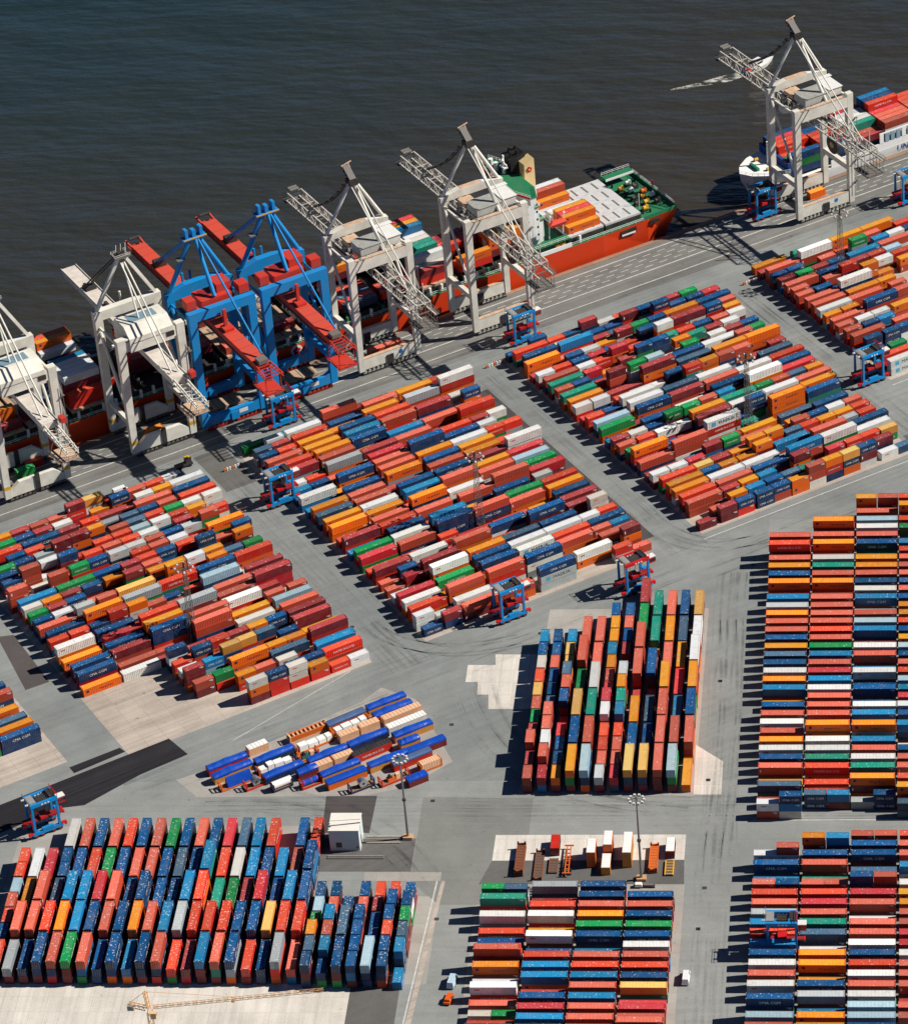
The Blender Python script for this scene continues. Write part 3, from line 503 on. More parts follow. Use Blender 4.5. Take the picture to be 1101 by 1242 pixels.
        [24.2,280.3,14,20,9], [1.4,269.4,15,40,1,0], [11.9,276.6,15,40,3,6], [23.2,284.4,15,20,2,1], [28.4,287.9,15,20,3,3], [33.6,291.5,15,20,6,13],
        [-0.7,272.7,16,20,7,1], [4.8,276.5,16,20,1,9], [10.0,280.0,16,20,3,1], [15.1,283.5,16,20,4,6], [21.4,287.9,16,40,6,7], [31.7,294.9,16,40,11,0],
        [-3.4,275.5,17,20,1,6], [1.9,279.2,17,20,3,6], [12.0,286.1,17,20,3,0], [22.1,293.1,17,20,0,12,9], [29.3,298.0,17,20,3,7], [34.4,301.6,17,20,0,11],
        [39.6,305.1,17,20,0,6], [-4.8,279.3,18,40,0,0], [5.5,286.4,18,40,9,0,11], [17.3,294.5,18,20,3], [26.5,300.9,18,20,6,0], [36.5,307.7,18,40,6,3],
        [15.5,298.0,19,40,4,4], [25.7,305.0,19,40,1,4], [-7.6,282.2,19,40,1], [2.7,289.2,19,40,6], [2.8,294.0,20,20,10], [-9.8,285.4,20,40,4],
    ]),
    ('R', 0.000, [
        [0.0,-3.4,0,20,0,11], [6.3,-3.4,0,20,11,7,6], [0.0,4.6,2,40,10,8], [0.0,8.6,3,40,4], [0.0,12.7,4,40,1,0], [0.0,16.7,5,40,11,6],
        [0.0,20.7,6,40,4,11], [0.0,24.7,7,40,11,4], [0.0,28.7,8,40,6,0], [0.0,32.8,9,40,6,11], [0.0,36.8,10,40,4,0], [0.0,40.8,11,40,6,6],
        [0.0,48.8,13,40,1,7], [0.0,52.9,14,40,3,4], [0.0,56.9,15,40,11,11], [0.0,60.9,16,40,1,6], [0.0,64.9,17,40,1,8], [0.0,68.9,18,40,3,4],
        [0.0,73.0,19,40,1,6], [0.0,77.0,20,40,9,0], [0.0,81.0,21,40,9,0], [0.0,85.0,22,40,2,4], [0.0,89.0,23,40,1,11], [0.0,93.1,24,40,4,7],
        [0.0,101.1,26,40,3,4], [0.0,105.1,27,40,0,6], [0.0,109.1,28,40,1,4], [0.0,113.2,29,40,0,0], [0.0,117.2,30,40,0,1,3], [0.0,121.2,31,40,7,2,0],
        [0.0,0.6,1,40,3], [0.0,44.8,12,40,4], [0.0,97.1,25,40,1], [12.8,0.6,1,20,6,8], [19.1,0.6,1,20,1,7], [12.8,4.6,2,40,3],
        [12.8,12.7,4,40,4,3], [12.8,16.7,5,40,0,10], [12.8,20.7,6,40,0,11], [12.8,24.7,7,40,11,11], [12.8,28.7,8,40,6,4,4], [12.8,36.8,10,40,11,0],
        [12.8,40.8,11,40,3,0], [12.8,44.8,12,40,2,0], [12.8,48.8,13,40,1,11], [12.8,52.9,14,40,11,7], [12.8,56.9,15,40,3,2], [12.8,60.9,16,40,0,0],
        [12.8,64.9,17,40,4,7], [12.8,68.9,18,40,1,9], [12.8,73.0,19,40,1,0], [12.8,77.0,20,40,3,3], [12.8,81.0,21,40,4,0], [12.8,85.0,22,40,0,0],
        [12.8,89.0,23,40,3,0], [12.8,93.1,24,40,3,0], [12.8,101.1,26,40,3,4], [12.8,105.1,27,40,6,0], [12.8,109.1,28,40,3,10], [12.8,113.2,29,40,1,11],
        [12.8,121.2,31,40,0,4], [12.8,125.2,32,40,3,0], [12.8,129.2,33,40,1,1,4], [12.8,8.6,3,40,3], [12.8,32.8,9,40,1], [12.8,97.1,25,40,0],
        [12.8,117.2,30,40,3], [25.5,0.6,1,20,12], [31.8,0.6,1,20,6,6], [25.5,4.6,2,40,4,1,4], [25.5,12.7,4,40,0,10], [25.5,16.7,5,40,4,11],
        [25.5,20.7,6,40,3,0], [25.5,24.7,7,40,6,7], [25.5,28.7,8,40,1,11,4], [25.5,36.8,10,40,1,7], [25.5,40.8,11,40,6,11], [25.5,48.8,13,40,8,6],
        [25.5,56.9,15,40,8,11], [25.5,64.9,17,40,1,0], [25.5,68.9,18,40,0,11], [25.5,77.0,20,40,6,7], [25.5,81.0,21,40,0,13], [25.5,85.0,22,40,3,0],
        [25.5,93.1,24,40,1,7], [25.5,97.1,25,40,10,11], [25.5,101.1,26,40,0,6], [25.5,105.1,27,40,1,0], [25.5,109.1,28,40,4,4], [25.5,113.2,29,40,6,4],
        [25.5,121.2,31,40,8,6], [25.5,125.2,32,40,0,0], [25.5,129.2,33,40,4,11], [25.5,133.3,34,40,0,13], [25.5,137.3,35,40,3,0], [25.5,141.3,36,20,3,4,4],
        [31.8,141.3,36,20,2,1,0], [25.5,8.6,3,40,1], [25.5,32.8,9,40,0], [25.5,44.8,12,40,6], [25.5,52.9,14,40,6], [25.5,60.9,16,40,7],
        [25.5,73.0,19,40,1], [25.5,89.0,23,40,11], [25.5,117.2,30,40,9], [38.2,-3.4,0,40,8,8], [38.2,0.6,1,40,4,2,4], [38.2,4.6,2,40,3,7,3],
        [38.2,12.7,4,40,9,0], [38.2,16.7,5,40,6,0], [38.2,20.7,6,40,1,6], [38.2,28.7,8,40,3,6,7], [38.2,36.8,10,40,9,6], [38.2,40.8,11,40,2,11],
        [38.2,44.8,12,40,11,2], [38.2,48.8,13,40,1,7], [38.2,52.9,14,40,0,13], [38.2,56.9,15,40,10,3], [38.2,60.9,16,40,9,0], [38.2,64.9,17,40,6,6],
        [38.2,68.9,18,40,2,13], [38.2,73.0,19,40,4,4], [38.2,77.0,20,40,9,6], [38.2,81.0,21,40,11,3], [38.2,85.0,22,40,12,4], [38.2,89.0,23,40,6,4],
        [38.2,93.1,24,40,1,6], [38.2,97.1,25,40,6,0], [38.2,101.1,26,40,7,6], [38.2,105.1,27,40,6,0], [38.2,109.1,28,40,6,0], [38.2,113.2,29,40,10,0],
        [38.2,117.2,30,40,12,3], [38.2,121.2,31,40,0,7], [38.2,129.2,33,40,10,9], [38.2,133.3,34,40,11,3], [38.2,137.3,35,40,6,1,4], [38.2,141.3,36,40,9,12,3],
        [38.2,8.6,3,40,11], [38.2,24.7,7,40,11], [38.2,32.8,9,40,11], [38.2,125.2,32,40,1],
    ]),
    ('BR', 0.000, [
        [0.0,-95.3,0,40,0,0], [0.0,-91.2,1,40,0,13], [0.0,-87.1,2,40,9,6,6], [0.0,-78.9,4,40,0,11], [0.0,-74.8,5,40,1,0], [0.0,-70.7,6,40,2,11],
        [0.0,-66.6,7,40,3,6], [0.0,-62.5,8,40,0,7], [0.0,-58.3,9,40,4,3], [0.0,-54.2,10,40,4,7], [0.0,-50.1,11,40,6,12], [0.0,-46.0,12,40,0,0],
        [0.0,-41.9,13,40,2,3], [0.0,-37.8,14,20,0,0], [6.3,-37.8,14,20,2,6], [0.0,-33.7,15,40,7], [0.0,-29.6,16,40,6,6], [0.0,-25.5,17,40,6,11],
        [6.3,-25.5,17,20,1,11,0], [0.0,-83.0,3,40,6], [13.0,-95.3,0,40,3,4], [13.0,-91.2,1,40,0,4], [13.0,-83.0,3,40,1,12], [13.0,-78.9,4,40,0],
        [13.0,-78.9,4,40,4,6], [13.0,-70.7,6,40,6,4], [13.0,-66.6,7,40,12,4], [13.0,-62.5,8,40,11], [13.0,-58.3,9,40,6,8], [13.0,-54.2,10,40,0],
        [13.0,-54.2,10,40,0,10], [13.0,-50.1,11,40,7,0], [13.0,-46.0,12,40,6,2], [13.0,-41.9,13,40,6,3], [13.0,-37.8,14,20,0,0], [19.3,-37.8,14,20,11,0],
        [13.0,-33.7,15,40,10], [13.0,-29.6,16,40,1,0], [13.0,-25.5,17,40,6,6], [13.0,-21.4,18,20,0,1,4], [19.3,-21.4,18,20,7,6,7], [13.0,-87.1,2,40,7],
        [13.0,-74.8,5,40,4], [25.9,-95.3,0,40,3,6], [25.9,-91.2,1,40,12,13], [25.9,-87.1,2,40,0,13], [25.9,-83.0,3,40,10,11], [25.9,-78.9,4,40,3,0],
        [25.9,-74.8,5,40,1,11], [25.9,-70.7,6,40,9,3], [25.9,-66.6,7,40,7,6], [25.9,-62.5,8,40,1,11], [25.9,-58.3,9,40,1,0], [25.9,-54.2,10,40,6],
        [25.9,-54.2,10,40,7,0], [25.9,-46.0,12,40,1,0], [25.9,-41.9,13,40,11,2], [25.9,-37.8,14,40,11], [25.9,-37.8,14,20,4,6,6], [32.2,-37.8,14,20,6,1,0],
        [25.9,-25.5,17,40,1,6], [25.9,-21.4,18,40,4,6], [25.9,-17.2,19,20,0,0], [32.2,-17.2,19,20,4,0], [25.9,-50.1,11,40,11], [25.9,-33.7,15,40,3],
        [25.9,-29.6,16,40,8], [38.9,-91.2,1,40,0,0], [38.9,-87.1,2,40,2,0], [38.9,-78.9,4,40,1,0], [38.9,-74.8,5,40,2,0], [38.9,-70.7,6,40,11,0],
        [38.9,-66.6,7,40,1,11], [38.9,-62.5,8,40,0,2], [38.9,-58.3,9,40,2,2], [38.9,-54.2,10,40,1,0], [38.9,-50.1,11,40,3,0], [38.9,-46.0,12,40,3,4],
        [38.9,-41.9,13,40,11,4], [38.9,-37.8,14,40,7,11], [38.9,-33.7,15,40,3,11,7], [38.9,-25.5,17,40,1,0], [38.9,-21.4,18,40,2,0], [38.9,-17.2,19,40,6,3],
        [38.9,-83.0,3,40,1], [38.9,-29.6,16,40,0],
    ]),
    ('BM', 0.000, [
        [-71.8,-96.2,1,40,4,6], [-71.8,-92.1,2,40,3], [-71.8,-88.0,3,20,11], [-65.5,-88.0,3,20,9], [-71.8,-83.9,4,40,0], [-71.8,-79.8,5,40,3,11],
        [-71.8,-71.6,7,40,1,4], [-71.8,-67.5,8,40,0,1,0], [-71.8,-63.4,9,40,4], [-65.5,-67.5,8,20,3,6,3], [-71.8,-51.0,12,40,12,11], [-71.8,-46.9,13,40,11,3,10],
        [-71.8,-42.8,14,20,11], [-71.8,-42.8,14,20,11,0,9], [-65.5,-42.8,14,20,1,11,8], [-71.8,-75.7,6,40,11], [-71.8,-59.2,10,40,6], [-71.8,-55.1,11,40,3],
        [-58.8,-96.2,1,40,9,6], [-58.8,-92.1,2,40,6,7], [-58.8,-88.0,3,40,3,2], [-58.8,-83.9,4,40,6,6], [-58.8,-75.7,6,40,4,7], [-58.8,-71.6,7,40,4,7],
        [-58.8,-67.5,8,40,4,3], [-58.8,-59.2,10,40,1,11], [-58.8,-55.1,11,40,4], [-58.8,-51.0,12,40,3,11], [-58.8,-46.9,13,40,8,3], [-58.8,-38.7,15,40,6,12],
        [-58.8,-79.8,5,40,1], [-58.8,-63.4,9,40,6], [-58.8,-42.8,14,40,1], [-45.8,-96.2,1,40,3,4], [-45.8,-92.1,2,40,1,0], [-45.8,-88.0,3,40,0,0],
        [-45.8,-83.9,4,40,4,7], [-45.8,-79.8,5,40,0,0], [-45.8,-75.7,6,40,3,7], [-45.8,-71.6,7,40,4,3], [-45.8,-67.5,8,40,0,0], [-45.8,-63.4,9,40,7],
        [-45.8,-59.2,10,40,6,6], [-45.8,-55.1,11,40,10,9], [-45.8,-51.0,12,40,1,4], [-45.8,-46.9,13,40,6,0], [-45.8,-42.8,14,40,4,6], [-45.8,-38.7,15,40,3,6],
        [-32.8,-100.3,0,40,1,4,0], [-32.8,-96.2,1,40,0,1,0], [-32.8,-92.1,2,40,6,0], [-32.8,-88.0,3,40,0,2], [-32.8,-79.8,5,40,10,5], [-32.8,-75.7,6,40,1,6],
        [-32.8,-71.6,7,40,1,3], [-32.8,-67.5,8,40,7,0], [-32.8,-63.4,9,40,6,11], [-32.8,-59.2,10,40,3,6], [-32.8,-55.1,11,40,1,9], [-32.8,-51.0,12,40,3,6],
        [-32.8,-46.9,13,40,3,0], [-32.8,-42.8,14,40,1,6], [-32.8,-83.9,4,40,2],
    ]),
    ('C1', 89.998, [
        [-65.0,8.5,0,20,1,0], [-65.0,14.9,0,20,10,1], [-65.0,21.4,0,20,2,1,0], [-65.0,27.8,0,20,6,1], [-65.0,34.3,0,20,3,9], [-65.0,40.7,0,20,1,0],
        [-65.0,47.2,0,20,9,5], [-65.0,53.6,0,20,3,3], [-65.0,60.1,0,20,1,11], [-65.0,66.5,0,20,6,6], [-65.0,73.0,0,20,6,7], [-61.0,8.5,1,20,7,2],
        [-61.0,14.9,1,20,1,1,0], [-61.0,21.4,1,20,1,2,11], [-61.0,27.8,1,20,1,1,0], [-61.0,34.3,1,20,1,1,0], [-61.0,40.7,1,20,4,8], [-61.0,47.2,1,20,0,6],
        [-61.0,53.6,1,20,1,6], [-61.0,60.1,1,20,0,0], [-61.0,66.5,1,20,6,6], [-61.0,73.0,1,20,11,6], [-57.0,8.5,2,20,1,4], [-57.0,14.9,2,20,1,6],
        [-57.0,21.4,2,20,1,6], [-57.0,27.8,2,20,1,2], [-57.0,34.3,2,20,1], [-57.0,40.7,2,20,1,1,6], [-57.0,47.2,2,20,4,4,0], [-57.0,53.6,2,20,4,4,8],
        [-57.0,60.1,2,20,3,5], [-57.0,66.5,2,20,3,5], [-57.0,73.0,2,20,6,7], [-53.0,8.5,3,40,1,9,4], [-53.0,21.4,3,40,4,1,6], [-53.0,34.3,3,40,9,1,5],
        [-53.0,47.2,3,40,1,9], [-53.0,60.1,3,40,4,1,0], [-53.0,73.0,3,40,1,0], [-49.0,8.5,4,40,4,6,13], [-49.0,21.4,4,40,1,1,0], [-49.0,34.3,4,40,1,8,10],
        [-49.0,47.2,4,40,4,1,11], [-49.0,60.1,4,40,1,0], [-49.0,73.0,4,40,1,0], [-45.0,8.5,5,20,1,11], [-44.9,14.9,5,20,1,0], [-44.9,21.4,5,20,1,3],
        [-44.9,27.8,5,20,1,3], [-44.9,34.3,5,20,1,2,11], [-44.9,40.7,5,20,1,1,2], [-44.9,47.2,5,20,1,2], [-44.9,53.6,5,20,1,0], [-44.9,60.1,5,20,1,4],
        [-44.9,66.5,5,20,5,7], [-44.9,73.0,5,20,1,4], [-44.9,79.4,5,20,1,4], [-44.9,85.9,5,20,1,6], [-40.9,8.5,6,20,8,2], [-40.9,14.9,6,20,1,0],
        [-40.9,21.4,6,20,1,0], [-40.9,27.8,6,20,0,3], [-40.9,34.3,6,20,0,6,7], [-40.9,40.7,6,20,3,9,10], [-40.9,47.2,6,20,1,1,4], [-40.9,53.6,6,20,1,1,11],
        [-40.9,60.1,6,20,6], [-40.9,66.5,6,20,4,1], [-40.9,73.0,6,20,1,6], [-40.9,79.4,6,20,1,0], [-40.9,85.9,6,20,1,6], [-36.9,8.5,7,40,1,8,5],
        [-36.9,21.4,7,40,1,6], [-36.9,34.3,7,40,3,4], [-36.9,47.2,7,20,1], [-36.9,53.6,7,40,1,2,0], [-36.9,66.5,7,40,1,1,0], [-36.9,79.4,7,40,10,9],
        [-36.9,92.3,7,40,2,1], [-32.9,8.5,8,40,1,8,5], [-32.9,21.4,8,40,11,6], [-32.9,34.3,8,40,5,8], [-32.9,47.2,8,20,1], [-32.9,53.6,8,40,1,1,6],
        [-32.9,66.5,8,20,4], [-32.9,73.0,8,40,1,10], [-32.9,85.9,8,40,9,10], [-28.9,8.5,9,40,1,1,0], [-28.9,21.4,9,40,1,1,0], [-28.9,34.3,9,40,1,1,0],
        [-28.9,47.2,9,40,3,1,4], [-28.9,60.1,9,40,1,0], [-28.9,73.0,9,40,1,4], [-28.9,85.9,9,40,1,0], [-24.9,8.5,10,40,1,9,13], [-24.9,21.4,10,40,1,2,0],
        [-24.9,34.3,10,40,1,7], [-24.9,47.2,10,40,1,2], [-24.9,60.1,10,40,1,4], [-24.9,73.0,10,40,1,8], [-24.9,85.9,10,40,1,6], [-20.9,8.5,11,40,4],
        [-20.9,21.4,11,40,4,2,0], [-20.9,34.3,11,40,4,9,6], [-20.9,47.2,11,40,4,1,4], [-20.9,60.1,11,40,4,1,11], [-20.9,73.0,11,40,1,11], [-20.9,85.9,11,40,1,5],
    ]),
    ('BL', 90.000, [
        [-200.7,-72.9,0,40,1,3], [-200.7,-59.9,0,20,1,6], [-200.7,-53.6,0,20,1,3], [-200.7,-47.0,0,20,1,0], [-200.7,-40.7,0,20,1,13], [-200.7,-34.0,0,20,1,3],
        [-200.7,-27.7,0,20,1,3], [-196.7,-72.9,1,40,1,12], [-196.7,-59.9,1,40,1,1,0], [-196.7,-47.0,1,40,1,4], [-196.7,-34.0,1,40,1,11], [-192.8,-72.9,2,40,1,6],
        [-192.8,-59.9,2,40,1,1,0], [-192.8,-47.0,2,40,1,1,0], [-192.8,-34.0,2,40,1,2], [-188.8,-72.9,3,40,1,6,6], [-188.8,-59.9,3,40,1,1,3], [-188.8,-47.0,3,40,6,8],
        [-188.8,-34.0,3,20,1,6], [-188.8,-27.7,3,20,1,6], [-188.8,-21.0,3,40,6,11], [-184.8,-72.9,4,40,2,6,0], [-184.8,-59.9,4,40,1,1,4], [-184.8,-47.0,4,40,1,6,7],
        [-184.8,-34.0,4,40,1,6], [-184.8,-21.0,4,40,1,0], [-180.8,-72.9,5,40,1,1,9], [-180.8,-59.9,5,40,1,6,7], [-180.8,-47.0,5,40,1,6,7], [-180.8,-34.0,5,40,1,3],
        [-180.8,-21.0,5,40,1,6], [-176.8,-72.9,6,40,9,7,0], [-176.8,-59.9,6,40,1,6,6], [-176.8,-47.0,6,40,1,1,2], [-176.8,-34.0,6,40,1,9], [-176.8,-21.0,6,40,1,0],
        [-172.8,-72.9,7,40,6,6], [-172.8,-59.9,7,40,1,1,0], [-172.8,-47.0,7,40,4,0,0], [-172.8,-34.0,7,40,1,6], [-172.8,-21.0,7,40,1,3], [-168.8,-72.9,8,40,4,6,6],
        [-168.8,-59.9,8,40,1,6,6], [-168.8,-47.0,8,40,1,6], [-168.8,-34.0,8,40,1,0], [-168.8,-21.0,8,40,1,6], [-164.8,-72.9,9,40,4,7], [-164.8,-59.9,9,40,1,4,4],
        [-164.8,-47.0,9,40,1,6,6], [-164.8,-34.0,9,40,4,0], [-164.8,-21.0,9,40,1,0], [-160.8,-72.9,10,40,1,6,6], [-160.8,-59.9,10,40,1,0,0], [-160.8,-47.0,10,40,1,6],
        [-160.8,-34.0,10,40,1,6], [-160.8,-21.0,10,40,1,9], [-156.8,-72.9,11,40,3,6,0], [-156.8,-59.9,11,40,1,6,7], [-156.8,-47.0,11,40,1,6], [-156.8,-34.0,11,40,1,8],
        [-156.8,-21.0,11,40,1,6], [-152.8,-72.9,12,40,9,3], [-152.8,-59.9,12,40,1,6,12], [-152.8,-47.0,12,40,1,6,7], [-152.8,-34.0,12,40,1,6], [-152.8,-21.0,12,40,1,0],
        [-148.9,-72.9,13,40,2,1], [-148.9,-59.9,13,40,1,1,3], [-148.9,-47.0,13,40,4,4,3], [-148.9,-34.0,13,40,0,10,7], [-148.9,-21.0,13,40,1,6], [-144.9,-72.9,14,40,1,1,7],
        [-144.9,-59.9,14,40,1,1,3], [-144.9,-47.0,14,40,1,10], [-144.9,-34.0,14,40,1,3], [-144.9,-21.0,14,40,1,2], [-140.9,-72.9,15,40,1,10,0], [-140.9,-59.9,15,40,1,3,3],
        [-140.9,-47.0,15,40,1,9], [-140.9,-34.0,15,40,1,11], [-140.9,-21.0,15,40,6,8], [-136.9,-72.9,16,40,4,12,6], [-136.9,-59.9,16,40,1,6,6], [-136.9,-47.0,16,40,4,1],
        [-136.9,-34.0,16,40,1,7], [-136.9,-21.0,16,40,6,7], [-132.9,-72.9,17,40,1,3], [-132.9,-59.9,17,40,1,6,6], [-132.9,-47.0,17,40,1,6,2], [-132.9,-34.0,17,40,9,6],
        [-132.9,-21.0,17,40,3,3], [-128.9,-72.9,18,40,6,6], [-128.9,-59.9,18,40,1,1,5], [-128.9,-47.0,18,40,11,6], [-128.9,-34.0,18,40,1,7], [-124.9,-72.9,19,40,4,3,12],
        [-124.9,-59.9,19,40,1,1,3], [-124.9,-47.0,19,40,1,6,7], [-124.9,-34.0,19,40,1,0], [-124.9,-21.0,19,40,1,6], [-120.9,-72.9,20,40,7,0], [-120.9,-59.9,20,40,1,3,3],
        [-120.9,-47.0,20,40,1,7,6], [-120.9,-34.0,20,40,6,7,6], [-120.9,-21.0,20,20,1,3], [-120.9,-14.7,20,20,1,3],
    ]),
    ('BS', 90.000, [
        [-116.8,-74.3,0,20,6,1,6], [-116.8,-67.9,0,20,3,1,8], [-116.8,-61.5,0,20,0,1,4], [-116.8,-55.1,0,20,1,9], [-116.8,-48.7,0,20,1,13], [-116.8,-42.3,0,20,1,6],
        [-112.7,-74.3,1,20,9,6], [-112.7,-67.9,1,20,1,6,7], [-112.7,-61.5,1,20,1,6,0], [-112.7,-55.1,1,20,0,6,7], [-112.7,-48.7,1,20,1,0], [-112.7,-42.3,1,20,1,6],
        [-108.7,-74.3,2,40,9,1,6], [-108.7,-61.5,2,40,1,1,8], [-108.7,-48.7,2,20,1,6], [-104.7,-74.3,3,20,1,7,6], [-104.7,-67.9,3,20,3,1,6], [-104.7,-61.5,3,20,1,0,6],
        [-104.7,-55.1,3,20,2,1,6], [-104.7,-48.7,3,20,1,0], [-104.7,-42.3,3,20,1,6], [-100.7,-74.3,4,40,6,6,13], [-100.7,-61.5,4,40,4,6], [-100.7,-48.7,4,20,3,1],
        [-100.7,-42.3,4,20,1,3], [-96.7,-74.3,5,20,0,8,6], [-96.7,-67.9,5,20,0,1,6], [-96.7,-61.5,5,20,0,3,3], [-96.7,-55.1,5,20,1,7,6], [-96.7,-48.7,5,20,3,6,6],
        [-96.7,-42.3,5,20,3,3], [-92.6,-74.9,6,20,7], [-92.6,-68.5,6,20,6,8,7], [-92.6,-62.1,6,20,1,1,8], [-92.6,-55.7,6,20,1,1,9], [-92.6,-49.3,6,20,9,11,6],
        [-92.6,-42.9,6,20,1,6],
    ]),
    ('Q0', 34.488, [
        [-229.2,46.5,0,40,1,6], [-239.5,39.4,0,40,3,4], [-226.6,43.6,0,40,6,0], [-236.9,36.5,0,40,3,1], [-223.3,35.7,0,40,3,4], [-233.6,28.7,0,40,3,0],
        [-220.0,32.0,0,40,1,8], [-230.3,24.9,0,40,3,7], [-217.7,29.1,0,40,1,4], [-228.0,22.0,0,40,1,4], [-215.4,26.2,0,40,6,6], [-225.7,19.2,0,40,9,1],
    ]),
]
# ================================================================ containers
SRGB = {'s': (190, 68, 44), 'm': (120, 28, 38), 'd': (190, 22, 42), 'r': (222, 36, 18), 'o': (250, 106, 4), 'n': (228, 150, 60), 'b': (4, 50, 94), 'c': (10, 112, 168),
        'k': (32, 62, 94), 'g': (8, 136, 64), 't': (14, 130, 108), 'w': (238, 234, 224), 'y': (150, 158, 162), 'l': (150, 186, 204), 'x': (222, 230, 226)}
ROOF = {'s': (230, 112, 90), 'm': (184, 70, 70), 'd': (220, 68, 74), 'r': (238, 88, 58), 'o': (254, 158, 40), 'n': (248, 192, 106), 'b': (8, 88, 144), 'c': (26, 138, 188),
        'k': (76, 112, 140), 'g': (16, 156, 84), 't': (28, 158, 130), 'w': (248, 246, 240), 'y': (184, 190, 190), 'l': (174, 202, 212), 'x': (236, 236, 228)}   # bleached by weather, with the sunlit look of the tops painted in
NAMES = {'s': 'rust red', 'm': 'maroon', 'd': 'crimson', 'r': 'bright red', 'o': 'orange', 'n': 'tan', 'b': 'navy blue', 'c': 'light blue', 'k': 'slate blue', 'g': 'green',
         't': 'teal', 'w': 'white', 'y': 'grey', 'l': 'pale blue', 'x': 'pale grey lettered'}
side_a = mat('container_paint', None, 0.5, grime=0.28, gscale=0.5, src='attr')
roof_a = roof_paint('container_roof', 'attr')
side_o, roof_o = side_a, roof_a
castm = mat('corner_casting', (206, 196, 182), 0.6)
steel = mat('galvanised_steel', (150, 150, 148), 0.45, metal=0.6)
white_l = mat('white_lettering', (236, 234, 226), 0.6, grime=0.1); navy_l = mat('navy_lettering', (38, 40, 90), 0.6, grime=0.1); black_l = mat('black_lettering', (30, 34, 44), 0.6, grime=0.1)
cyan_l = mat('cyan_lettering', (70, 170, 200), 0.6, grime=0.1)
LEN = {True: 12.19, False: 6.06}; CW, CH = 2.44, 2.59
def col_of(ch):
    c = lin(SRGB[ch]); j = rng.choice((.72, .85, .95, 1.0, 1.08, 1.18)); w = rng.uniform(-.07, .07)
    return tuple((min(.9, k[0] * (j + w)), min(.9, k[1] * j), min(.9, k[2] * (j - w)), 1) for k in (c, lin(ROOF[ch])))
def paint_faces(me, ch):
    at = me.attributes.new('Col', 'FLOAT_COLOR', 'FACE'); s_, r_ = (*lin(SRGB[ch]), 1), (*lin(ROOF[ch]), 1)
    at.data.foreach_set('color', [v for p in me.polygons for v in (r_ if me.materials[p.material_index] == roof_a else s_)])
    return me
def body_mesh(L, corr=True):
    mb = MB(); l, w = L / 2, CW / 2
    for sx in (-1, 1):
        for sy in (-1, 1): mb.box(min(sx * l, sx * (l - .16)), max(sx * l, sx * (l - .16)), min(sy * w, sy * (w - .16)), max(sy * w, sy * (w - .16)), 0, CH, side_o)
    for sy in (-1, 1):
        y0, y1 = sorted((sy * w, sy * (w - .08)))
        mb.box(-l + .16, l - .16, y0, y1, 0, .16, side_o); mb.box(-l + .16, l - .16, y0, y1, CH - .11, CH, side_o)
        n = int((L - .32) / .56); st = (L - .32) / n; vs = []
        yo, yi = sy * (w - .012), sy * (w - .055)
        for i in range(n):
            x = -l + .16 + i * st
            for xx, yy in ((x, yo), (x + st * .36, yo), (x + st * .5, yi), (x + st * .86, yi)):
                vs += [(xx, yy, .16), (xx, yy, CH - .11)]
        vs += [(l - .16, yo, .16), (l - .16, yo, CH - .11)]
        fs = [(2 * i, 2 * i + 2, 2 * i + 3, 2 * i + 1) if sy < 0 else (2 * i + 1, 2 * i + 3, 2 * i + 2, 2 * i) for i in range(len(vs) // 2 - 1)]
        mb.add(vs, fs, side_o)
    mb.add([(l - .07, -w + .1, .1), (l - .07, w - .1, .1), (l - .07, w - .1, CH - .1), (l - .07, -w + .1, CH - .1)], [(0, 1, 2, 3)], side_o)
    mb.add([(-l + .07, -w + .1, .1), (-l + .07, w - .1, .1), (-l + .07, w - .1, CH - .1), (-l + .07, -w + .1, CH - .1)], [(3, 2, 1, 0)], side_o)
    for s in (-1, 1):
        x0, x1 = sorted((s * l, s * (l - .3))); mb.box(x0 + .001, x1 - .001, -w + .16, w - .16, CH - .11, CH - .005, side_o)
        mb.box(x0 + .001, x1 - .001, -w + .16, w - .16, 0.002, .16, side_o)
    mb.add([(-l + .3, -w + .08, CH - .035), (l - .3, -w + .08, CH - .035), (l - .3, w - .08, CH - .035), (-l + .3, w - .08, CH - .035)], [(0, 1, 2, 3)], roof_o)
    n = int(L / .95)
    for i in range(n):
        x = -l + .5 + i * (L - 1) / n
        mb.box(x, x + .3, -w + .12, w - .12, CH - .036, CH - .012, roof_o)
    for sx in (-1, 1):
        for sy in (-1, 1):
            x0, x1 = sorted((sx * (l + .006), sx * (l - .19))); y0, y1 = sorted((sy * (w + .006), sy * (w - .17)))
            mb.box(x0, x1, y0, y1, CH - .13, CH + .012, castm)
    return mb.mesh('container_body')
def door_mesh():
    mb = MB(); w = .55
    mb.box(-.03, .035, -w, w, .16, CH - .12, side_o)
    for y in (-.3, .3):
        mb.tube((.06, y, .1), (.06, y, CH - .1), .035, steel, 6)
        mb.box(.035, .1, y - .16, y + .05, 1.05, 1.14, steel)
    for z in (.5, 1.3, 2.1): mb.box(.035, .055, -w + .05, w - .05, z - .03, z + .03, side_o)
    return mb.mesh('container_door')
BODY, DOOR = {}, {}
for ch_ in SRGB:
    BODY[ch_, True] = paint_faces(body_mesh(12.19), ch_); BODY[ch_, False] = paint_faces(body_mesh(6.06), ch_); DOOR[ch_] = paint_faces(door_mesh(), ch_)
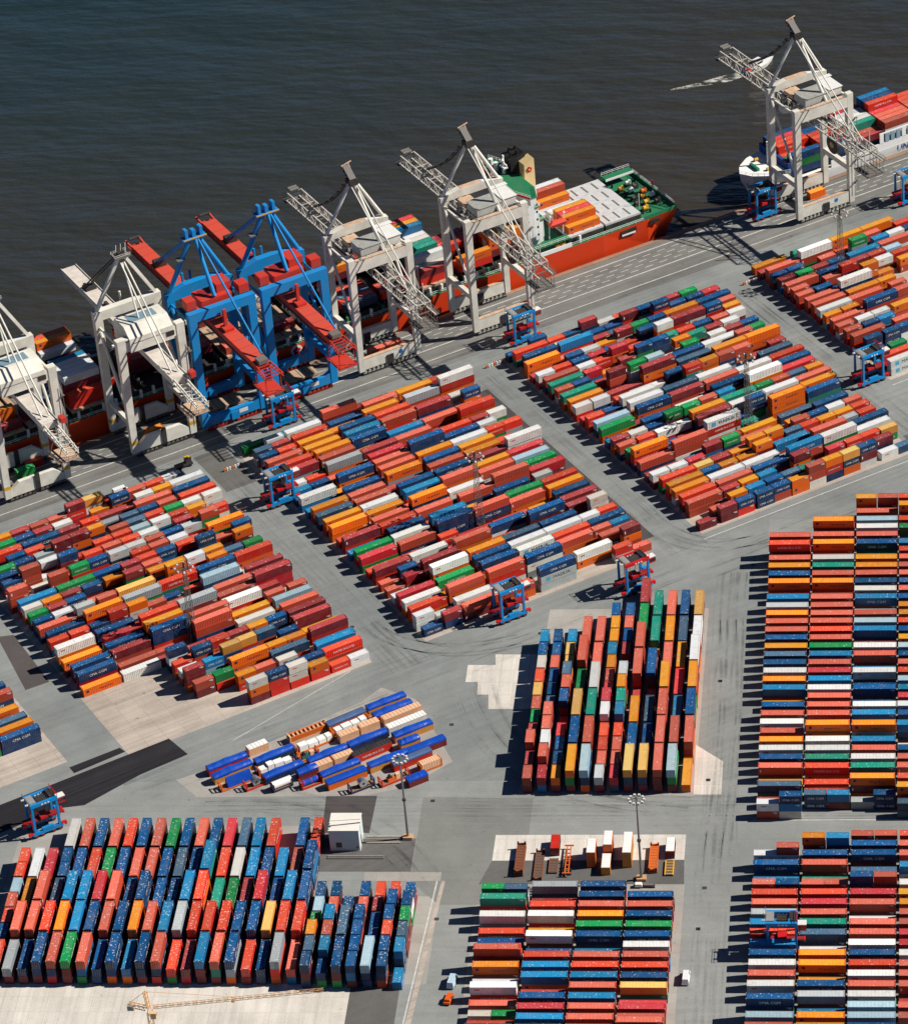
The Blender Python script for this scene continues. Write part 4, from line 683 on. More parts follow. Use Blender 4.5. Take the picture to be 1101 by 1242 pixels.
# lettering: flat painted words standing 15 mm proud of the side
WORDS = {}
def letter_mesh(kind, L):
    key = (kind, L)
    if key in WORDS: return WORDS[key]
    big = L
    vs, fs, mi, mats = [], [], [], []
    def put(word, size, x, z, material, sx=1.0):
        v, f = text_mesh(word, size); k = len(vs)
        if material not in mats: mats.append(material)
        vs.extend((x + a * sx, z + b_) for a, b_, _ in v); fs.extend(tuple(k + i for i in q) for q in f); mi.extend([mats.index(material)] * len(f))
    def rect(x0, x1, z0, z1, material):
        k = len(vs)
        if material not in mats: mats.append(material)
        vs.extend([(x0, z0), (x1, z0), (x1, z1), (x0, z1)]); fs.append((k, k + 1, k + 2, k + 3)); mi.append(mats.index(material))
    h = CH / 2
    if kind == 'b': put('CMA CGM', 1.15 if big else .95, 0, h - .1, white_l, 1.05)
    elif kind == 'o':
        rect(-LEN[big] / 2 + .9, -LEN[big] / 2 + 1.7, h - .1, h + .7, navy_l)
        if big: put('Hapag-Lloyd', .85, 1.2, h, navy_l)
    elif kind == 'r': put('HAMBURG S\u00dcD', 1.0 if big else .62, 0, h, white_l)
    elif kind == 'g': put('EVERGREEN', 1.15 if big else .75, 0, h - .1, white_l)
    elif kind == 'w':
        if big: put('MAERSK', 1.5, 1.0, h, black_l, 1.1); rect(-4.4, -3.0, h - .7, h + .7, cyan_l)
        else: rect(-2.2, -1.3, h + .1, h + .35, mat('red_lettering', (190, 60, 50), .6, grime=.1))
    elif kind == 'wr': rect(-LEN[big] / 2 + 1.2, -LEN[big] / 2 + 2.6, h + .2, h + .5, mat('red_lettering', (190, 60, 50), .6, grime=.1))
    elif kind == 'i': rect(LEN[big] / 2 - 1.7, LEN[big] / 2 - .45, 2.12, 2.3, white_l); rect(LEN[big] / 2 - 1.2, LEN[big] / 2 - .5, 1.8, 1.95, white_l)
    elif kind == 'm': rect(-LEN[big] / 2 + .5, -LEN[big] / 2 + .8, h - .4, h + .5, white_l)
    WORDS[key] = (vs, fs, mi, mats); return WORDS[key]
LMESH = {}
def letter_obj_mesh(kind, L):
    if (kind, L) in LMESH: return LMESH[(kind, L)]
    vs, fs, mi, mats = letter_mesh(kind, L)
    me = bpy.data.meshes.new('container_lettering'); me.from_pydata([(x, 0, z) for x, z in vs], [], fs)
    for m_ in mats: me.materials.append(m_)
    me.polygons.foreach_set('material_index', mi); me.update(); LMESH[(kind, L)] = me; return me
KINDMAP = {'b': 'b', 'c': 'b', 'o': 'o', 'r': 'r', 'g': 'g', 'm': 'm', 's': 'm', 'k': 'b', 'w': 'wr'}
class Box: pass
BOXES = []
def parse():
    idx = 0
    for blk, ang, rows in STACKS:
        for x, y, k, feet, *paints in rows:
            b = Box(); b.x, b.y, b.k = x, y, k; big = feet == 40; lv = [list(SRGB)[p] for p in paints]
            a = R(ang); ax = Vector((math.cos(a), math.sin(a), 0)); ay = Vector((-math.sin(a), math.cos(a), 0))
            end_on = blk in ('C1', 'BL', 'BS')
            c = Vector((b.x, b.y, 0)) + ax * LEN[big] / 2 + ay * (CW / 2) * (-1 if end_on else 1)
            for lev, ch in enumerate(lv):
                q = Box(); q.i = idx; idx += 1
                q.c = c + Vector((rng.uniform(-.13, .13), rng.uniform(-.09, .09), lev * 2.605)); q.a = a + R(rng.uniform(-.35, .35)); q.big = big; q.ch = ch; q.lev = lev; q.n = len(lv); q.blk = blk; q.k = b.k; q.x, q.y = b.x, b.y; q.end_on = end_on
                q.col = col_of(ch); q.wd = None
                top = lev == len(lv) - 1
                p = {'b': .75, 'c': .35, 'o': .85, 'r': .5, 'g': .8, 'm': .25, 's': .2, 'k': .5, 'w': .6}.get(ch, 0)
                if rng.random() < p: q.wd = KINDMAP[ch]
                if ch == 'x': q.wd = 'w'
                elif q.wd is None and rng.random() < .6 and ch not in 'wyln': q.wd = 'i'
                BOXES.append(q)
parse()
INDIV = set([16, 24, 30, 37, 43, 66, 82, 83, 92, 96, 100, 103, 105, 108, 118, 125, 131, 139, 144, 170, 178, 181, 188, 193, 197, 208, 289, 449, 452, 457, 464, 469, 472, 475, 478, 482, 484, 495, 497, 499, 507, 524, 540, 543, 548, 550, 552, 567, 569, 572, 575, 577, 602, 608, 611, 619, 626, 631, 660, 673, 681, 694, 699, 720, 727, 730, 736, 743, 754, 756, 780, 783, 795, 840, 863, 866, 869, 896, 954, 957, 963, 966, 969, 971, 994, 1036, 1042, 1053, 1055, 1106, 1114, 1233, 1249, 1319, 1343, 1409, 1429, 1432, 1434, 1436, 1438, 1440, 1442, 1444, 1446, 1448, 1450, 1452, 1456, 1460, 1466, 1472, 1481, 1494, 1496, 1498, 1500, 1503, 1505, 1507, 1509, 1511, 1513, 1517, 1519, 1523, 1525, 1535, 1543, 1548, 1549, 1558, 1560, 1562, 1564, 1566, 1569, 1571, 1573, 1575, 1577, 1579, 1581, 1583, 1589, 1601, 1702, 1705, 1707, 1709, 1711, 1713, 1715, 1717, 1719, 1721, 1723, 1725, 1732, 1742, 1744, 1747, 1749, 1751, 1754, 1757, 1759, 1761, 1763, 1770, 1772, 1784, 1786, 1788, 1790, 1792, 1794, 1796, 1798, 1800, 1803, 1805, 1807, 1816, 1818, 1868, 1870, 1872, 1875, 1881, 1884, 1894, 1898, 1900, 1902, 1904, 1906, 1908, 1910, 1913, 1915, 1917, 1924, 1926, 1928, 1930, 1932, 1934, 1936, 1939, 1941, 1943, 1945, 1947, 1949, 1955, 1959, 1961, 1963, 1965, 1967, 1969, 1971, 1973, 1975, 1977, 1979, 2243, 2246, 2252, 2255, 2258, 2263, 2266, 2277, 2280, 2283, 2290, 2293, 2296, 2303, 2306, 2309, 2315, 2318, 2321, 2325, 2328, 2331, 2335, 2339, 2342, 2345, 2352, 2355, 2364, 2367, 2375, 2378, 2381, 2387, 2390, 2393, 2401, 2404, 2413, 2416, 2425, 2428, 2436, 2439, 2442, 2448, 2451, 2458, 2461, 2464, 2470, 2473, 2476, 2516, 2519, 2540, 2600])   # the 300 containers that show largest
def pos_words(q):
    """row / column counted the way one would in the photograph"""
    if q.end_on:
        ys = sorted({round(b.y, 1) for b in BOXES if b.blk == q.blk and b.k == q.k} )
        ks = sorted({b.k for b in BOXES if b.blk == q.blk})
        return 'column %d from left' % (ks.index(q.k) + 1), 'stack %d from front' % (sorted_rank(q))
    if q.blk in ('R', 'BR', 'BM'):
        return ('column %d from left' % (col_rank(q) + 1) if q.big else 'column %d %s' % (col_rank(q) + 1, half_of(q))), 'row %d from front' % (q.k + 1)
    xs = sorted({round((Vector((b.x, b.y, 0))).dot(QE), 1) for b in BOXES if b.blk == q.blk and b.k == q.k})
    me = round(Vector((q.x, q.y, 0)).dot(QE), 1)
    return 'row %d from front' % (q.k + 1), 'stack %d from left' % (xs.index(me) + 1)
def sorted_rank(q):
    if not q.end_on: return 1
    ys = sorted({round(math.hypot(b.x, 0) * 0 + b.y, 1) for b in BOXES if b.blk == q.blk and b.k == q.k})
    return ys.index(round(q.y, 1)) + 1
def col_rank(q):
    x0 = min(b.x for b in BOXES if b.blk == q.blk)
    return int((q.x - x0 + 2) / 12.9)
def half_of(q):
    x0 = min(b.x for b in BOXES if b.blk == q.blk)
    return 'right half' if (q.x - x0 + 2) % 12.9 > 6.5 else 'left half'
SHORTPLACE = {'BL': 'bottom left block', 'BS': 'small end-on block', 'C1': 'centre block', 'R': 'right-hand block', 'BR': 'bottom right block', 'BM': 'bottom centre block',
              'Q0': 'left-edge block', 'Q1': 'left quay block', 'Q2': 'middle quay block', 'Q3': 'right quay block', 'Q4': 'far quay block'}
def short_label(q):
    a, b = pos_words(q)
    lv = 'topmost' if q.lev == q.n - 1 else ('lowest' if q.lev == 0 else 'middle')
    s = '%s %s container, %s, %s, %s, %s' % (NAMES[q.ch].split()[-1] if NAMES[q.ch].split()[0] in ('bright',) else NAMES[q.ch], 'long' if q.big else 'short', lv, b, a, SHORTPLACE[q.blk])
    while len(s.replace(',', '').split()) > 16 and ' from ' in s:
        s = s.replace(' from left', '', 1) if ' from left' in s else s.replace(' from front', '', 1)
    return s
nface = 0
mb = MB(); cols = []      # the smaller-looking rest: one object
def stuff_box(mb, c, a, L, col, wd=None, big=True):
    ax = Vector((math.cos(a), math.sin(a), 0)); ay = Vector((-math.sin(a), math.cos(a), 0)); l, w = L / 2, CW / 2
    def P(x, y, z): return c + ax * x + ay * y + Vector((0, 0, z))
    k0 = len(mb.f)
    base = [P(-l, -w, 0), P(l, -w, 0), P(l, w, 0), P(-l, w, 0)]; topo = [P(-l, -w, CH), P(l, -w, CH), P(l, w, CH), P(-l, w, CH)]
    mb.add(base + topo, [(0, 1, 5, 4), (1, 2, 6, 5), (2, 3, 7, 6), (3, 0, 4, 7)], side_a)
    i = .13; inn = [P(-l + i * 1.6, -w + i, CH), P(l - i * 1.6, -w + i, CH), P(l - i * 1.6, w - i, CH), P(-l + i * 1.6, w - i, CH)]
    low = [p - Vector((0, 0, .05)) for p in inn]
    mb.add(topo + inn, [(0, 1, 5, 4), (1, 2, 6, 5), (2, 3, 7, 6), (3, 0, 4, 7)], side_a)
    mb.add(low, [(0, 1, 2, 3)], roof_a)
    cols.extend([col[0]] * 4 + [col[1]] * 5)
    if wd:
        vs, fs, mi, mats = letter_mesh(wd, big); k0 = len(mb.f); k = len(mb.v)
        mb.v += [tuple(P(x, -w - .015, z)) for x, z in vs]; mb.f += [tuple(k + i_ for i_ in q) for q in fs]; mb.mi += [mb.m(mats[j]) for j in mi]
        cols.extend([(.8, .8, .8, 1)] * (len(mb.f) - k0))
def finish_stuff(mb, name, label):
    o = mb.obj(name, label=label, cat='containers', kind='stuff')
    at = o.data.attributes.new('Col', 'FLOAT_COLOR', 'FACE')
    at.data.foreach_set('color', [v for c in cols for v in c]); return o
GROUP = 'shipping containers stacked on the terminal'
made = []
for q in BOXES:
    if q.i in INDIV:
        o = bpy.data.objects.new('shipping_container', BODY[q.ch, q.big]); C.objects.link(o)
        o.location = q.c; o.rotation_euler = (0, 0, q.a)
        tag(o, short_label(q), 'container', GROUP); made.append(o)
        if q.end_on and q.blk in ('BL', 'BS', 'C1'):
            for sy in (-1, 1):
                d = bpy.data.objects.new('door', DOOR[q.ch]); C.objects.link(d); d.parent = o
                d.location = (-LEN[q.big] / 2 - .0, sy * .56, 0); d.rotation_euler = (0, 0, PI)
        if q.wd:
            d = bpy.data.objects.new('lettering', letter_obj_mesh(q.wd, q.big)); C.objects.link(d); d.parent = o; d.location = (0, -CW / 2 - .015, 0)
    else:
        hidden = q.lev == 0 and q.n > 2 and not q.end_on
        stuff_box(mb, q.c, q.a, LEN[q.big], q.col, None if hidden else q.wd, q.big)
# fallen-short checks: make labels unique
seen = {}
for o in made: seen.setdefault(o['label'], []).append(o)
# ================================================================ ship-to-shore cranes
w_paint = mat('crane_white_paint', (234, 229, 214), 0.5, grime=0.32, gscale=0.25)
w_rust = mat('crane_rusty_walkway', (214, 178, 146), 0.8, grime=0.5, gscale=0.5)
boom_w = mat('boom_weathered_white', (206, 200, 188), 0.6, grime=0.5, gscale=0.6)
w_grey = mat('crane_grey_house', (186, 188, 180), 0.5, grime=0.3)
b_paint = mat('crane_blue_paint', (6, 138, 206), 0.45, grime=0.22, gscale=0.25)
r_paint = mat('crane_red_paint', (206, 52, 36), 0.5, grime=0.4, gscale=0.4)
r_boom = mat('crane_red_boom', (214, 76, 56), 0.6, grime=0.35, gscale=0.3)
d_steel = mat('dark_steel', (52, 50, 50), 0.5, grime=0.3)
g_steel = mat('walkway_steel', (116, 112, 106), 0.6, grime=0.3)
y_paint = mat('yellow_paint', (226, 170, 50), 0.5)
glass = mat('cab_glass', (24, 34, 44), 0.1, grime=0.05, spec=0.6)
tyre = mat('tyre_rubber', (26, 26, 28), 0.8)
hub_red = mat('wheel_hub_red', (150, 30, 34), 0.5)
red_m = mat('signal_red', (206, 26, 30), 0.45, grime=0.15)
white_m = mat('clean_white', (232, 230, 224), 0.45, grime=0.12)
orange_m = mat('orange_paint', (226, 106, 30), 0.5)
R_LAND = -262.8; GAUGE = 16.0
def bogie_mb(n, pitch, frame, wheelm):
    mb = MB()
    for i in range(n):
        x = (i - (n - 1) / 2) * pitch
        mb.box(x - pitch * .36, x + pitch * .36, -.35, .35, .75, 1.55, frame)
        mb.box(x - .25, x + .25, -.5, .5, 1.4, 2.3, frame)
        for s in (-.28, .28): mb.tube((x + s * pitch, -.28, .42), (x + s * pitch, .28, .42), .42, wheelm, 10)
    return mb
def rails(mb, p, q, m, h=1.1, step=3.0):
    p, q = Vector(p), Vector(q); L = (q - p).length; n = max(1, int(L / step))
    for z in (h * .5, h): mb.bar(p + Vector((0, 0, z)), q + Vector((0, 0, z)), .09, .09, m)
    for i in range(n + 1):
        a = p.lerp(q, i / n); mb.bar(a, a + Vector((0, 0, h)), .09, .09, m)
def stairs_tower(mb, x, y, z0, z1, m):
    n = int((z1 - z0) / 3.6)
    for i in range(n):
        a = z0 + i * (z1 - z0) / n; b = z0 + (i + 1) * (z1 - z0) / n; s = 1 if i % 2 else -1
        mb.bar((x, y - 1.4 * s, a), (x, y + 1.4 * s, b), .7, .16, m); mb.box(x - .5, x + .5, y + (1.2 if s > 0 else -2.2), y + (2.2 if s > 0 else -1.2), b - .1, b, m)
    for yy in (-1.9, 1.9): mb.bar((x, y + yy, z0), (x, y + yy, z1), .12, .12, m)
def crane_white_truss(label):
    G = GAUGE; X = 10.4
    root = empty('gantry_crane', (0, 0, 0), label=label, cat='crane', group='ship-to-shore gantry cranes along the quay')
    for y in (0, G):
        for sx in (-1, 1):
            m = MB(); m.hexa([(sx * X - .95, y - .8, 1.9), (sx * X + .95, y - .8, 1.9), (sx * X + .95, y + .8, 1.9), (sx * X - .95, y + .8, 1.9)],
                             [(sx * X - 1.15, y - 1.0, 43.4), (sx * X + 1.15, y - 1.0, 43.4), (sx * X + 1.15, y + 1.0, 43.4), (sx * X - 1.15, y + 1.0, 43.4)], w_paint)
            m.obj('leg', root)
            b = bogie_mb(6, 1.55, w_grey, d_steel).obj('bogie', root); b.location = (sx * 5.3, y, 0)
        m = MB(); m.box(-X + .96, X - .96, y - .62, y + .62, 2.3, 6.3, w_paint); m.box(-X + .96, X - .96, y - .7, y + .7, 6.3, 6.38, w_rust)
        m.box(-1.2, 1.2, y - .95, y - .63, 2.0, 5.0, d_steel); m.obj('sill_beam', root)
        if y == 0:
            m = MB(); m.tube((4.0, -.66, 4.6), (4.0, -.64, 4.6), .75, mat('crane_blue_disc', (30, 120, 190), .5), 16); m.box(.6, 3, -.66, -.63, 3.9, 5.3, white_m); m.obj('number_plate', root)
    for sx in (-1, 1):
        m = MB(); m.bar((sx * X, .82, 14.6), (sx * X, G - .82, 14.6), 1.5, 1.9, w_paint); m.obj('side_beam', root)
        m = MB(); m.tube((sx * X, G - .9, 40.6), (sx * X, .9, 17.5), .48, w_paint, 8); m.obj('side_brace', root)
        m = MB(); m.bar((sx * X, 1, 41.5), (sx * X, G - 1, 41.5), .55, .7, w_paint); m.obj('tie_beam', root)
    m = MB()   # waterside portal beam, deeper in the middle where the boom hinges
    prof = [(-X - 1.2, 43.4), (X + 1.2, 43.4), (X + 1.2, 45.0), (4, 46.3), (-4, 46.3), (-X - 1.2, 45.0)]
    m.add([(x, G - 1.1, z) for x, z in prof] + [(x, G + 1.1, z) for x, z in prof], [(0, 1, 2, 3, 4, 5), (11, 10, 9, 8, 7, 6)] + [(i, i + 6, (i + 1) % 6 + 6, (i + 1) % 6) for i in range(6)], w_paint)
    m.box(-4, 4, G - 1.0, G + 1.0, 46.3, 46.36, w_rust); m.obj('portal_beam', root)
    m = MB(); m.box(-X + 1.2, X - 1.2, -1.0, 1.0, 38.6, 42.4, w_paint); m.box(-X + 1.2, X - 1.2, -1.0, 1.0, 42.4, 42.47, w_rust)
    rails(m, (-X + 1.3, -1.0, 42.45), (X - 1.3, -1.0, 42.45), w_paint); m.obj('portal_beam', root)
    m = MB()   # lattice boom
    y0, y1 = -31.5, 62.0; n = 27
    for sx in (-1, 1):
        x = sx * 2.5
        m.bar((x, y0, 34.2), (x, y1, 34.2), .42, .42, boom_w); m.bar((x, y0 + 3, 37.6), (x, y1 - 2, 37.6), .42, .42, boom_w)
        for i in range(n):
            a = y0 + 3 + (y1 - y0 - 5) * i / n; b = y0 + 3 + (y1 - y0 - 5) * (i + 1) / n
            m.bar((x, a, 34.4), (x, a, 37.5), .2, .2, boom_w)
            m.bar((x, a, 34.4 if i % 2 else 37.5), (x, b, 37.5 if i % 2 else 34.4), .16, .16, boom_w)
    for i in range(n + 1):
        a = y0 + 3 + (y1 - y0 - 5) * i / n; m.bar((-2.5, a, 34.2), (2.5, a, 34.2), .3, .3, g_steel)
        if i % 3 == 0: m.bar((-2.5, a, 37.6), (2.5, a, 37.6), .24, .24, boom_w)
    m.box(2.8, 3.8, y0, y1, 34.0, 34.1, g_steel); rails(m, (3.8, y0, 34.1), (3.8, y1, 34.1), g_steel, step=5)
    m.obj('boom', root)
    m = MB()
    for a in (y1 - .5, y1 - 2): m.tube((-1.6, a, 38.3), (1.6, a, 38.3), .55, g_steel, 10)
    m.box(-3.2, 3.2, y1 - 1.4, y1 + .6, 33.6, 33.9, g_steel); rails(m, (-3.2, y1 + .6, 33.9), (3.2, y1 + .6, 33.9), g_steel); m.obj('boom_tip', root)
    m = MB()
    for sx in (-1, 1):
        m.bar((sx * 2.5, -24, 42), (sx * 2.5, -24, 34), .3, .3, boom_w)
        for k in range(5): m.bar((sx * 3, -31 + k * 1.9, 34), (sx * 3, -31 + k * 1.9, 29.5), .14, .14, g_steel)
        m.bar((sx * 3, -31, 29.5), (sx * 3, -23, 29.5), .16, .16, g_steel); m.bar((sx * 3, -31, 31.2), (sx * 3, -23, 31.2), .12, .12, g_steel)
    m.box(-3.2, 3.2, -31.4, -23, 29.2, 29.4, g_steel); rails(m, (-3.2, -31.4, 29.4), (3.2, -31.4, 29.4), g_steel); m.obj('service_platform', root)
    A = (0, 14.6, 61.6)
    for sx in (-1, 1):
        m = MB(); m.tube((sx * X, G, 44.9), (sx * .8, 14.6, 62.0), .62, w_paint, 10); m.obj('mast_leg', root)
    m = MB(); m.tube((2.0, .6, 42.3), (.5, 14.2, 61.0), .55, w_paint, 10); m.obj('back_strut', root)
    m = MB(); m.tube((.9, 14.4, 61.2), (1.2, -22, 38), .24, w_paint, 6); m.tube((-.9, 14.4, 61.2), (-1.2, -22, 38), .24, w_paint, 6); m.obj('back_stay', root)
    m = MB(); m.box(-1.6, 1.6, 13.2, 16.2, 61.1, 63.0, d_steel); m.bar((0, 14, 62.8), (0, 18.6, 65.8), 2.2, 1.1, g_steel)
    m.bar((-1.4, 18.6, 66.1), (2.6, 19.4, 66.5), .3, .3, w_rust); m.bar((-1.2, 15, 63.2), (-1.2, 18.8, 66.4), .2, .2, w_rust); m.bar((1.2, 15, 63.2), (1.2, 18.8, 66.4), .2, .2, w_rust)
    for k in range(4): m.tube((-1.3, 15.0 + k * 1.2, 63.4 + k * .7), (1.3, 15.0 + k * 1.2, 63.4 + k * .7), .55, d_steel, 8)
    m.obj('mast_head', root)
    m = MB(); p, q = Vector((0, 16.4, 62.2)), Vector((0, 45.5, 38.4)); n = 13
    for i in range(n):
        a, b = p.lerp(q, (i + .08) / n), p.lerp(q, (i + .92) / n); sag = -2.2 * math.sin(PI * (i + .5) / n)
        off = Vector((0, 0, sag))
        for sx in (-.9, .9): m.bar(a + off + Vector((sx, 0, 0)), b + off + Vector((sx, 0, 0)), .3, .5 if i % 2 else .3, d_steel if i % 2 else g_steel)
        m.box(a.x - 1.2, a.x + 1.2, a.y - .3, a.y + .3, a.z + sag - .3, a.z + sag + .3, d_steel)
    m.obj('fore_stay', root)
    m = MB(); m.box(-5.6, 3.6, 1.6, 8.4, 42.3, 45.0, w_grey); m.box(-5.8, 3.8, 1.4, 8.6, 45.0, 45.14, mat('grey_roof', (168, 168, 160), .6, grime=.45, gscale=.7)); m.box(-5.8, -1.2, 9.2, 14.4, 42.0, 43.4, w_rust)
    m.obj('machinery_house', root)
    m = MB(); m.box(4.4, 9.2, 2.4, 9.4, 42.4, 45.2, w_paint); m.box(4.1, 9.6, 2.1, 9.8, 45.2, 45.36, white_m); m.box(3.9, 10.4, 9.8, 11.6, 45.5, 45.62, white_m); m.obj('electrical_house', root)
    m = MB(); m.box(-1.4, 1.4, 22.0, 25.2, 29.4, 32.2, white_m); m.box(-1.42, 1.42, 25.2, 25.26, 29.9, 31.6, glass); m.box(-2.6, 2.6, 20, 27, 32.8, 33.6, d_steel); m.obj('operator_cab', root)
    m = MB(); m.tube((7.6, 6.6, 21.5), (8.5, 6.6, 21.5), 3.4, d_steel, 20); m.tube((7.3, 6.6, 21.5), (7.6, 6.6, 21.5), 1.1, w_rust, 12); m.bar((8.7, 6.6, 21.5), (8.7, 6.6, 33), .5, .5, d_steel); m.obj('cable_reel', root)
    m = MB(); stairs_tower(m, X + 1.8, .2, 6, 34, g_steel); m.obj('stair', root)
    return root
def crane_white_box(label):
    G = GAUGE; X = 10.2
    root = empty('gantry_crane', (0, 0, 0), label=label, cat='crane', group='ship-to-shore gantry cranes along the quay')
    for y in (0, G):
        for sx in (-1, 1):
            m = MB(); m.hexa([(sx * X - 1.05, y - .9, 1.9), (sx * X + 1.05, y - .9, 1.9), (sx * X + 1.05, y + .9, 1.9), (sx * X - 1.05, y + .9, 1.9)],
                             [(sx * X - 1.35, y - 1.2, 43.0), (sx * X + 1.35, y - 1.2, 43.0), (sx * X + 1.35, y + 1.2, 43.0), (sx * X - 1.35, y + 1.2, 43.0)], w_paint)
            m.box(sx * X - 1.1, sx * X + 1.1, y - .95, y + .95, 5.2, 6.4, y_paint); m.obj('leg', root)
            b = bogie_mb(6, 1.5, g_steel, d_steel).obj('bogie', root); b.location = (sx * 5.2, y, 0)
        m = MB()
        prof = [(-X + 1.07, 2.0), (X - 1.07, 2.0), (X - 1.07, 4.2), (X - 4.2, 6.6), (-X + 4.2, 6.6), (-X + 1.07, 4.2)]
        m.add([(x, y - .7, z) for x, z in prof] + [(x, y + .7, z) for x, z in prof], [(0, 1, 2, 3, 4, 5), (11, 10, 9, 8, 7, 6)] + [(i, i + 6, (i + 1) % 6 + 6, (i + 1) % 6) for i in range(6)], w_paint)
        m.box(-.8, .8, y - 1.0, y - .72, 2.2, 7.6, d_steel); m.obj('sill_beam', root)
    for sx in (-1, 1):
        m = MB(); m.tube((sx * X, G - 1.1, 39.0), (sx * X, 1.0, 15.5), .55, w_paint, 8); m.obj('side_brace', root)
        m = MB(); m.bar((sx * X, 1.2, 40.5), (sx * X, G - 1.2, 40.5), .6, .8, w_paint); m.obj('tie_beam', root)
        m = MB(); m.bar((sx * X, 1, 12.5), (sx * X, G - 1, 12.5), 1.3, 1.7, w_paint); m.obj('side_beam', root)
    m = MB(); m.box(-X - 1.4, X + 1.4, G - 1.2, G + 1.2, 43.0, 46.2, w_paint); m.obj('portal_beam', root)
    m = MB(); m.box(-X - 1.36, -4.8, -1.2, 1.2, 43.0, 43.5, w_paint); m.box(-X + 1.3, X - 1.3, -1.0, 1.0, 38.9, 42.4, w_paint); m.obj('portal_beam', root)
    m = MB()   # box boom
    m.box(-2.5, 2.5, -20, 62, 34.2, 36.4, w_paint); m.box(-2.3, 2.3, -20, 62, 36.4, 36.46, mat('boom_top_pale', (222, 210, 198), .7, grime=.35))
    for k in range(16): m.box(-2.4, 2.4, -18 + k * 5, -17.7 + k * 5, 36.46, 36.52, w_paint)
    m.box(-2.7, -2.5, -20, 62, 36.2, 36.8, w_paint); m.box(2.5, 2.7, -20, 62, 36.2, 36.8, w_paint); m.obj('boom', root)
    m = MB()
    for sx in (-1, 1):
        m.bar((sx * 1.8, -20, 36), (sx * 1.8, -36, 34.4), .4, .5, w_paint); m.bar((sx * 1.8, -20, 34.4), (sx * 1.8, -36, 33.4), .4, .4, w_paint)
        for k in range(6): m.bar((sx * 1.8, -21 - k * 2.8, 34.2), (sx * 1.8, -22.5 - k * 2.8, 35.6), .22, .22, w_paint)
    for k in range(7): m.bar((-1.8, -21 - k * 2.4, 34.4), (1.8, -22 - k * 2.4, 34.4), .25, .25, w_paint)
    m.box(-4, 3, -33, -25, 29.6, 29.9, w_rust); rails(m, (-4, -33, 29.9), (3, -33, 29.9), g_steel); rails(m, (-4, -33, 29.9), (-4, -25, 29.9), g_steel)
    for x in (-3.6, 2.6):
        for y in (-32, -26): m.bar((x, y, 29.8), (x * .5, y, 34.4), .2, .2, g_steel)
    m.box(2.8, 4.6, -22.5, -20, 36.2, 38, r_paint); m.obj('service_platform', root)
    for sx in (-1, 1):
        m = MB(); m.bar((sx * X, G, 46), (sx * .9, 14.8, 63.2), 1.2, 1.0, w_paint); m.obj('mast_leg', root)
    m = MB(); m.tube((-1.2, 3.0, 44), (0, 14.4, 61.2), .3, w_paint, 6); m.obj('back_strut', root)
    m = MB(); m.tube((.6, 14.4, 61.2), (1.2, -17, 37), .3, w_paint, 6); m.tube((-.6, 14.4, 61.2), (-1.2, -17, 37), .3, w_paint, 6); m.obj('back_stay', root)
    m = MB(); m.box(-2.6, 2.6, 13.2, 16.6, 63.0, 63.4, g_steel); m.box(-1.2, 1.2, 14, 16, 63.4, 65.0, d_steel)
    for p, q in (((-2.6, 13.2, 63.4), (2.6, 13.2, 63.4)), ((-2.6, 16.6, 63.4), (2.6, 16.6, 63.4)), ((-2.6, 13.2, 63.4), (-2.6, 16.6, 63.4))): rails(m, p, q, w_paint)
    for x in (-1.6, 0, 1.6): m.bar((x, 15, 64), (x + .6, 15.4, 67), .2, .2, w_paint)
    m.obj('mast_head', root)
    m = MB()
    for sx in (-1, 1): m.bar((sx * .8, 16, 63.4), (sx * .9, 46, 38.0), .3, .4, d_steel)
    m.bar((-1.4, 46, 36.4), (-1.4, 46, 38.6), .8, .8, d_steel); m.bar((1.4, 46, 36.4), (1.4, 46, 38.6), .8, .8, d_steel); m.box(-1.8, 1.8, 44, 47.6, 36.5, 37.3, d_steel); m.obj('fore_stay', root)
    m = MB(); m.tube((2.6, 27, 36.4), (2.6, 27, 43.5), .4, w_paint, 8); m.box(-.5, .5, 30, 34, 36.5, 37.4, d_steel); m.obj('boom_post', root)
    m = MB(); prof = [(-1.6, 38.6), (10.4, 38.6), (10.4, 44.2), (8.4, 46.2), (2.0, 46.2), (-1.6, 43.4)]
    m.extrude_x(prof, -7.4, 7.6, w_paint); m.box(-4.5, 4.8, 3.2, 7.4, 46.2, 46.26, mat('blue_grey_roof', (120, 150, 164), .5)); m.box(5.0, 7.7, -1.75, -1.6, 40, 41.6, d_steel)
    m.box(-7, 7.2, -1.68, -1.6, 41.6, 41.75, g_steel); m.obj('machinery_house', root)
    m = MB(); m.box(-2.9, -.7, 21.0, 24.2, 30.2, 32.8, r_paint); m.box(-2.8, -.8, 24.2, 24.26, 30.8, 32.4, glass); m.box(-2.4, 2.4, 19.5, 26, 33.2, 34.1, d_steel); m.obj('operator_cab', root)
    m = MB(); stairs_tower(m, X + 2.0, .2, 6, 36, g_steel); m.obj('stair', root)
    return root
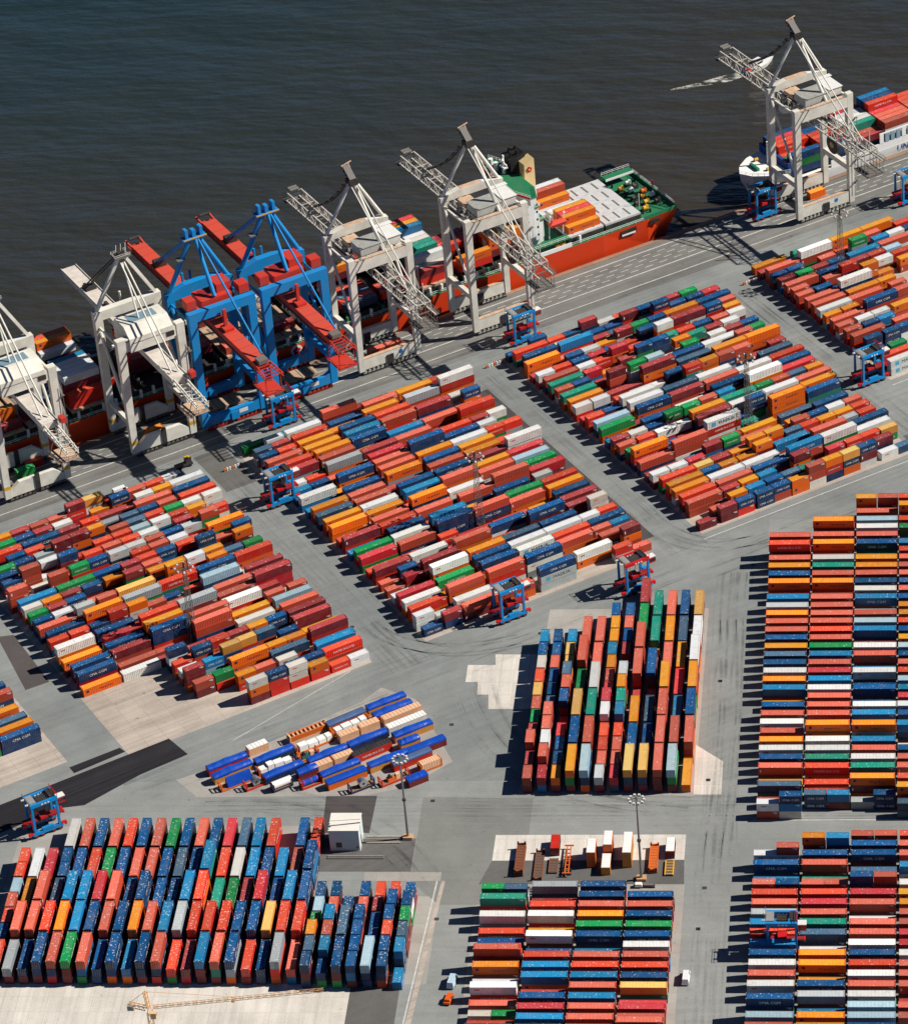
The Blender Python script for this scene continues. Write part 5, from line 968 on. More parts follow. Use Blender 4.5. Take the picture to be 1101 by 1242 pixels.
def crane_blue(label):
    G = GAUGE; X = 10.3
    root = empty('gantry_crane', (0, 0, 0), label=label, cat='crane', group='ship-to-shore gantry cranes along the quay')
    for y in (0, G):
        for sx in (-1, 1):
            m = MB(); m.hexa([(sx * X - 1.15, y - .95, 1.9), (sx * X + 1.15, y - .95, 1.9), (sx * X + 1.15, y + .95, 1.9), (sx * X - 1.15, y + .95, 1.9)],
                             [(sx * X - 1.35, y - 1.15, 41.0), (sx * X + 1.35, y - 1.15, 41.0), (sx * X + 1.35, y + 1.15, 41.0), (sx * X - 1.35, y + 1.15, 41.0)], b_paint)
            m.obj('leg', root)
            b = bogie_mb(6, 1.5, r_paint, hub_red).obj('bogie', root); b.location = (sx * 5.2, y, 0)
        m = MB(); prof = [(-X + 1.17, 2.2), (X - 1.17, 2.2), (X - 1.17, 6.2), (X - 3.2, 5.2), (-X + 3.2, 5.2), (-X + 1.17, 6.2)]
        m.add([(x, y - .8, z) for x, z in prof] + [(x, y + .8, z) for x, z in prof], [(0, 1, 2, 3, 4, 5), (11, 10, 9, 8, 7, 6)] + [(i, i + 6, (i + 1) % 6 + 6, (i + 1) % 6) for i in range(6)], b_paint)
        m.box(-1.3, 1.3, y - 1.1, y - .82, 1.7, 4.4, b_paint); m.obj('sill_beam', root)
        if y == 0:
            m = MB(); m.box(1.6, 4.6, -.86, -.83, 3.2, 4.6, white_m); m.obj('number_plate', root)
    for sx in (-1, 1):
        m = MB(); m.bar((sx * X, 1, 11.5), (sx * X, G - 1, 11.5), 1.6, 2.4, b_paint); m.obj('side_beam', root)
        m = MB(); m.tube((sx * X, G - 1.1, 38.5), (sx * X, 1.1, 14), .6, b_paint, 8); m.obj('side_brace', root)
        m = MB(); m.bar((sx * X, 1, 40), (sx * X, G - 1, 40), .5, .7, b_paint); m.obj('tie_beam', root)
    m = MB(); prof = [(-X - 1.4, 41.0), (X + 1.4, 41.0), (X + 1.4, 43.4), (5, 45.4), (-5, 45.4), (-X - 1.4, 43.4)]
    m.add([(x, G - 1.2, z) for x, z in prof] + [(x, G + 1.2, z) for x, z in prof], [(0, 1, 2, 3, 4, 5), (11, 10, 9, 8, 7, 6)] + [(i, i + 6, (i + 1) % 6 + 6, (i + 1) % 6) for i in range(6)], b_paint)
    m.obj('portal_beam', root)
    m = MB(); m.box(-X - 1.36, X + 1.36, -1.1, 1.1, 41.0, 44.2, b_paint); m.obj('portal_beam', root)
    m = MB(); m.box(-2.4, 2.4, -28, 62, 34.0, 36.2, r_boom)
    for sx in (-1, 1): m.box(min(sx * 2.4, sx * 2.9), max(sx * 2.4, sx * 2.9), -26, 62, 33.8, 34.1, g_steel)
    for k in range(18): m.box(-2.3, 2.3, -26 + k * 5, -25.8 + k * 5, 36.2, 36.26, r_paint)
    for sx in (-1, 1): rails(m, (sx * 2.9, 18, 34.1), (sx * 2.9, 62, 34.1), r_boom, step=4)
    m.obj('boom', root)
    m = MB(); 
    for sx in (-1, 1): m.bar((sx * 2.2, 61, 35.4), (sx * 2.4, 66.5, 36.0), .5, .8, r_boom)
    m.tube((-1.8, 65, 37.2), (1.8, 65, 37.2), .5, d_steel, 8); m.box(-2.4, 2.4, 62, 65.5, 34.3, 34.5, r_paint); m.obj('boom_tip', root)
    m = MB()
    for x in (-2.4, 2.4): m.bar((x, -28, 36.0), (x * 1.25, -35.5, 35.4), .35, .35, r_paint); m.bar((x, -28, 34.4), (x * 1.25, -35.5, 34.4), .35, .35, r_paint)
    for k in range(5): m.bar((-2.9, -28.5 - k * 1.7, 35.6), (2.9, -28.5 - k * 1.7, 35.6), .25, .25, r_paint)
    for x in (-2.6, 2.6):
        for y in (-34, -27): m.bar((x, y, 34.4), (x, y, 28.6), .22, .22, r_paint)
    m.box(-3.2, 3.2, -34.6, -26, 28.4, 28.6, r_paint); rails(m, (-3.2, -34.6, 28.6), (3.2, -34.6, 28.6), r_paint); rails(m, (-3.2, -34.6, 28.6), (-3.2, -26, 28.6), r_paint)
    m.box(-1.6, 1.6, -28.5, -25.5, 36.3, 37.6, g_steel); m.obj('service_platform', root)
    for sx in (-1, 1):
        m = MB(); m.tube((sx * X, G, 43.2), (sx * 1.3, 14.8, 61.2), .85, b_paint, 10); m.obj('mast_leg', root)
    m = MB(); m.tube((-.6, 2.5, 45.8), (.2, 14.2, 61), .7, b_paint, 10); m.obj('back_strut', root)
    m = MB(); m.tube((1.0, 14.4, 61.2), (1.4, -24.5, 37.4), .36, b_paint, 6); m.obj('back_stay', root)
    m = MB(); m.box(-4, 4, 13.4, 16.4, 61.1, 61.6, b_paint); m.box(-4, 4, 13.3, 13.42, 61.4, 61.8, y_paint); rails(m, (-4, 16.4, 61.6), (4, 16.4, 61.6), b_paint); m.box(-3, -2, 14, 16, 61.6, 64.6, b_paint); m.box(2, 3, 14, 16, 61.6, 64.6, b_paint); m.box(-.6, .6, 14, 16, 61.6, 64, b_paint)
    m.box(-6.6, -4.0, 14, 16.4, 54.6, 54.9, g_steel); m.obj('mast_head', root)
    m = MB(); m.bar((-.8, 16.2, 61.2), (-.9, 45.5, 37.6), .5, .6, b_paint); m.bar((.8, 16.2, 61.2), (.9, 45.5, 37.6), .5, .6, b_paint); m.box(-2, 2, 44.4, 47, 36.2, 38.2, d_steel); m.obj('fore_stay', root)
    for sx in (-1, 1):
        m = MB(); m.box(sx * 1.3 - .35, sx * 1.3 + .35, 24.6, 25.4, 36.2, 43.6, b_paint); m.obj('boom_post', root)
    m = MB(); m.box(-5.4, 5.8, 2.2, 9.6, 42.0, 45.4, r_paint); m.box(1.2, 6.2, 4.4, 10.4, 45.4, 48.2, r_paint); m.box(-3.8, 1.0, 5, 9, 45.4, 45.5, hub_red); m.obj('machinery_house', root)
    for x0, x1 in ((-10.8, -7.6), (7.4, 10.8)):
        m = MB(); m.box(x0, x1, 1.2, 5.0, 44.4, 47.4, r_paint); m.obj('machinery_box', root)
    m = MB(); m.box(-1.4, 1.4, 20, 23, 29.6, 32.4, r_paint); m.box(-1.3, 1.3, 23, 23.06, 30.2, 32, glass); m.box(-2.4, 2.4, 18.6, 25, 32.7, 33.7, hub_red); m.obj('operator_cab', root)
    m = MB(); m.bar((0, -2.2, 43.0), (0, -2.2, 36.2), 1.0, 1.0, r_paint); m.box(-1.6, 1.6, -5, -1.4, 36.3, 37.2, r_paint); m.obj('boom_hanger', root)
    m = MB(); stairs_tower(m, -X - 2.0, G - 4, 6, 36, b_paint); m.obj('stair', root)
    return root
def put_crane(o, e, dr=0.0):
    o.location = qp(e, R_LAND + dr, 0); o.rotation_euler = (0, 0, QA); return o
proto = crane_white_truss('white lattice-boom crane rusted on top, between the green-decked ship bridge and the next white crane')
put_crane(proto, 70.0, .6)
for e, lb in ((27.8, 'white lattice-boom crane standing immediately right of the two blue cranes'), (194.2, 'white lattice-boom crane alone at the upper right beside the small white ship')):
    c = copy_tree(proto); c['label'] = lb; put_crane(c, e, 2.6 if e > 100 else 0)
wb = crane_white_box('white box-boom crane with big white machinery house, immediately left of the blue cranes'); put_crane(wb, -53.6)
c = copy_tree(wb); c['label'] = 'white box-boom crane cut off by the left edge of the photo'; put_crane(c, -97.6)
bc = crane_blue('blue crane with red boom, the left one of the pair'); put_crane(bc, -28.6)
c = copy_tree(bc); c['label'] = 'blue crane with red boom, the right one of the pair'; put_crane(c, -3.0)

# ================================================================ straddle carriers
def carrier(label):
    root = empty('straddle_carrier', (0, 0, 0), label=label, cat='straddle carrier', group='blue straddle carriers working in the yard')
    L, Wd, H = 4.2, 2.35, 11.6
    for sy in (-1, 1):
        m = MB(); m.box(-L - .4, L + .4, sy * Wd - .38, sy * Wd + .38, 1.0, 2.0, b_paint); m.box(-1.6, 1.8, sy * Wd - .42, sy * Wd + .42, 2.0, 2.7, b_paint); m.obj('wheel_beam', root)
        for sx in (-1, 1):
            m = MB(); m.box(sx * (L - .5) - .34, sx * (L - .5) + .34, sy * Wd - .3, sy * Wd + .3, 2.0, H - 1.2, b_paint, .06, .04); m.obj('leg', root)
        for k in range(4):
            x = (-3.6, -1.7, 1.7, 3.6)[k]
            w = MB(); w.tube((x, sy * Wd - .3, .78), (x, sy * Wd + .3, .78), .78, tyre, 14); w = w.obj('wheel', root)
            h = MB(); h.tube((x, sy * Wd - .33, .78), (x, sy * Wd + .33, .78), .42, hub_red, 10); h.obj('hub', w)
        m = MB(); m.box(-L + .1, L - .1, sy * Wd - .4, sy * Wd + .4, H - 1.2, H - .2, b_paint)
        for i in range(3): m.box(-.9 + i * .95, -.35 + i * .95, sy * Wd - .47, sy * Wd + .47, H - .95, H - .55, white_m)
        m.obj('top_beam', root)
    m = MB(); m.box(-L + .2, -L + 2.2, -Wd + .46, Wd - .46, H - .9, H + .05, mat('deck_grey', (150, 150, 148), .6)); m.box(L - 2.1, L - .5, -Wd + .46, Wd - .46, H - .9, H + .2, d_steel); m.box(-1.2, 1.6, -1.3, 1.3, H - 1.3, H - .5, d_steel)
    for y in (-1, 0, 1): m.tube((-L + 2.6, y, H - .5), (L - 2.4, y, H - .5), .22, d_steel, 6)
    rails(m, (-L, -Wd - .4, H - .1), (-L, Wd + .4, H - .1), g_steel); rails(m, (L - .2, -Wd - .4, H - .1), (L - .2, Wd + .4, H - .1), red_m)
    for y in (-1.4, 1.4): m.tube((-L - .9, y, H - .3), (-L - .1, y, H - .3), .3, white_m, 8)
    m.obj('machinery_deck', root)
    m = MB(); m.box(L + .1, L + 2.2, -Wd + .1, -Wd + 1.9, H - 3.0, H - 1.1, red_m); m.box(L + .3, L + 2.25, -Wd + .06, -Wd + 1.94, H - 2.5, H - 1.6, glass); m.box(L + .0, L + 2.3, -Wd + .0, -Wd + 2.0, H - 1.1, H - .9, white_m); m.obj('driver_cab', root)
    m = MB(); m.box(-5.6, 5.6, -1.15, 1.15, 4.3, 4.75, hub_red); m.box(-1.2, 1.2, -1.5, 1.5, 4.75, 5.6, red_m)
    for sx in (-1, 1): m.box(sx * 5.8 - .25, sx * 5.8 + .25, -1.2, 1.2, 4.0, 4.8, red_m)
    for sx in (-1, 1):
        for sy in (-1, 1): m.bar((sx * 1.0, sy * 1.2, 5.5), (sx * 2.6, sy * 1.6, H - 1), .1, .1, d_steel)
    m.obj('spreader', root)
    for sx in (-1, 1):
        for sy in (-1, 1):
            m = MB(); m.box(sx * 5.0 - .75, sx * 5.0 + .75, sy * Wd - .5, sy * Wd + .5, 1.9, 2.15, red_m); m.box(sx * 5.4 - .3, sx * 5.4 + .3, sy * Wd - .45, sy * Wd + .45, 1.2, 1.9, red_m); m.obj('mudguard', root)
    m = MB(); m.box(L + .1, L + 1.5, Wd - .6, Wd + .55, 2.2, 4.6, b_paint); m.box(L + 1.5, L + 1.55, Wd - .3, Wd + .3, 2.8, 3.6, mat('pink_sign', (226, 90, 120), .5)); m.obj('engine_box', root)
    m = MB()
    for z in range(8): m.bar((-L + .3, -Wd + .1, 2.6 + z), (-L + .3, -Wd + 1.0, 2.6 + z), .1, .1, red_m)
    m.bar((-L + .3, -Wd + .1, 2.2), (-L + .3, -Wd + .1, H - 1.2), .12, .12, red_m); m.bar((-L + .3, -Wd + 1, 2.2), (-L + .3, -Wd + 1, H - 1.2), .12, .12, red_m); m.obj('ladder', root)
    return root
sc = carrier('straddle carrier touching the front edge of the middle quayside block')
SC = [((-75.6, 92.6), 0, None),
      ((-39.6, 106.2), 0, 'straddle carrier with red spreader on open road behind the centre end-on block'),
      (tuple(qp(70.6, -251.4)[:2]), 0, 'straddle carrier beside the landside wheels of the crane in front of the ship bridge'),
      (tuple(qp(-16.6, -253.4)[:2]), 0, 'straddle carrier at the foot of the right blue crane'),
      (tuple(qp(-37.6, -213.4)[:2]), 0, 'straddle carrier in the lane between the left and middle quayside blocks'),
      ((-197.4, -7.2), 0, 'straddle carrier on black tyre-marked asphalt at the lower left edge'),
      (tuple(qp(177.0, -272.4)[:2]), 0, 'straddle carrier in shadow under the upper right white crane'),
      (tuple(qp(222.0, -251.5)[:2]), 0, 'straddle carrier on the apron at the upper right edge of the photo'),
      (tuple(qp(147.6, -164.6)[:2]), 0, 'straddle carrier beside the grey lettered containers at the far right block'),
      ((8.6, -58.7), 1, 'straddle carrier straddling a row of containers in the bottom right block')]
for i, (p, flat, lb) in enumerate(SC):
    o = sc if i == 0 else copy_tree(sc)
    o.location = (p[0], p[1], 0); o.rotation_euler = (0, 0, 0 if flat else QA)
    if lb: o['label'] = lb
    if i == 1:      # this one has a red top
        for part in o.children:
            if part.name.startswith('top_beam'):
                part.data = part.data.copy()
                for j, m in enumerate(part.data.materials):
                    if m == b_paint: part.data.materials[j] = red_m
# ================================================================ ships
hull_or = mat('hull_orange_red', (222, 62, 18), 0.45, grime=0.12, gscale=0.12)
hull_low = mat('hull_antifouling', (110, 34, 30), 0.7)
deck_g = mat('deck_green', (22, 120, 78), 0.7, grime=0.3)
ship_w = mat('ship_white', (246, 245, 240), 0.45, grime=0.12)
hatch_w = mat('hatch_cover_pale', (206, 206, 204), 0.7, grime=0.25, gscale=0.6)
hatch_t = mat('hatch_cover_tan', (190, 160, 132), 0.8, grime=0.35, gscale=0.5)
cream = mat('funnel_cream', (236, 206, 150), 0.5, grime=0.1); blk = mat('funnel_black', (22, 22, 24), 0.6)
hold_d = mat('open_hold_dark', (44, 36, 34), 0.8)
ship_bl = mat('ship_blue', (20, 70, 140), .5)
def ship_frame(loc_e, loc_r): return empty
SR = -281.8                     # hull side next to the quay
ship = empty('container_ship', qp(0, SR, -4.5), QA, label='long orange-red container ship with green decks moored under six cranes', cat='ship')
BEAM = 32.0
# local: x = along quay, y = outboard (0 = quay side), z above water; deck at 11
def hullsec(x, z, narrow=0.0): return narrow
m = MB(); DK = 12.1
st = [(-150, .0), (120, 0.0), (138, .5), (149.6, 1.0)]
bot = [(-150, .0), (120, .2), (138, 1.6), (146.5, 4.0)]
for (xa, na), (xb, nb), (xc, nc), (xd, nd) in zip(st[:-1], st[1:], bot[:-1], bot[1:]):
    m.add([(xa, na, DK), (xb, nb, DK), (xd, nd, 2.2), (xc, nc, 2.2)], [(0, 3, 2, 1)], hull_or)
    m.add([(xa, BEAM - na, DK), (xb, BEAM - nb, DK), (xd, BEAM - nd, 2.2), (xc, BEAM - nc, 2.2)], [(0, 1, 2, 3)], hull_or)
    m.add([(xc, nc, 2.2), (xd, nd, 2.2), (xd, nd + .2, -.6), (xc, nc + .2, -.6)], [(0, 3, 2, 1)], hull_low)
    m.add([(xc, BEAM - nc, 2.2), (xd, BEAM - nd, 2.2), (xd, BEAM - nd - .2, -.6), (xc, BEAM - nc - .2, -.6)], [(0, 1, 2, 3)], hull_low)
m.add([(149.6, 1.0, DK), (149.6, BEAM - 1.0, DK), (146.5, BEAM - 4, 2.2), (146.5, 4, 2.2)], [(0, 3, 2, 1)], hull_or)
m.add([(146.5, 4, 2.2), (146.5, BEAM - 4, 2.2), (146.3, BEAM - 4.2, -.6), (146.3, 4.2, -.6)], [(0, 3, 2, 1)], hull_low)
m.add([(-150, 0, DK - .05), (120, 0, DK - .05), (138, .5, DK - .05), (149.6, 1.0, DK - .05), (149.6, BEAM - 1.0, DK - .05), (138, BEAM - .5, DK - .05), (120, BEAM, DK - .05), (-150, BEAM, DK - .05)], [tuple(range(8))], deck_g)
m.add([(-150, 0, DK), (-150, BEAM, DK), (-150, BEAM, -.6), (-150, 0, -.6)], [(0, 1, 2, 3)], hull_or)
m.obj('hull', ship)
m = MB()   # mooring openings in the stern quarter
m.box(127, 133, .1, .8, 9.0, 11.0, hold_d); m.box(138.5, 142.4, .3, 1.2, 9.9, 11.2, hold_d); m.box(127.3, 132.6, .06, .16, 9.05, 9.7, ship_w); m.obj('mooring_port', ship)
# stern bulwark and rails
m = MB()
m.bar((136.5, .65, DK + .6), (149.4, 1.2, DK + .6), .3, 1.3, deck_g); m.bar((136.5, BEAM - .65, DK + .6), (149.4, BEAM - 1.2, DK + .6), .3, 1.3, deck_g); m.bar((149.4, 1.2, DK + .5), (149.4, BEAM - 1.2, DK + .5), .3, 1.1, deck_g)
rails(m, (149.4, 2.3, DK + 1.0), (149.4, BEAM - 2.3, DK + 1.0), ship_w, 1.2, 2.5)
m.box(137, 148, BEAM - 5.4, BEAM - 2.4, DK + 3.2, DK + 3.5, deck_g); rails(m, (137, BEAM - 2.5, DK + 3.5), (148, BEAM - 2.5, DK + 3.5), ship_w, 1.2, 2)
m.box(137, 148, BEAM - 5.6, BEAM - 5.4, DK + 2.7, DK + 3.5, ship_w)
m.obj('stern_bulwark', ship)
for x, y, mm in ((140, 6, y_paint), (142.5, 9.5, y_paint), (140.5, 14, d_steel), (143.5, 13.5, y_paint), (142, 19, ship_w), (140, 22, y_paint), (145, 21, d_steel), (146, 8, d_steel), (145.5, 16.5, orange_m), (139.5, 10.5, d_steel), (144, 24, ship_w), (138.6, 18, d_steel), (146.4, 12.4, ship_w)):
    m = MB(); m.box(x - 1.1, x + 1.2, y - .7, y + .7, DK - .02, DK + .6, d_steel); m.tube((x - .7, y, DK + 1.1), (x + .7, y, DK + 1.1), .75, mm, 10); m.box(x + .6, x + 1.2, y - .6, y + .6, DK + .5, DK + 1.9, mm); m.obj('mooring_winch', ship)
for x, y in ((138.4, 4.6), (141, 4.2), (147.5, 6), (147.5, 18), (147.4, 25), (139, 26)): m = MB(); m.tube((x, y, DK - .02), (x, y, DK + 1.2), .35, blk, 8); m.obj('bollard', ship)
m = MB(); m.tube((138.2, 6.5, DK), (138.2, 6.5, DK + 7), .12, ship_w, 6); m.obj('deck_mast', ship)
m = MB(); m.tube((149, 16, DK), (149.6, 16, DK + 4), .07, ship_w, 6); m.box(149.2, 149.6, 16.0, 17.0, DK + 2.4, DK + 3.6, red_m); m.obj('flag_staff', ship)
# lashing walkway along the quay side
m = MB()
for k in range(60):
    x = -148 + k * 4.4
    if 92 < x < 108: continue
    m.box(x - .35, x + .35, .5, 1.4, DK, DK + 2.6, ship_w if k % 3 else deck_g); m.box(x - .35, x + .35, BEAM - 1.4, BEAM - .5, DK, DK + 2.6, ship_w)
for a, b_ in ((-149, 93), (108, 136)):
    rails(m, (a, .25, DK), (b_, .25, DK), ship_w, 1.2, 3); rails(m, (a, BEAM - .25, DK), (b_, BEAM - .25, DK), ship_w, 1.2, 3)
m.obj('side_railing', ship)
HZ = DK + 2.6
def hatch(x0, x1, mm):
    m = MB(); m.box(x0, x1, 2.0, BEAM - 2.0, DK - .04, HZ - .7, d_steel)
    for k in range(4):
        y0 = 2.0 + k * 7.0; m.box(x0 + .1, x1 - .1, y0 + .06, y0 + 6.94, HZ - .7, HZ, mm)
        for i in range(3): m.box(x0 + 2 + i * 4, x0 + 2.6 + i * 4, y0 + 1, y0 + 5.8, HZ, HZ + .07, g_steel)
    m.obj('hatch_cover', ship)
def hold(x0, x1):
    m = MB(); m.box(x0, x1, 2.2, 2.5, DK - .04, HZ - .8, d_steel); m.box(x0, x1, BEAM - 2.5, BEAM - 2.2, DK - .04, HZ - .8, d_steel); m.box(x0, x0 + .4, 2.5, BEAM - 2.5, DK - .04, HZ - .8, d_steel); m.box(x1 - .4, x1, 2.5, BEAM - 2.5, DK - .04, HZ - .8, d_steel)
    m.box(x0 + .4, x1 - .4, 2.5, BEAM - 2.5, DK - .04, DK + .02, hold_d)
    for k in range(11): m.box(x0 + .4, x0 + .7, 3 + k * 2.55, 3.2 + k * 2.55, DK, HZ - .2, g_steel); m.box(x1 - .7, x1 - .4, 3 + k * 2.55, 3.2 + k * 2.55, DK, HZ - .2, g_steel)
    m.obj('open_hold', ship)
BAYS = [(-149.5, 'T'), (-132, 'T'), (-118, 'O'), (-104, 'T'), (-90, 'T'), (-75, 'T'), (-61.5, 'O'), (-49, 'O'), (-34, 'O'), (-19.5, 'T'), (-5, 'T'), (9.5, 'O'), (24, 'O'), (38, 'O'), (52.5, 'T'), (67, 'O'), (80, 'O')]
for x, kd in BAYS: (hatch(x, x + 13, hatch_t) if kd == 'T' else hold(x, x + 13))
hatch(108.0, 121.6, hatch_w); hatch(122.2, 136, hatch_w)
# superstructure
SX0, SX1 = 91.5, 102.0
m = MB(); BX = 98.4
m.box(SX0 + 2, BX, 7.0, 25.0, DK - .04, DK + 20.5, ship_w); m.box(BX, BX + 2.2, 8.0, 24.0, DK - .04, DK + 14.2, ship_w); m.box(BX + 2.2, SX1 + .6, 9.0, 23.0, DK - .04, DK + 8.4, ship_w)
for x0_, x1_, y_, z_ in ((BX, BX + 2.6, 7.6, DK + 14.2), (BX + 2.2, SX1 + 1.2, 8.6, DK + 8.4)):
    m.box(x0_, x1_, y_, 32 - y_, z_, z_ + .12, deck_g); rails(m, (x1_, y_, z_), (x1_, 32 - y_, z_), ship_w, 1.1, 2)
    rails(m, (x0_, y_, z_), (x1_, y_, z_), ship_w, 1.1, 2)
for k in range(6):
    z = DK + 3 + k * 2.9
    for j in range(5): m.box(BX, BX + .05, 8.6 + j * 3.2, 9.5 + j * 3.2, z + 1.0, z + 1.9, glass)
    for j in range(2): m.box(SX0 + 4 + j * 3.5, SX0 + 4.7 + j * 3.5, 6.95, 7.0, z + 1.0, z + 1.8, glass)
    for j in range(6): m.box(SX0 + 1.95, SX0 + 2, 8 + j * 3, 9.0 + j * 3, z + 1.0, z + 1.9, glass)
m.obj('accommodation', ship)
m = MB(); BZ = DK + 20.5
m.add([(SX0 - .6, 6, BZ), (SX0 + 2, 0, BZ), (SX0 + 4.2, 0, BZ), (BX, 6, BZ), (BX, 26, BZ), (SX0 + 4.2, 32, BZ), (SX0 + 2, 32, BZ), (SX0 - .6, 26, BZ)] +
      [(SX0 - .6, 6, BZ + 2.8), (SX0 + 2, 0, BZ + 2.8), (SX0 + 4.2, 0, BZ + 2.8), (BX, 6, BZ + 2.8), (BX, 26, BZ + 2.8), (SX0 + 4.2, 32, BZ + 2.8), (SX0 + 2, 32, BZ + 2.8), (SX0 - .6, 26, BZ + 2.8)],
      [tuple(range(7, -1, -1)), tuple(range(8, 16))] + [(i, (i + 1) % 8, 8 + (i + 1) % 8, 8 + i) for i in range(8)], ship_w)
m.add([(SX0 - .9, 6, BZ + 2.84), (SX0 + 1.9, -.3, BZ + 2.84), (SX0 + 4.4, -.3, BZ + 2.84), (BX + .2, 6, BZ + 2.84), (BX + .2, 26, BZ + 2.84), (SX0 + 4.4, 32.3, BZ + 2.84), (SX0 + 1.9, 32.3, BZ + 2.84), (SX0 - .9, 26, BZ + 2.84)], [tuple(range(8))], deck_g)
for a, b_ in (((SX0 - .9, 6), (SX0 + 1.9, -.3)), ((SX0 - .9, 26), (SX0 - .9, 6)), ((SX0 + 1.9, 32.3), (SX0 - .9, 26))): m.bar((*a, BZ + 3.0), (*b_, BZ + 3.0), .35, .5, red_m)
m.bar((SX0 - .65, 7, BZ + 1.9), (SX0 - .65, 25, BZ + 1.9), .1, 1.0, glass)
for a, b_ in (((SX0 - .9, 6), (SX0 + 1.9, -.3)), ((SX0 + 4.4, -.3), (BX + .2, 6)), ((SX0 - .9, 26), (SX0 - .9, 6)), ((SX0 + 1.9, 32.3), (SX0 - .9, 26)), ((BX + .2, 26), (SX0 + 4.4, 32.3))): rails(m, (*a, BZ + 2.9), (*b_, BZ + 2.9), ship_w, 1.2, 1.6)
m.tube((SX0 + 3, 28, BZ + 2.8), (SX0 + 3, 28, BZ + 5), .8, ship_w, 10); m.obj('bridge', ship)
m = MB(); fz = BZ + 2.8
m.hexa([(99.4, 14, DK + 14), (103.4, 14, DK + 14), (103.4, 19, DK + 14), (99.4, 19, DK + 14)], [(99.8, 14.4, fz + 4.0), (103.6, 14.4, fz + 5.4), (103.6, 18.6, fz + 5.4), (99.8, 18.6, fz + 4.0)], cream)
m.hexa([(96.4, 17.6, fz - 1), (102.0, 17.6, fz - 1), (102.0, 25, fz - 1), (96.4, 25, fz - 1)], [(96.8, 18.2, fz + 5.0), (102.4, 18.2, fz + 6.2), (102.4, 24.4, fz + 6.2), (96.8, 24.4, fz + 5.0)], blk)
for i in range(4): m.tube((97.6 + i * 1.2, 20 + i % 2 * 3, fz + 4.8), (97.9 + i * 1.2, 20 + i % 2 * 3, fz + 7.2), .45, blk, 8)
m.obj('funnel', ship)
m = MB()
cx, cz = 101.5, fz + 1.9
for i in range(5):
    a = i * 2 * PI / 5 + PI / 2; px_, pz_ = cx + math.cos(a) * .62, cz + math.sin(a) * .62
    m.tube((px_, 14.34, pz_), (px_, 14.1, pz_), .42, red_m, 10)
m.tube((cx, 14.34, cz), (cx, 14.04, cz), .34, cream, 10); m.obj('funnel_emblem', ship)
m = MB(); m.tube((95, 20, fz), (95, 20, fz + 7), .6, ship_w, 8, .3); m.bar((95, 17.6, fz + 4), (95, 22.4, fz + 4), .4, .4, ship_w); m.bar((94, 18.4, fz + 5.6), (96, 21.6, fz + 5.6), .6, .4, ship_w); m.box(94.2, 95.8, 18.4, 21.6, fz + 2.4, fz + 2.9, ship_w); m.tube((94, 23.5, fz), (94, 23.5, fz + 3), .8, ship_w, 10); m.obj('radar_mast', ship)
m = MB()
for i, (x0, x1, z) in enumerate(((0, 1, 0),)): pass
m.hexa([(101.9, 2.2, DK + 8), (107.2, 2.2, DK + 8), (107.2, 4.0, DK + 8), (101.9, 4.0, DK + 8)], [(101.3, 1.8, DK + 9.2), (107.8, 1.8, DK + 9.2), (107.8, 4.4, DK + 9.2), (101.3, 4.4, DK + 9.2)], mat('lifeboat_orange', (226, 70, 44), .5))
m.hexa([(101.3, 1.8, DK + 9.2), (107.8, 1.8, DK + 9.2), (107.8, 4.4, DK + 9.2), (101.3, 4.4, DK + 9.2)], [(102.7, 2.5, DK + 10.2), (106.6, 2.5, DK + 10.2), (106.6, 3.7, DK + 10.2), (102.7, 3.7, DK + 10.2)], mat('lifeboat_orange', (226, 70, 44)))
for x in (101.9, 107.2): m.bar((x, 4.4, DK + 3), (x, 3.0, DK + 12.5), .3, .3, ship_w); m.bar((x, 3.0, DK + 12.5), (x, 2.2, DK + 12.2), .3, .3, ship_w)
m.obj('lifeboat', ship)
m = MB()
for x in (102.6, 104.8): m.box(x, x + 1.4, 1.2, 2.4, DK, DK + 2.0, y_paint)
m.box(93, 108, .1, .4, DK, DK + 1.5, ship_w); m.box(93, 108, .6, 3.8, DK + 2.8, DK + 3.0, deck_g); rails(m, (93, .6, DK + 3), (108, .6, DK + 3), ship_w, 1.2, 2.2); m.obj('side_deck', ship)
m = MB(); m.tube((4.0, -.07, 9.6), (4.0, -.02, 9.6), 2.1, ship_w, 24)
for i in range(5):
    a = i * 2 * PI / 5 + PI / 2; m.tube((4 + math.cos(a) * .9, -.12, 9.6 + math.sin(a) * .9), (4 + math.cos(a) * .9, -.08, 9.6 + math.sin(a) * .9), .6, red_m, 10)
m.obj('hull_emblem', ship)
# containers aboard: counted with the smaller-looking rest
def ship_stack(x, row, codes, z=None, sh=0):
    for i, pn in enumerate(codes):
        ch = list(SRGB)[pn]; c = qp(x + 6.1, SR - (3.4 + row * 2.52 + 1.22), HZ - 4.5 + .02 + i * 2.62 if z is None else z + i * 2.62)
        stuff_box(mb_c, c, QA, 12.19, col_of(ch), ('o' if ch == 'o' else None), True)
mb_c = mb
def fill(x, rows, pal, h):
    for r in rows:
        ship_stack(x, r, [rng.choice(pal) for _ in range(h if isinstance(h, int) else rng.choice(h))])
for r, cd in ((0, [4]), (1, [4, 4]), (2, [4, 2]), (3, [4, 4]), (4, [11]), (5, [11]), (8, [4]), (9, [4, 0]), (10, [4, 11])): ship_stack(108.8, r, cd)
fill(80.2, range(3, 9), [1, 0, 3], (1, 2)); ship_stack(80.2, 2, [4, 11, 4]); ship_stack(80.2, 1, [1, 4, 4]); ship_stack(80.2, 3, [1, 3, 4, 11])
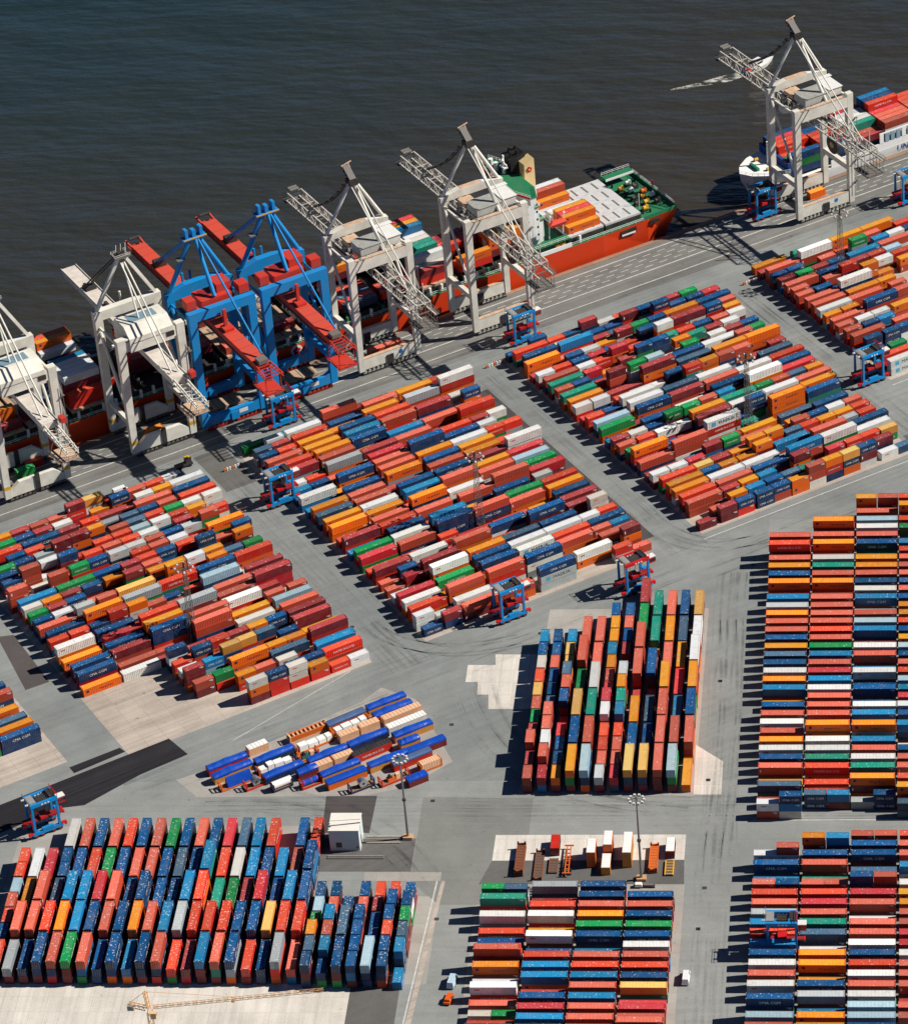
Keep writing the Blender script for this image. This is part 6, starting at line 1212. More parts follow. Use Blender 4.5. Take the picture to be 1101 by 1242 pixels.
ship_stack(67.2, 1, [3]); ship_stack(67.2, 4, [1, 3]); ship_stack(67.2, 0, [3, 4]); fill(67.2, range(5, 9), [3, 1], 1)
for r, cd in ((0, [3, 1]), (1, [1, 11]), (2, [3, 1, 11]), (3, [0, 2]), (4, [3, 10, 10]), (5, [3, 10, 10]), (6, [1, 10, 11]), (7, [0, 4, 11]), (8, [3, 3, 7, 7]), (9, [3, 3, 10, 4]), (10, [3, 1, 10, 2])): ship_stack(52.6, r, cd)
fill(38.2, range(0, 3), [1, 0, 3, 8], 1); ship_stack(38.2, 10, [3, 1, 11]); ship_stack(38.2, 9, [3, 1, 3]); ship_stack(38.2, 8, [1, 3])
fill(24.2, range(0, 5), [1, 0, 3, 8], 1); ship_stack(24.2, 8, [1, 4]); ship_stack(9.8, 1, [4]); fill(9.8, range(7, 10), [1, 0], 1)
ship_stack(-5, 9, [11]); ship_stack(-5, 1, [1]); fill(-19.2, range(0, 2), [0, 4], 1); ship_stack(-19.2, 8, [1, 11])
fill(-48.6, range(3, 9), [3, 1, 0, 4], (1, 2)); fill(-34, range(2, 6), [1, 0], 1); ship_stack(-63.8, 2, [3])
for r, cd in ((0, [3, 3]), (1, [3, 3, 1, 11]), (2, [3, 1, 11, 11]), (3, [1, 8, 8, 11]), (4, [1, 8, 8, 11]), (5, [1, 8, 8, 7]), (6, [10, 8, 6]), (8, [1, 1, 1, 11]), (9, [1, 2, 11, 4, 4]), (10, [1, 1, 3, 4, 3])): ship_stack(-74.6, r, cd)
ship_stack(-89.6, 8, [1, 1, 1, 7]); ship_stack(-89.6, 9, [1, 1, 1, 1]); ship_stack(-89.6, 10, [1, 1, 1]); ship_stack(-89.6, 1, [1, 8]); ship_stack(-89.6, 2, [1, 8, 8])
ship_stack(-103.6, 0, [1]); fill(-117.6, range(1, 4), [1, 4, 4], (1, 2)); ship_stack(-117.6, 8, [1, 1, 1, 1]); ship_stack(-117.6, 9, [1, 1, 1, 1]); ship_stack(-117.6, 10, [1, 0]); ship_stack(-103.6, 2, [4, 4])
fill(-131.6, range(0, 9), [1, 11, 0], 1)
# ---------------------------------------------------------------- small white feeder ship at upper right
fd = empty('feeder_ship', qp(0, -282.6, -4.5), QA, label='white feeder ship loaded with containers, bow under the upper right crane', cat='ship')
m = MB(); FD = 6.6; bx = 181.5
out = [(bx, 10.5), (bx + 2.5, 6.4), (bx + 7, 3.2), (bx + 14, 1.0), (bx + 24, 0), (330, 0), (330, 21), (bx + 24, 21), (bx + 14, 20), (bx + 7, 17.8), (bx + 2.5, 14.6)]
low = [(bx + 4, 10.5), (bx + 7, 7.6), (bx + 12, 4.6), (bx + 18, 2.2), (bx + 28, .4), (330, .4), (330, 20.6), (bx + 28, 20.6), (bx + 18, 18.8), (bx + 12, 16.4), (bx + 7, 13.4)]
m.prism(low, -.6, FD, ship_w, out); m.obj('hull', fd)
m = MB(); fc = [(bx - .6, 10.5), (bx + 2, 6.2), (bx + 7, 2.8), (bx + 14, .8), (bx + 14.5, 20.2), (bx + 7, 18.2), (bx + 2, 14.8)]
m.prism([out[0], out[1], out[2], out[3], (bx + 14.5, 20.0), (bx + 7, 17.8), (bx + 2.5, 14.6)], FD, FD + 3.4, ship_w, fc)
for p, q in zip(fc[:3], fc[1:4]): rails(m, (*p, FD + 3.4), (*q, FD + 3.4), ship_w, 1.1, 1.8)
m.box(bx + 5, bx + 6, 8, 13, FD + 3.4, FD + 4.4, deck_g); m.tube((bx + 11, 10.5, FD + 3.4), (bx + 11, 10.5, FD + 12), .4, ship_w, 8)
for y in (6.5, 14.5): m.tube((bx + 8, y, FD + 4.0), (bx + 9.4, y, FD + 4.0), .6, y_paint, 8)
m.prism([(bx + 13.4, 1.2), (bx + 14.4, 1.2), (bx + 14.4, 19.8), (bx + 13.4, 19.8)], FD + 3.4, FD + 6.5, ship_bl); m.obj('forecastle', fd)
m = MB(); m.box(bx + 30, 330, .05, .35, FD, FD + 2.6, ship_w)
for k in range(40):
    x = bx + 50 + k * 2.3; m.box(x, x + 1.6, -.02, .42, FD + 2.6, FD + 6.0, mat('feeder_blue_grey', (140, 170, 186), .5) if k % 4 else ship_w)
m.box(bx + 50, 330, .0, .4, FD + 6.0, FD + 6.4, ship_w); m.obj('side_screen', fd)
v, f = text_mesh('UNI', 3.4)
m = MB(); m.add([(241.5 + a, -.03, FD - 1.6 + b_) for a, b_, _ in v], f, mat('ship_lettering_blue', (30, 70, 150), .5)); m.obj('lettering', fd)
def feeder(x, row, codes):
    for i, ch in enumerate([list(SRGB)[p] for p in codes]): stuff_box(mb_c, qp(x + 6.1, -282.6 - (1.6 + row * 2.55 + 1.2), FD - 4.4 + 1.0 + i * 2.62), QA, 12.19, col_of(ch), ('r' if ch == 'r' and i > 1 else None), True)
FL = [(196.2, [[6, 9, 6], [6, 9], [1, 3], [1, 3, 3], [2, 3, 3], [2, 3, 2], [2, 6, 6]]), (209, [[8, 6], [6, 3, 3], [1, 3, 3], [1, 0, 3], [0, 0], [3, 6], [6, 6]]), (222, [[6, 1], [1, 0], [1, 1, 10], [1, 3, 11], [3, 3, 11], [3, 3, 11], [3, 3, 2]]),
      (234.8, [[6, 11, 0], [3, 11, 0], [3, 1, 0], [3, 11, 2], [3, 11, 8, 3], [11, 6, 0, 6], [6, 3, 0, 7]]), (247.6, [[3, 9, 0], [3, 9, 0], [1, 1, 0], [11, 3, 0], [11, 6, 3], [11, 8, 3], [3, 3]]), (260.4, [[0, 1, 0], [3, 1, 0], [3, 9, 0], [11, 6, 0], [1, 0], [3, 1], [1, 1]])]
for x, ss in FL:
    for r, cd in enumerate(ss): feeder(x, r, cd)
finish_stuff(mb_c, 'shipping_containers', 'the smaller-looking red, orange, blue and white containers filling the other stacks and decks')
# ---------------------------------------------------------------- motor boat
bt = empty('motor_boat', qp(237, -369.6, -4.5), QA + R(14), label='small white motor boat trailing foam on the river', cat='boat')
m = MB(); m.prism([(-6, -1.7), (2.5, -1.8), (7.2, 0), (2.5, 1.8), (-6, 1.7)], -.3, 1.5, white_m, [(-6.2, -2.0), (2.8, -2.1), (8.4, 0), (2.8, 2.1), (-6.2, 2.0)]); m.obj('hull', bt)
m = MB(); m.box(-3.4, 2.0, -1.4, 1.4, 1.5, 3.4, white_m, .4, .2); m.box(-2.6, 1.2, -1.42, 1.42, 2.4, 3.0, glass); m.box(-3.2, 1.6, -1.3, 1.3, 3.4, 3.55, white_m); m.box(-6, -3.6, -1.4, 1.4, 1.5, 1.9, red_m); m.obj('cabin', bt)
# ================================================================ light masts
lamp_m = mat('lamp_white', (226, 224, 214), .4)
def lattice_mast(label, H):
    root = empty('light_mast', (0, 0, 0), label=label, cat='light mast', group='lattice light masts inside the quayside blocks')
    m = MB()
    def w(z): return 1.15 - .75 * z / H
    for sx in (-1, 1):
        for sy in (-1, 1): m.bar((sx * w(0), sy * w(0), .4), (sx * w(H), sy * w(H), H), .11, .11, g_steel)
    n = 11
    for i in range(n):
        a, b_ = .4 + (H - .4) * i / n, .4 + (H - .4) * (i + 1) / n; u, v_ = w(a), w(b_)
        for k in range(4):
            c = [(-1, -1), (1, -1), (1, 1), (-1, 1)]; p, q = c[k], c[(k + 1) % 4]
            m.bar((p[0] * u, p[1] * u, a), (q[0] * v_, q[1] * v_, b_), .055, .055, g_steel); m.bar((q[0] * u, q[1] * u, a), (p[0] * v_, p[1] * v_, b_), .055, .055, g_steel); m.bar((p[0] * u, p[1] * u, a), (q[0] * u, q[1] * u, a), .055, .055, g_steel)
    m.obj('lattice_shaft', root)
    m = MB(); m.box(-1.6, 1.6, -1.6, 1.6, 0, .5, conc_g); m.box(-.9, .9, -.9, .9, .5, 2.4, d_steel); m.obj('base', root)
    m = MB(); nn = 14
    for i in range(nn):
        a0, a1 = 2 * PI * i / nn, 2 * PI * (i + 1) / nn; m.bar((2.3 * math.cos(a0), 2.3 * math.sin(a0), H), (2.3 * math.cos(a1), 2.3 * math.sin(a1), H), .12, .12, g_steel); m.bar((2.3 * math.cos(a0), 2.3 * math.sin(a0), H + 1.1), (2.3 * math.cos(a1), 2.3 * math.sin(a1), H + 1.1), .07, .07, g_steel)
        if i % 2 == 0: m.bar((0, 0, H), (2.3 * math.cos(a0), 2.3 * math.sin(a0), H), .1, .1, g_steel)
    m.tube((0, 0, H - .5), (0, 0, H + 1.8), .3, d_steel, 8); m.obj('lamp_ring', root)
    for i in range(8):
        a = 2 * PI * (i + .5) / 8; m = MB(); x, y = 2.6 * math.cos(a), 2.6 * math.sin(a); m.box(x - .28, x + .28, y - .28, y + .28, H - .3, H + .22, lamp_m, .05, .05); m.box(x - .3, x + .3, y - .3, y + .3, H - .42, H - .35, glass); m.obj('floodlight', root)
    return root
lm = lattice_mast('lattice light mast rising from the left quayside block of containers', 26.5)
for i, (e, r, lb) in enumerate(((-92.7, -162.4, None), (5.4, -163.6, 'lattice light mast rising from the middle quayside block of containers'), (101.2, -162.6, 'lattice light mast rising from the right quayside block of containers'), (173.6, -219.6, 'lattice light mast rising from the far right quayside block of containers'))):
    o = lm if i == 0 else copy_tree(lm)
    o.location = qp(e, r, 0); o.rotation_euler = (0, 0, QA)
    if lb: o['label'] = lb
def pole_mast(label, H):
    root = empty('light_pole', (0, 0, 0), label=label, cat='light pole', group='tall tubular light poles')
    m = MB(); m.tube((0, 0, .8), (0, 0, H), .38, steel, 12, .2); m.tube((0, 0, H * .48), (0, 0, H * .48 + .5), .55, d_steel, 10); m.obj('pole', root)
    m = MB(); m.box(-1.3, 1.3, -1.0, 1.0, 0, .9, mat('orange_base', (206, 160, 116), .8)); m.obj('base', root)
    m = MB(); nn = 12
    for i in range(nn):
        a0, a1 = 2 * PI * i / nn, 2 * PI * (i + 1) / nn; m.bar((1.6 * math.cos(a0), 1.6 * math.sin(a0), H), (1.6 * math.cos(a1), 1.6 * math.sin(a1), H), .12, .12, steel)
        if i % 3 == 0: m.bar((0, 0, H + .3), (1.9 * math.cos(a0), 1.9 * math.sin(a0), H), .14, .14, steel)
    m.tube((0, 0, H - .4), (0, 0, H + .9), .4, steel, 8); m.obj('lamp_ring', root)
    for i in range(10):
        a = 2 * PI * i / 10; m = MB(); x, y = 1.95 * math.cos(a), 1.95 * math.sin(a); m.box(x - .34, x + .34, y - .34, y + .34, H - .25, H + .22, lamp_m, .06, .06); m.box(x - .3, x + .3, y - .3, y + .3, H - .37, H - .3, glass); m.obj('floodlight', root)
    return root
pm = pole_mast('tall grey light pole with lamp crown beside the white hut', 27.4); pm.location = (-95.2, -11.5, 0)
o = copy_tree(pm); o['label'] = 'tall grey light pole with lamp crown behind the bottom centre block'; o.location = (-30.1, -29.4, 0)
# ================================================================ hut
hut = empty('transformer_hut', (-112, -13.3, 0), label='white flat-roofed box hut at the right end of the big bottom left block', cat='hut')
m = MB(); m.box(-4.0, 4.2, -3.7, 3.9, .1, 6.9, mat('hut_white', (206, 214, 214), .5, grime=.12)); m.box(-4.2, 4.4, -3.9, 4.1, 0, .12, conc_g); m.obj('wall', hut)
m = MB(); m.box(-4.15, 4.35, -3.85, 4.05, 6.9, 7.12, mat('hut_roof', (238, 232, 220), .6, grime=.15)); m.bar((-4.1, .4, 7.15), (4.3, 1.2, 7.15), .12, .06, g_steel); m.obj('roof', hut)
m = MB(); m.box(-2.3, -.7, -3.76, -3.69, 1.2, 2.9, d_steel)
for k in range(5): m.box(-2.25, -.75, -3.8, -3.74, 1.3 + k * .32, 1.42 + k * .32, g_steel)
m.obj('vent_grille', hut)
m = MB(); m.box(3.2, 3.8, -3.78, -3.69, .9, 1.5, mat('warning_pink', (206, 90, 140), .5)); m.obj('warning_sign', hut)
m = MB(); m.box(4.2, 4.26, -1, .4, .2, 2.4, g_steel); m.obj('door', hut)
tr = MB(); tr.box(0, 15.5, 0, .5, 0, .25, steel); tr.box(0, 15.5, 1.0, 1.4, 0, .25, conc_g)
for k in range(26): tr.box(.2 + k * .6, .45 + k * .6, .02, 1.38, .25, .3, g_steel)
tr.obj('cable_trough', label='low grey cable trough on the ground in front of the white hut', cat='cable trough').location = (-116.5, -20.6, 0.02)
tr = MB(); tr.box(0, 9.5, 0, .4, 0, .3, conc); tr.box(0, 9.5, 2.6, 3.0, 0, .3, conc); tr.obj('kerb_barrier', label='pair of low concrete kerbs between the white hut and the light pole', cat='kerb').location = (-106.6, -13.8, 0.02)
# ================================================================ tower crane (only its top shows)
tc = empty('tower_crane', (-147.3, -117.4, 0), label='thin orange lattice tower crane reaching over the pale concrete at the bottom edge', cat='tower crane')
or_c = mat('tower_crane_orange', (246, 190, 130), .5, grime=.05)
def lattice(m, p, q, w, n, mm, th=.16):
    p, q = Vector(p), Vector(q); d = (q - p).normalized(); u = d.cross(Vector((0, 0, 1)));
    if u.length < 1e-3: u = Vector((1, 0, 0))
    u = u.normalized() * w / 2; v_ = u.cross(d).normalized() * w / 2
    cs = [-u - v_, u - v_, u + v_, -u + v_]
    for c in cs: m.bar(p + c, q + c, th, th, mm)
    for i in range(n):
        a, b_ = p.lerp(q, i / n), p.lerp(q, (i + 1) / n)
        for k in range(4): m.bar(a + cs[k], b_ + cs[(k + 1) % 4], th * .6, th * .6, mm)
m = MB(); lattice(m, (0, 0, 0), (0, 0, 29.5), 1.2, 14, or_c, .15); m.obj('mast', tc)
m = MB(); lattice(m, (.8, .3, 30.6), (43.4, 7.0, 30.6), 0.7, 22, or_c, .085); m.obj('jib', tc)
m = MB(); lattice(m, (-.8, -.1, 30.6), (-5.5, 1.4, 30.6), 1.0, 4, or_c); m.box(-5.8, -4.2, .6, 2.0, 29, 30.4, conc_g); m.obj('counter_jib', tc)
m = MB(); lattice(m, (0, 0, 30.2), (-.6, .4, 35.6), .7, 4, or_c); m.bar((-.6, .4, 35.6), (21, 3.6, 31.2), .09, .09, or_c); m.bar((-.6, .4, 35.6), (-5.2, 1.3, 31), .09, .09, or_c); m.obj('tower_head', tc)
m = MB(); m.box(.4, 1.8, -1.6, -.4, 28.2, 30.0, or_c); m.box(1.8, 1.84, -1.5, -.5, 28.8, 29.7, glass); m.obj('cab', tc)
m = MB(); m.box(20.4, 21.2, 3.0, 3.8, 29.8, 30.1, or_c); m.obj('trolley', tc)
# ================================================================ road vehicles
def car(name, label, cat, loc, rz, L, Wd, H, body, hood=.28, van=False, group='cars and vans on the terminal'):
    root = empty(name, (*loc, 0.02), rz, label=label, cat=cat, group=group); w = Wd / 2; l = L / 2
    m = MB(); m.hexa([(-l, -w, .35), (l, -w, .35), (l, w, .35), (-l, w, .35)], [(-l + .05, -w + .05, .95), (l - .05, -w + .05, .85), (l - .05, w - .05, .85), (-l + .05, w - .05, .95)], body)
    x1 = l - (L * .1 if van else L * hood); x0 = -l + (.08 if van else .5)
    m.hexa([(x0, -w + .06, .93), (x1, -w + .06, .85), (x1, w - .06, .85), (x0, w - .06, .93)], [(x0 + .12, -w + .22, H), (x1 - .65, -w + .22, H), (x1 - .65, w - .22, H), (x0 + .12, w - .22, H)], body); m.obj('body', root)
    m = MB(); m.add([(x1 + .01 - .04, -w + .16, .95), (x1 - .03, w - .16, .95), (x1 - .6, w - .3, H - .08), (x1 - .6, -w + .3, H - .08)], [(0, 1, 2, 3)], glass)
    for s in (-1, 1): m.add([(x1 - 1.6, s * (w - .07), 1.0), (x1 - .25, s * (w - .07), 1.0), (x1 - .72, s * (w - .19), H - .1), (x1 - 1.6, s * (w - .19), H - .1)], [(0, 1, 2, 3) if s < 0 else (3, 2, 1, 0)], glass)
    m.obj('window', root)
    for sx in (-1, 1):
        for sy in (-1, 1): wv = MB(); wv.tube((sx * l * .62, sy * (w - .2), .34), (sx * l * .62, sy * (w + .02), .34), .34, tyre, 12); wv.obj('wheel', root)
    for sy in (-1, 1): h = MB(); h.box(l - .06, l + .015, sy * (w - .3) - .16, sy * (w - .3) + .16, .62, .8, lamp_m); h.obj('headlight', root)
    return root
car('van', 'pale blue-white van in the shadows left of the bottom centre block', 'van', (-77.3, -72.2), R(82), 5.2, 1.95, 2.2, mat('van_pale_blue', (186, 206, 220), .35, grime=.05), van=True)
car('car', 'orange car in the shadows left of the bottom centre block', 'car', (-77.6, -79.0), R(80), 4.4, 1.8, 1.6, mat('car_orange', (226, 96, 30), .3, grime=.05))
car('van', 'white van on the road between the bottom centre and bottom right blocks', 'van', (-16.2, -70.5), R(88), 5.2, 1.95, 2.1, mat('van_white', (232, 232, 230), .35, grime=.05), van=True)
car('car', 'white car at the quay end of the left quayside block', 'car', tuple(qp(-58.6, -246.2)[:2]), QA, 4.6, 1.85, 1.5, mat('car_white', (230, 232, 232), .3, grime=.05))
car('van', 'white van parked beside a navy container at the left quayside block', 'van', tuple(qp(-76.5, -247.0)[:2]), QA, 5.4, 2.0, 2.3, mat('van_white', (232, 232, 230)), van=True)
tt = empty('terminal_tractor', qp(163.6, -241.6, 0.02), QA + PI, label='dark terminal tractor on the apron beside the far right quayside block', cat='tractor')
m = MB(); m.box(-2.8, 2.8, -1.1, 1.1, .5, 1.1, d_steel); m.obj('chassis', tt)
m = MB(); m.box(-2.6, -.6, -1.1, .5, 1.1, 2.9, d_steel, .15, .1); m.box(-2.66, -2.5, -.9, .4, 1.9, 2.7, glass); m.box(-2.4, -.7, -.95, .35, 2.9, 3.0, mat('tractor_yellow', (206, 160, 40), .5)); m.obj('cab', tt)
for x in (-1.8, 1.6):
    for s in (-1, 1): m = MB(); m.tube((x, s * 1.0, .5), (x, s * 1.25, .5), .5, tyre, 12); m.obj('wheel', tt)
tt2 = copy_tree(tt); tt2['label'] = 'dark terminal tractor at the quay end of the left quayside block'; tt2.location = qp(-53.6, -249.0, .02)
tt['group'] = tt2['group'] = 'dark terminal tractors'
# loose gear lying under the cranes
for e_c, r_c, ln, wd, lb in ((0.8, -274.9, 11.0, 6.0, 'pale hatch cover lying on the quay under the right blue crane'), (-26.0, -274.6, 10.0, 6.2, 'pale hatch cover lying on the quay under the left blue crane')):
    ho = empty('hatch_cover', qp(e_c, r_c, .02), QA, label=lb, cat='hatch cover', group='hatch covers lying on the quay')
    m = MB(); m.box(-ln / 2, ln / 2, -wd / 2, wd / 2, .25, 1.0, hatch_t); m.obj('panel', ho)
    for sx in (-1, 1): m = MB(); m.box(sx * (ln / 2 - 1) - .4, sx * (ln / 2 - 1) + .4, -wd / 2 + .2, wd / 2 - .2, 0, .25, d_steel); m.obj('bearer', ho)
    for k in range(5): m = MB(); m.box(-ln / 2 + 1 + k * (ln - 2) / 4 - .1, -ln / 2 + 1 + k * (ln - 2) / 4 + .1, -wd / 2 + .3, wd / 2 - .3, 1.0, 1.08, g_steel); m.obj('stiffener', ho)
for e_c, r_c, pn, ln, lb in ((30.8, -271.8, 0, True, 'long rust red container standing under the crane right of the blue pair'), (-53.2, -271.4, 4, False, 'short orange container on the quay under the crane left of the blue pair'),
                             (-96.8, -274.6, 9, False, 'short green container under the crane at the left edge'), (-92.6, -277.4, 3, False, 'short red container under the crane at the left edge'), (198.4, -272.4, 4, False, 'short orange container under the upper right white crane')):
    o_ = bpy.data.objects.new('shipping_container', BODY[list(SRGB)[pn], ln]); C.objects.link(o_); o_.location = qp(e_c, r_c, .02); o_.rotation_euler = (0, 0, QA); tag(o_, lb, 'container', GROUP)
# striped barriers at the quay-side corners of the blocks
for e, r, lb in ((147.0, -237.5, 'row of orange and white barriers at the corner of the far right block'), (-44.5, -238.6, 'row of orange, white and green barriers at the corner of the middle block'), (52.5, -243.0, 'small white barrier at the corner of the right quayside block')):
    m = MB()
    for k in range(7):
        m.box(k * .95, k * .95 + .5, 0, .4, 0, 1.1, (orange_m if k in (0, 3, 6) else white_m)); m.box(k * .95 + .5, k * .95 + .95, .1, .3, .55, .8, white_m)
    o = m.obj('barrier', label=lb, cat='barrier', group='barriers at the block corners'); o.location = qp(e, r, .02); o.rotation_euler = (0, 0, QA)
# ================================================================ special cargo yard: tarped boxes, flat racks, tanks
tarp_b = mat('tarpaulin_blue', (10, 74, 178), .35, grime=.12, gscale=.8); tarp_g = mat('tarpaulin_blue_grey', (76, 100, 140), .5, grime=.15)
wrap_w = mat('white_wrapping', (248, 244, 238), .6, grime=.1); peach = mat('peach_paint', (240, 190, 150), .5, grime=.2)
P_col = {'r': (206, 40, 24), 'n': (214, 146, 66), 'o': (228, 104, 20), 'b': (24, 44, 84), 'm': (120, 34, 34), 'p': (238, 184, 142), 'w': (232, 226, 214), 'k': (40, 60, 80)}
def pm_(ch): return mat('box_paint_' + NAMES.get(ch, 'peach').replace(' ', '_'), P_col[ch], .5, grime=.22, gscale=.6)
def box_body(m, L, H, mm, top=True):
    l, w = L / 2, CW / 2
    for sx in (-1, 1):
        for sy in (-1, 1): m.box(min(sx * l, sx * (l - .16)), max(sx * l, sx * (l - .16)), min(sy * w, sy * (w - .16)), max(sy * w, sy * (w - .16)), 0, H, mm)
    n = int(L / .6)
    for sy in (-1, 1):
        y0, y1 = sorted((sy * (w - .03), sy * (w - .1))); m.box(-l + .16, l - .16, y0, y1, .02, H - .02, mm)
        for i in range(n):
            x = -l + .3 + i * (L - .5) / n; y0, y1 = sorted((sy * (w - .005), sy * (w - .03))); m.box(x, x + .2, y0, y1, .2, H - .15, mm)
        y0, y1 = sorted((sy * w, sy * (w - .12))); m.box(-l + .16, l - .16, y0, y1, H - .14, H, mm)
    for s in (-1, 1): x0, x1 = sorted((s * (l - .02), s * (l - .1))); m.box(x0, x1, -w + .16, w - .16, .02, H - .02, mm)
def item(kind, label, c, L, H, ch):
    o_ = empty(kind, (c[0], c[1], .02), QA, label=label, cat={'tarped_container': 'tarped container', 'flat_rack': 'flat rack', 'open_top_container': 'open-top container'}[kind], group='special cargo in the small yard')
    return o_
def tarped(label, c, L, ch, tarp=None, hump=.9):
    o_ = item('tarped_container', label, c, L, 2.5, ch); m = MB(); box_body(m, L, 2.5, pm_(ch)); m.obj('body', o_)
    m = MB(); l, w = L / 2 + .04, CW / 2 + .04; n = 9; rows = []
    r2 = random.Random(label)
    hs = [max(.15, hump * (.35 + .65 * math.sin(PI * (i + .6) / (n + .2))) * r2.uniform(.75, 1.15)) for i in range(n + 1)]
    prof = []
    for i in range(n + 1):
        x = -l + 2 * l * i / n; h = hs[i]
        prof.append([(x, -w, 1.95 + r2.uniform(-.12, .12)), (x, -w, 2.5), (x, -w * .55, 2.5 + h * .8), (x, w * .3, 2.5 + h), (x, w, 2.52), (x, w, 2.0)])
    vs = [p for row in prof for p in row]; fs = [(i * 6 + j, (i + 1) * 6 + j, (i + 1) * 6 + j + 1, i * 6 + j + 1) for i in range(n) for j in range(5)]
    fs += [tuple(range(5, -1, -1)), tuple(n * 6 + j for j in range(6))]
    m.add(vs, fs, tarp or tarp_b); m.obj('tarpaulin', o_); return o_
def closed(label, c, L, ch, roof=None, H=2.6):
    o_ = item('open_top_container', label, c, L, H, ch); m = MB(); box_body(m, L, H, pm_(ch)); m.obj('body', o_)
    m = MB(); l, w = L / 2 - .05, CW / 2 - .05; m.box(-l, l, -w, w, H - .08, H + .03, roof or pm_(ch))
    for i in range(int(L / 1.1)): x = -l + .4 + i * 1.1; m.box(x, x + .35, -w, w, H + .03, H + .09, roof or pm_(ch))
    m.obj('cover', o_); return o_
def flat(label, c, L, ch, cargo):
    o_ = item('flat_rack', label, c, L, 1, ch); l, w = L / 2, CW / 2; m = MB(); m.box(-l, l, -w, w, .12, .6, pm_(ch)); m.box(-l, l, -w + .2, w - .2, .6, .64, mat('deck_timber', (150, 110, 80), .8)); m.obj('deck', o_)
    for s in (-1, 1):
        m = MB()
        for sy in (-1, 1): m.box(min(s * l, s * (l - .35)), max(s * l, s * (l - .35)), sy * w * .86 - .16, sy * w * .86 + .16, .64, 2.5, pm_(ch))
        x0, x1 = sorted((s * l, s * (l - .25))); m.box(x0, x1, -w, w, 1.2, 1.5, pm_(ch)); m.box(x0, x1, -w, w, 2.3, 2.55, pm_(ch)); m.obj('end_frame', o_)
    return o_
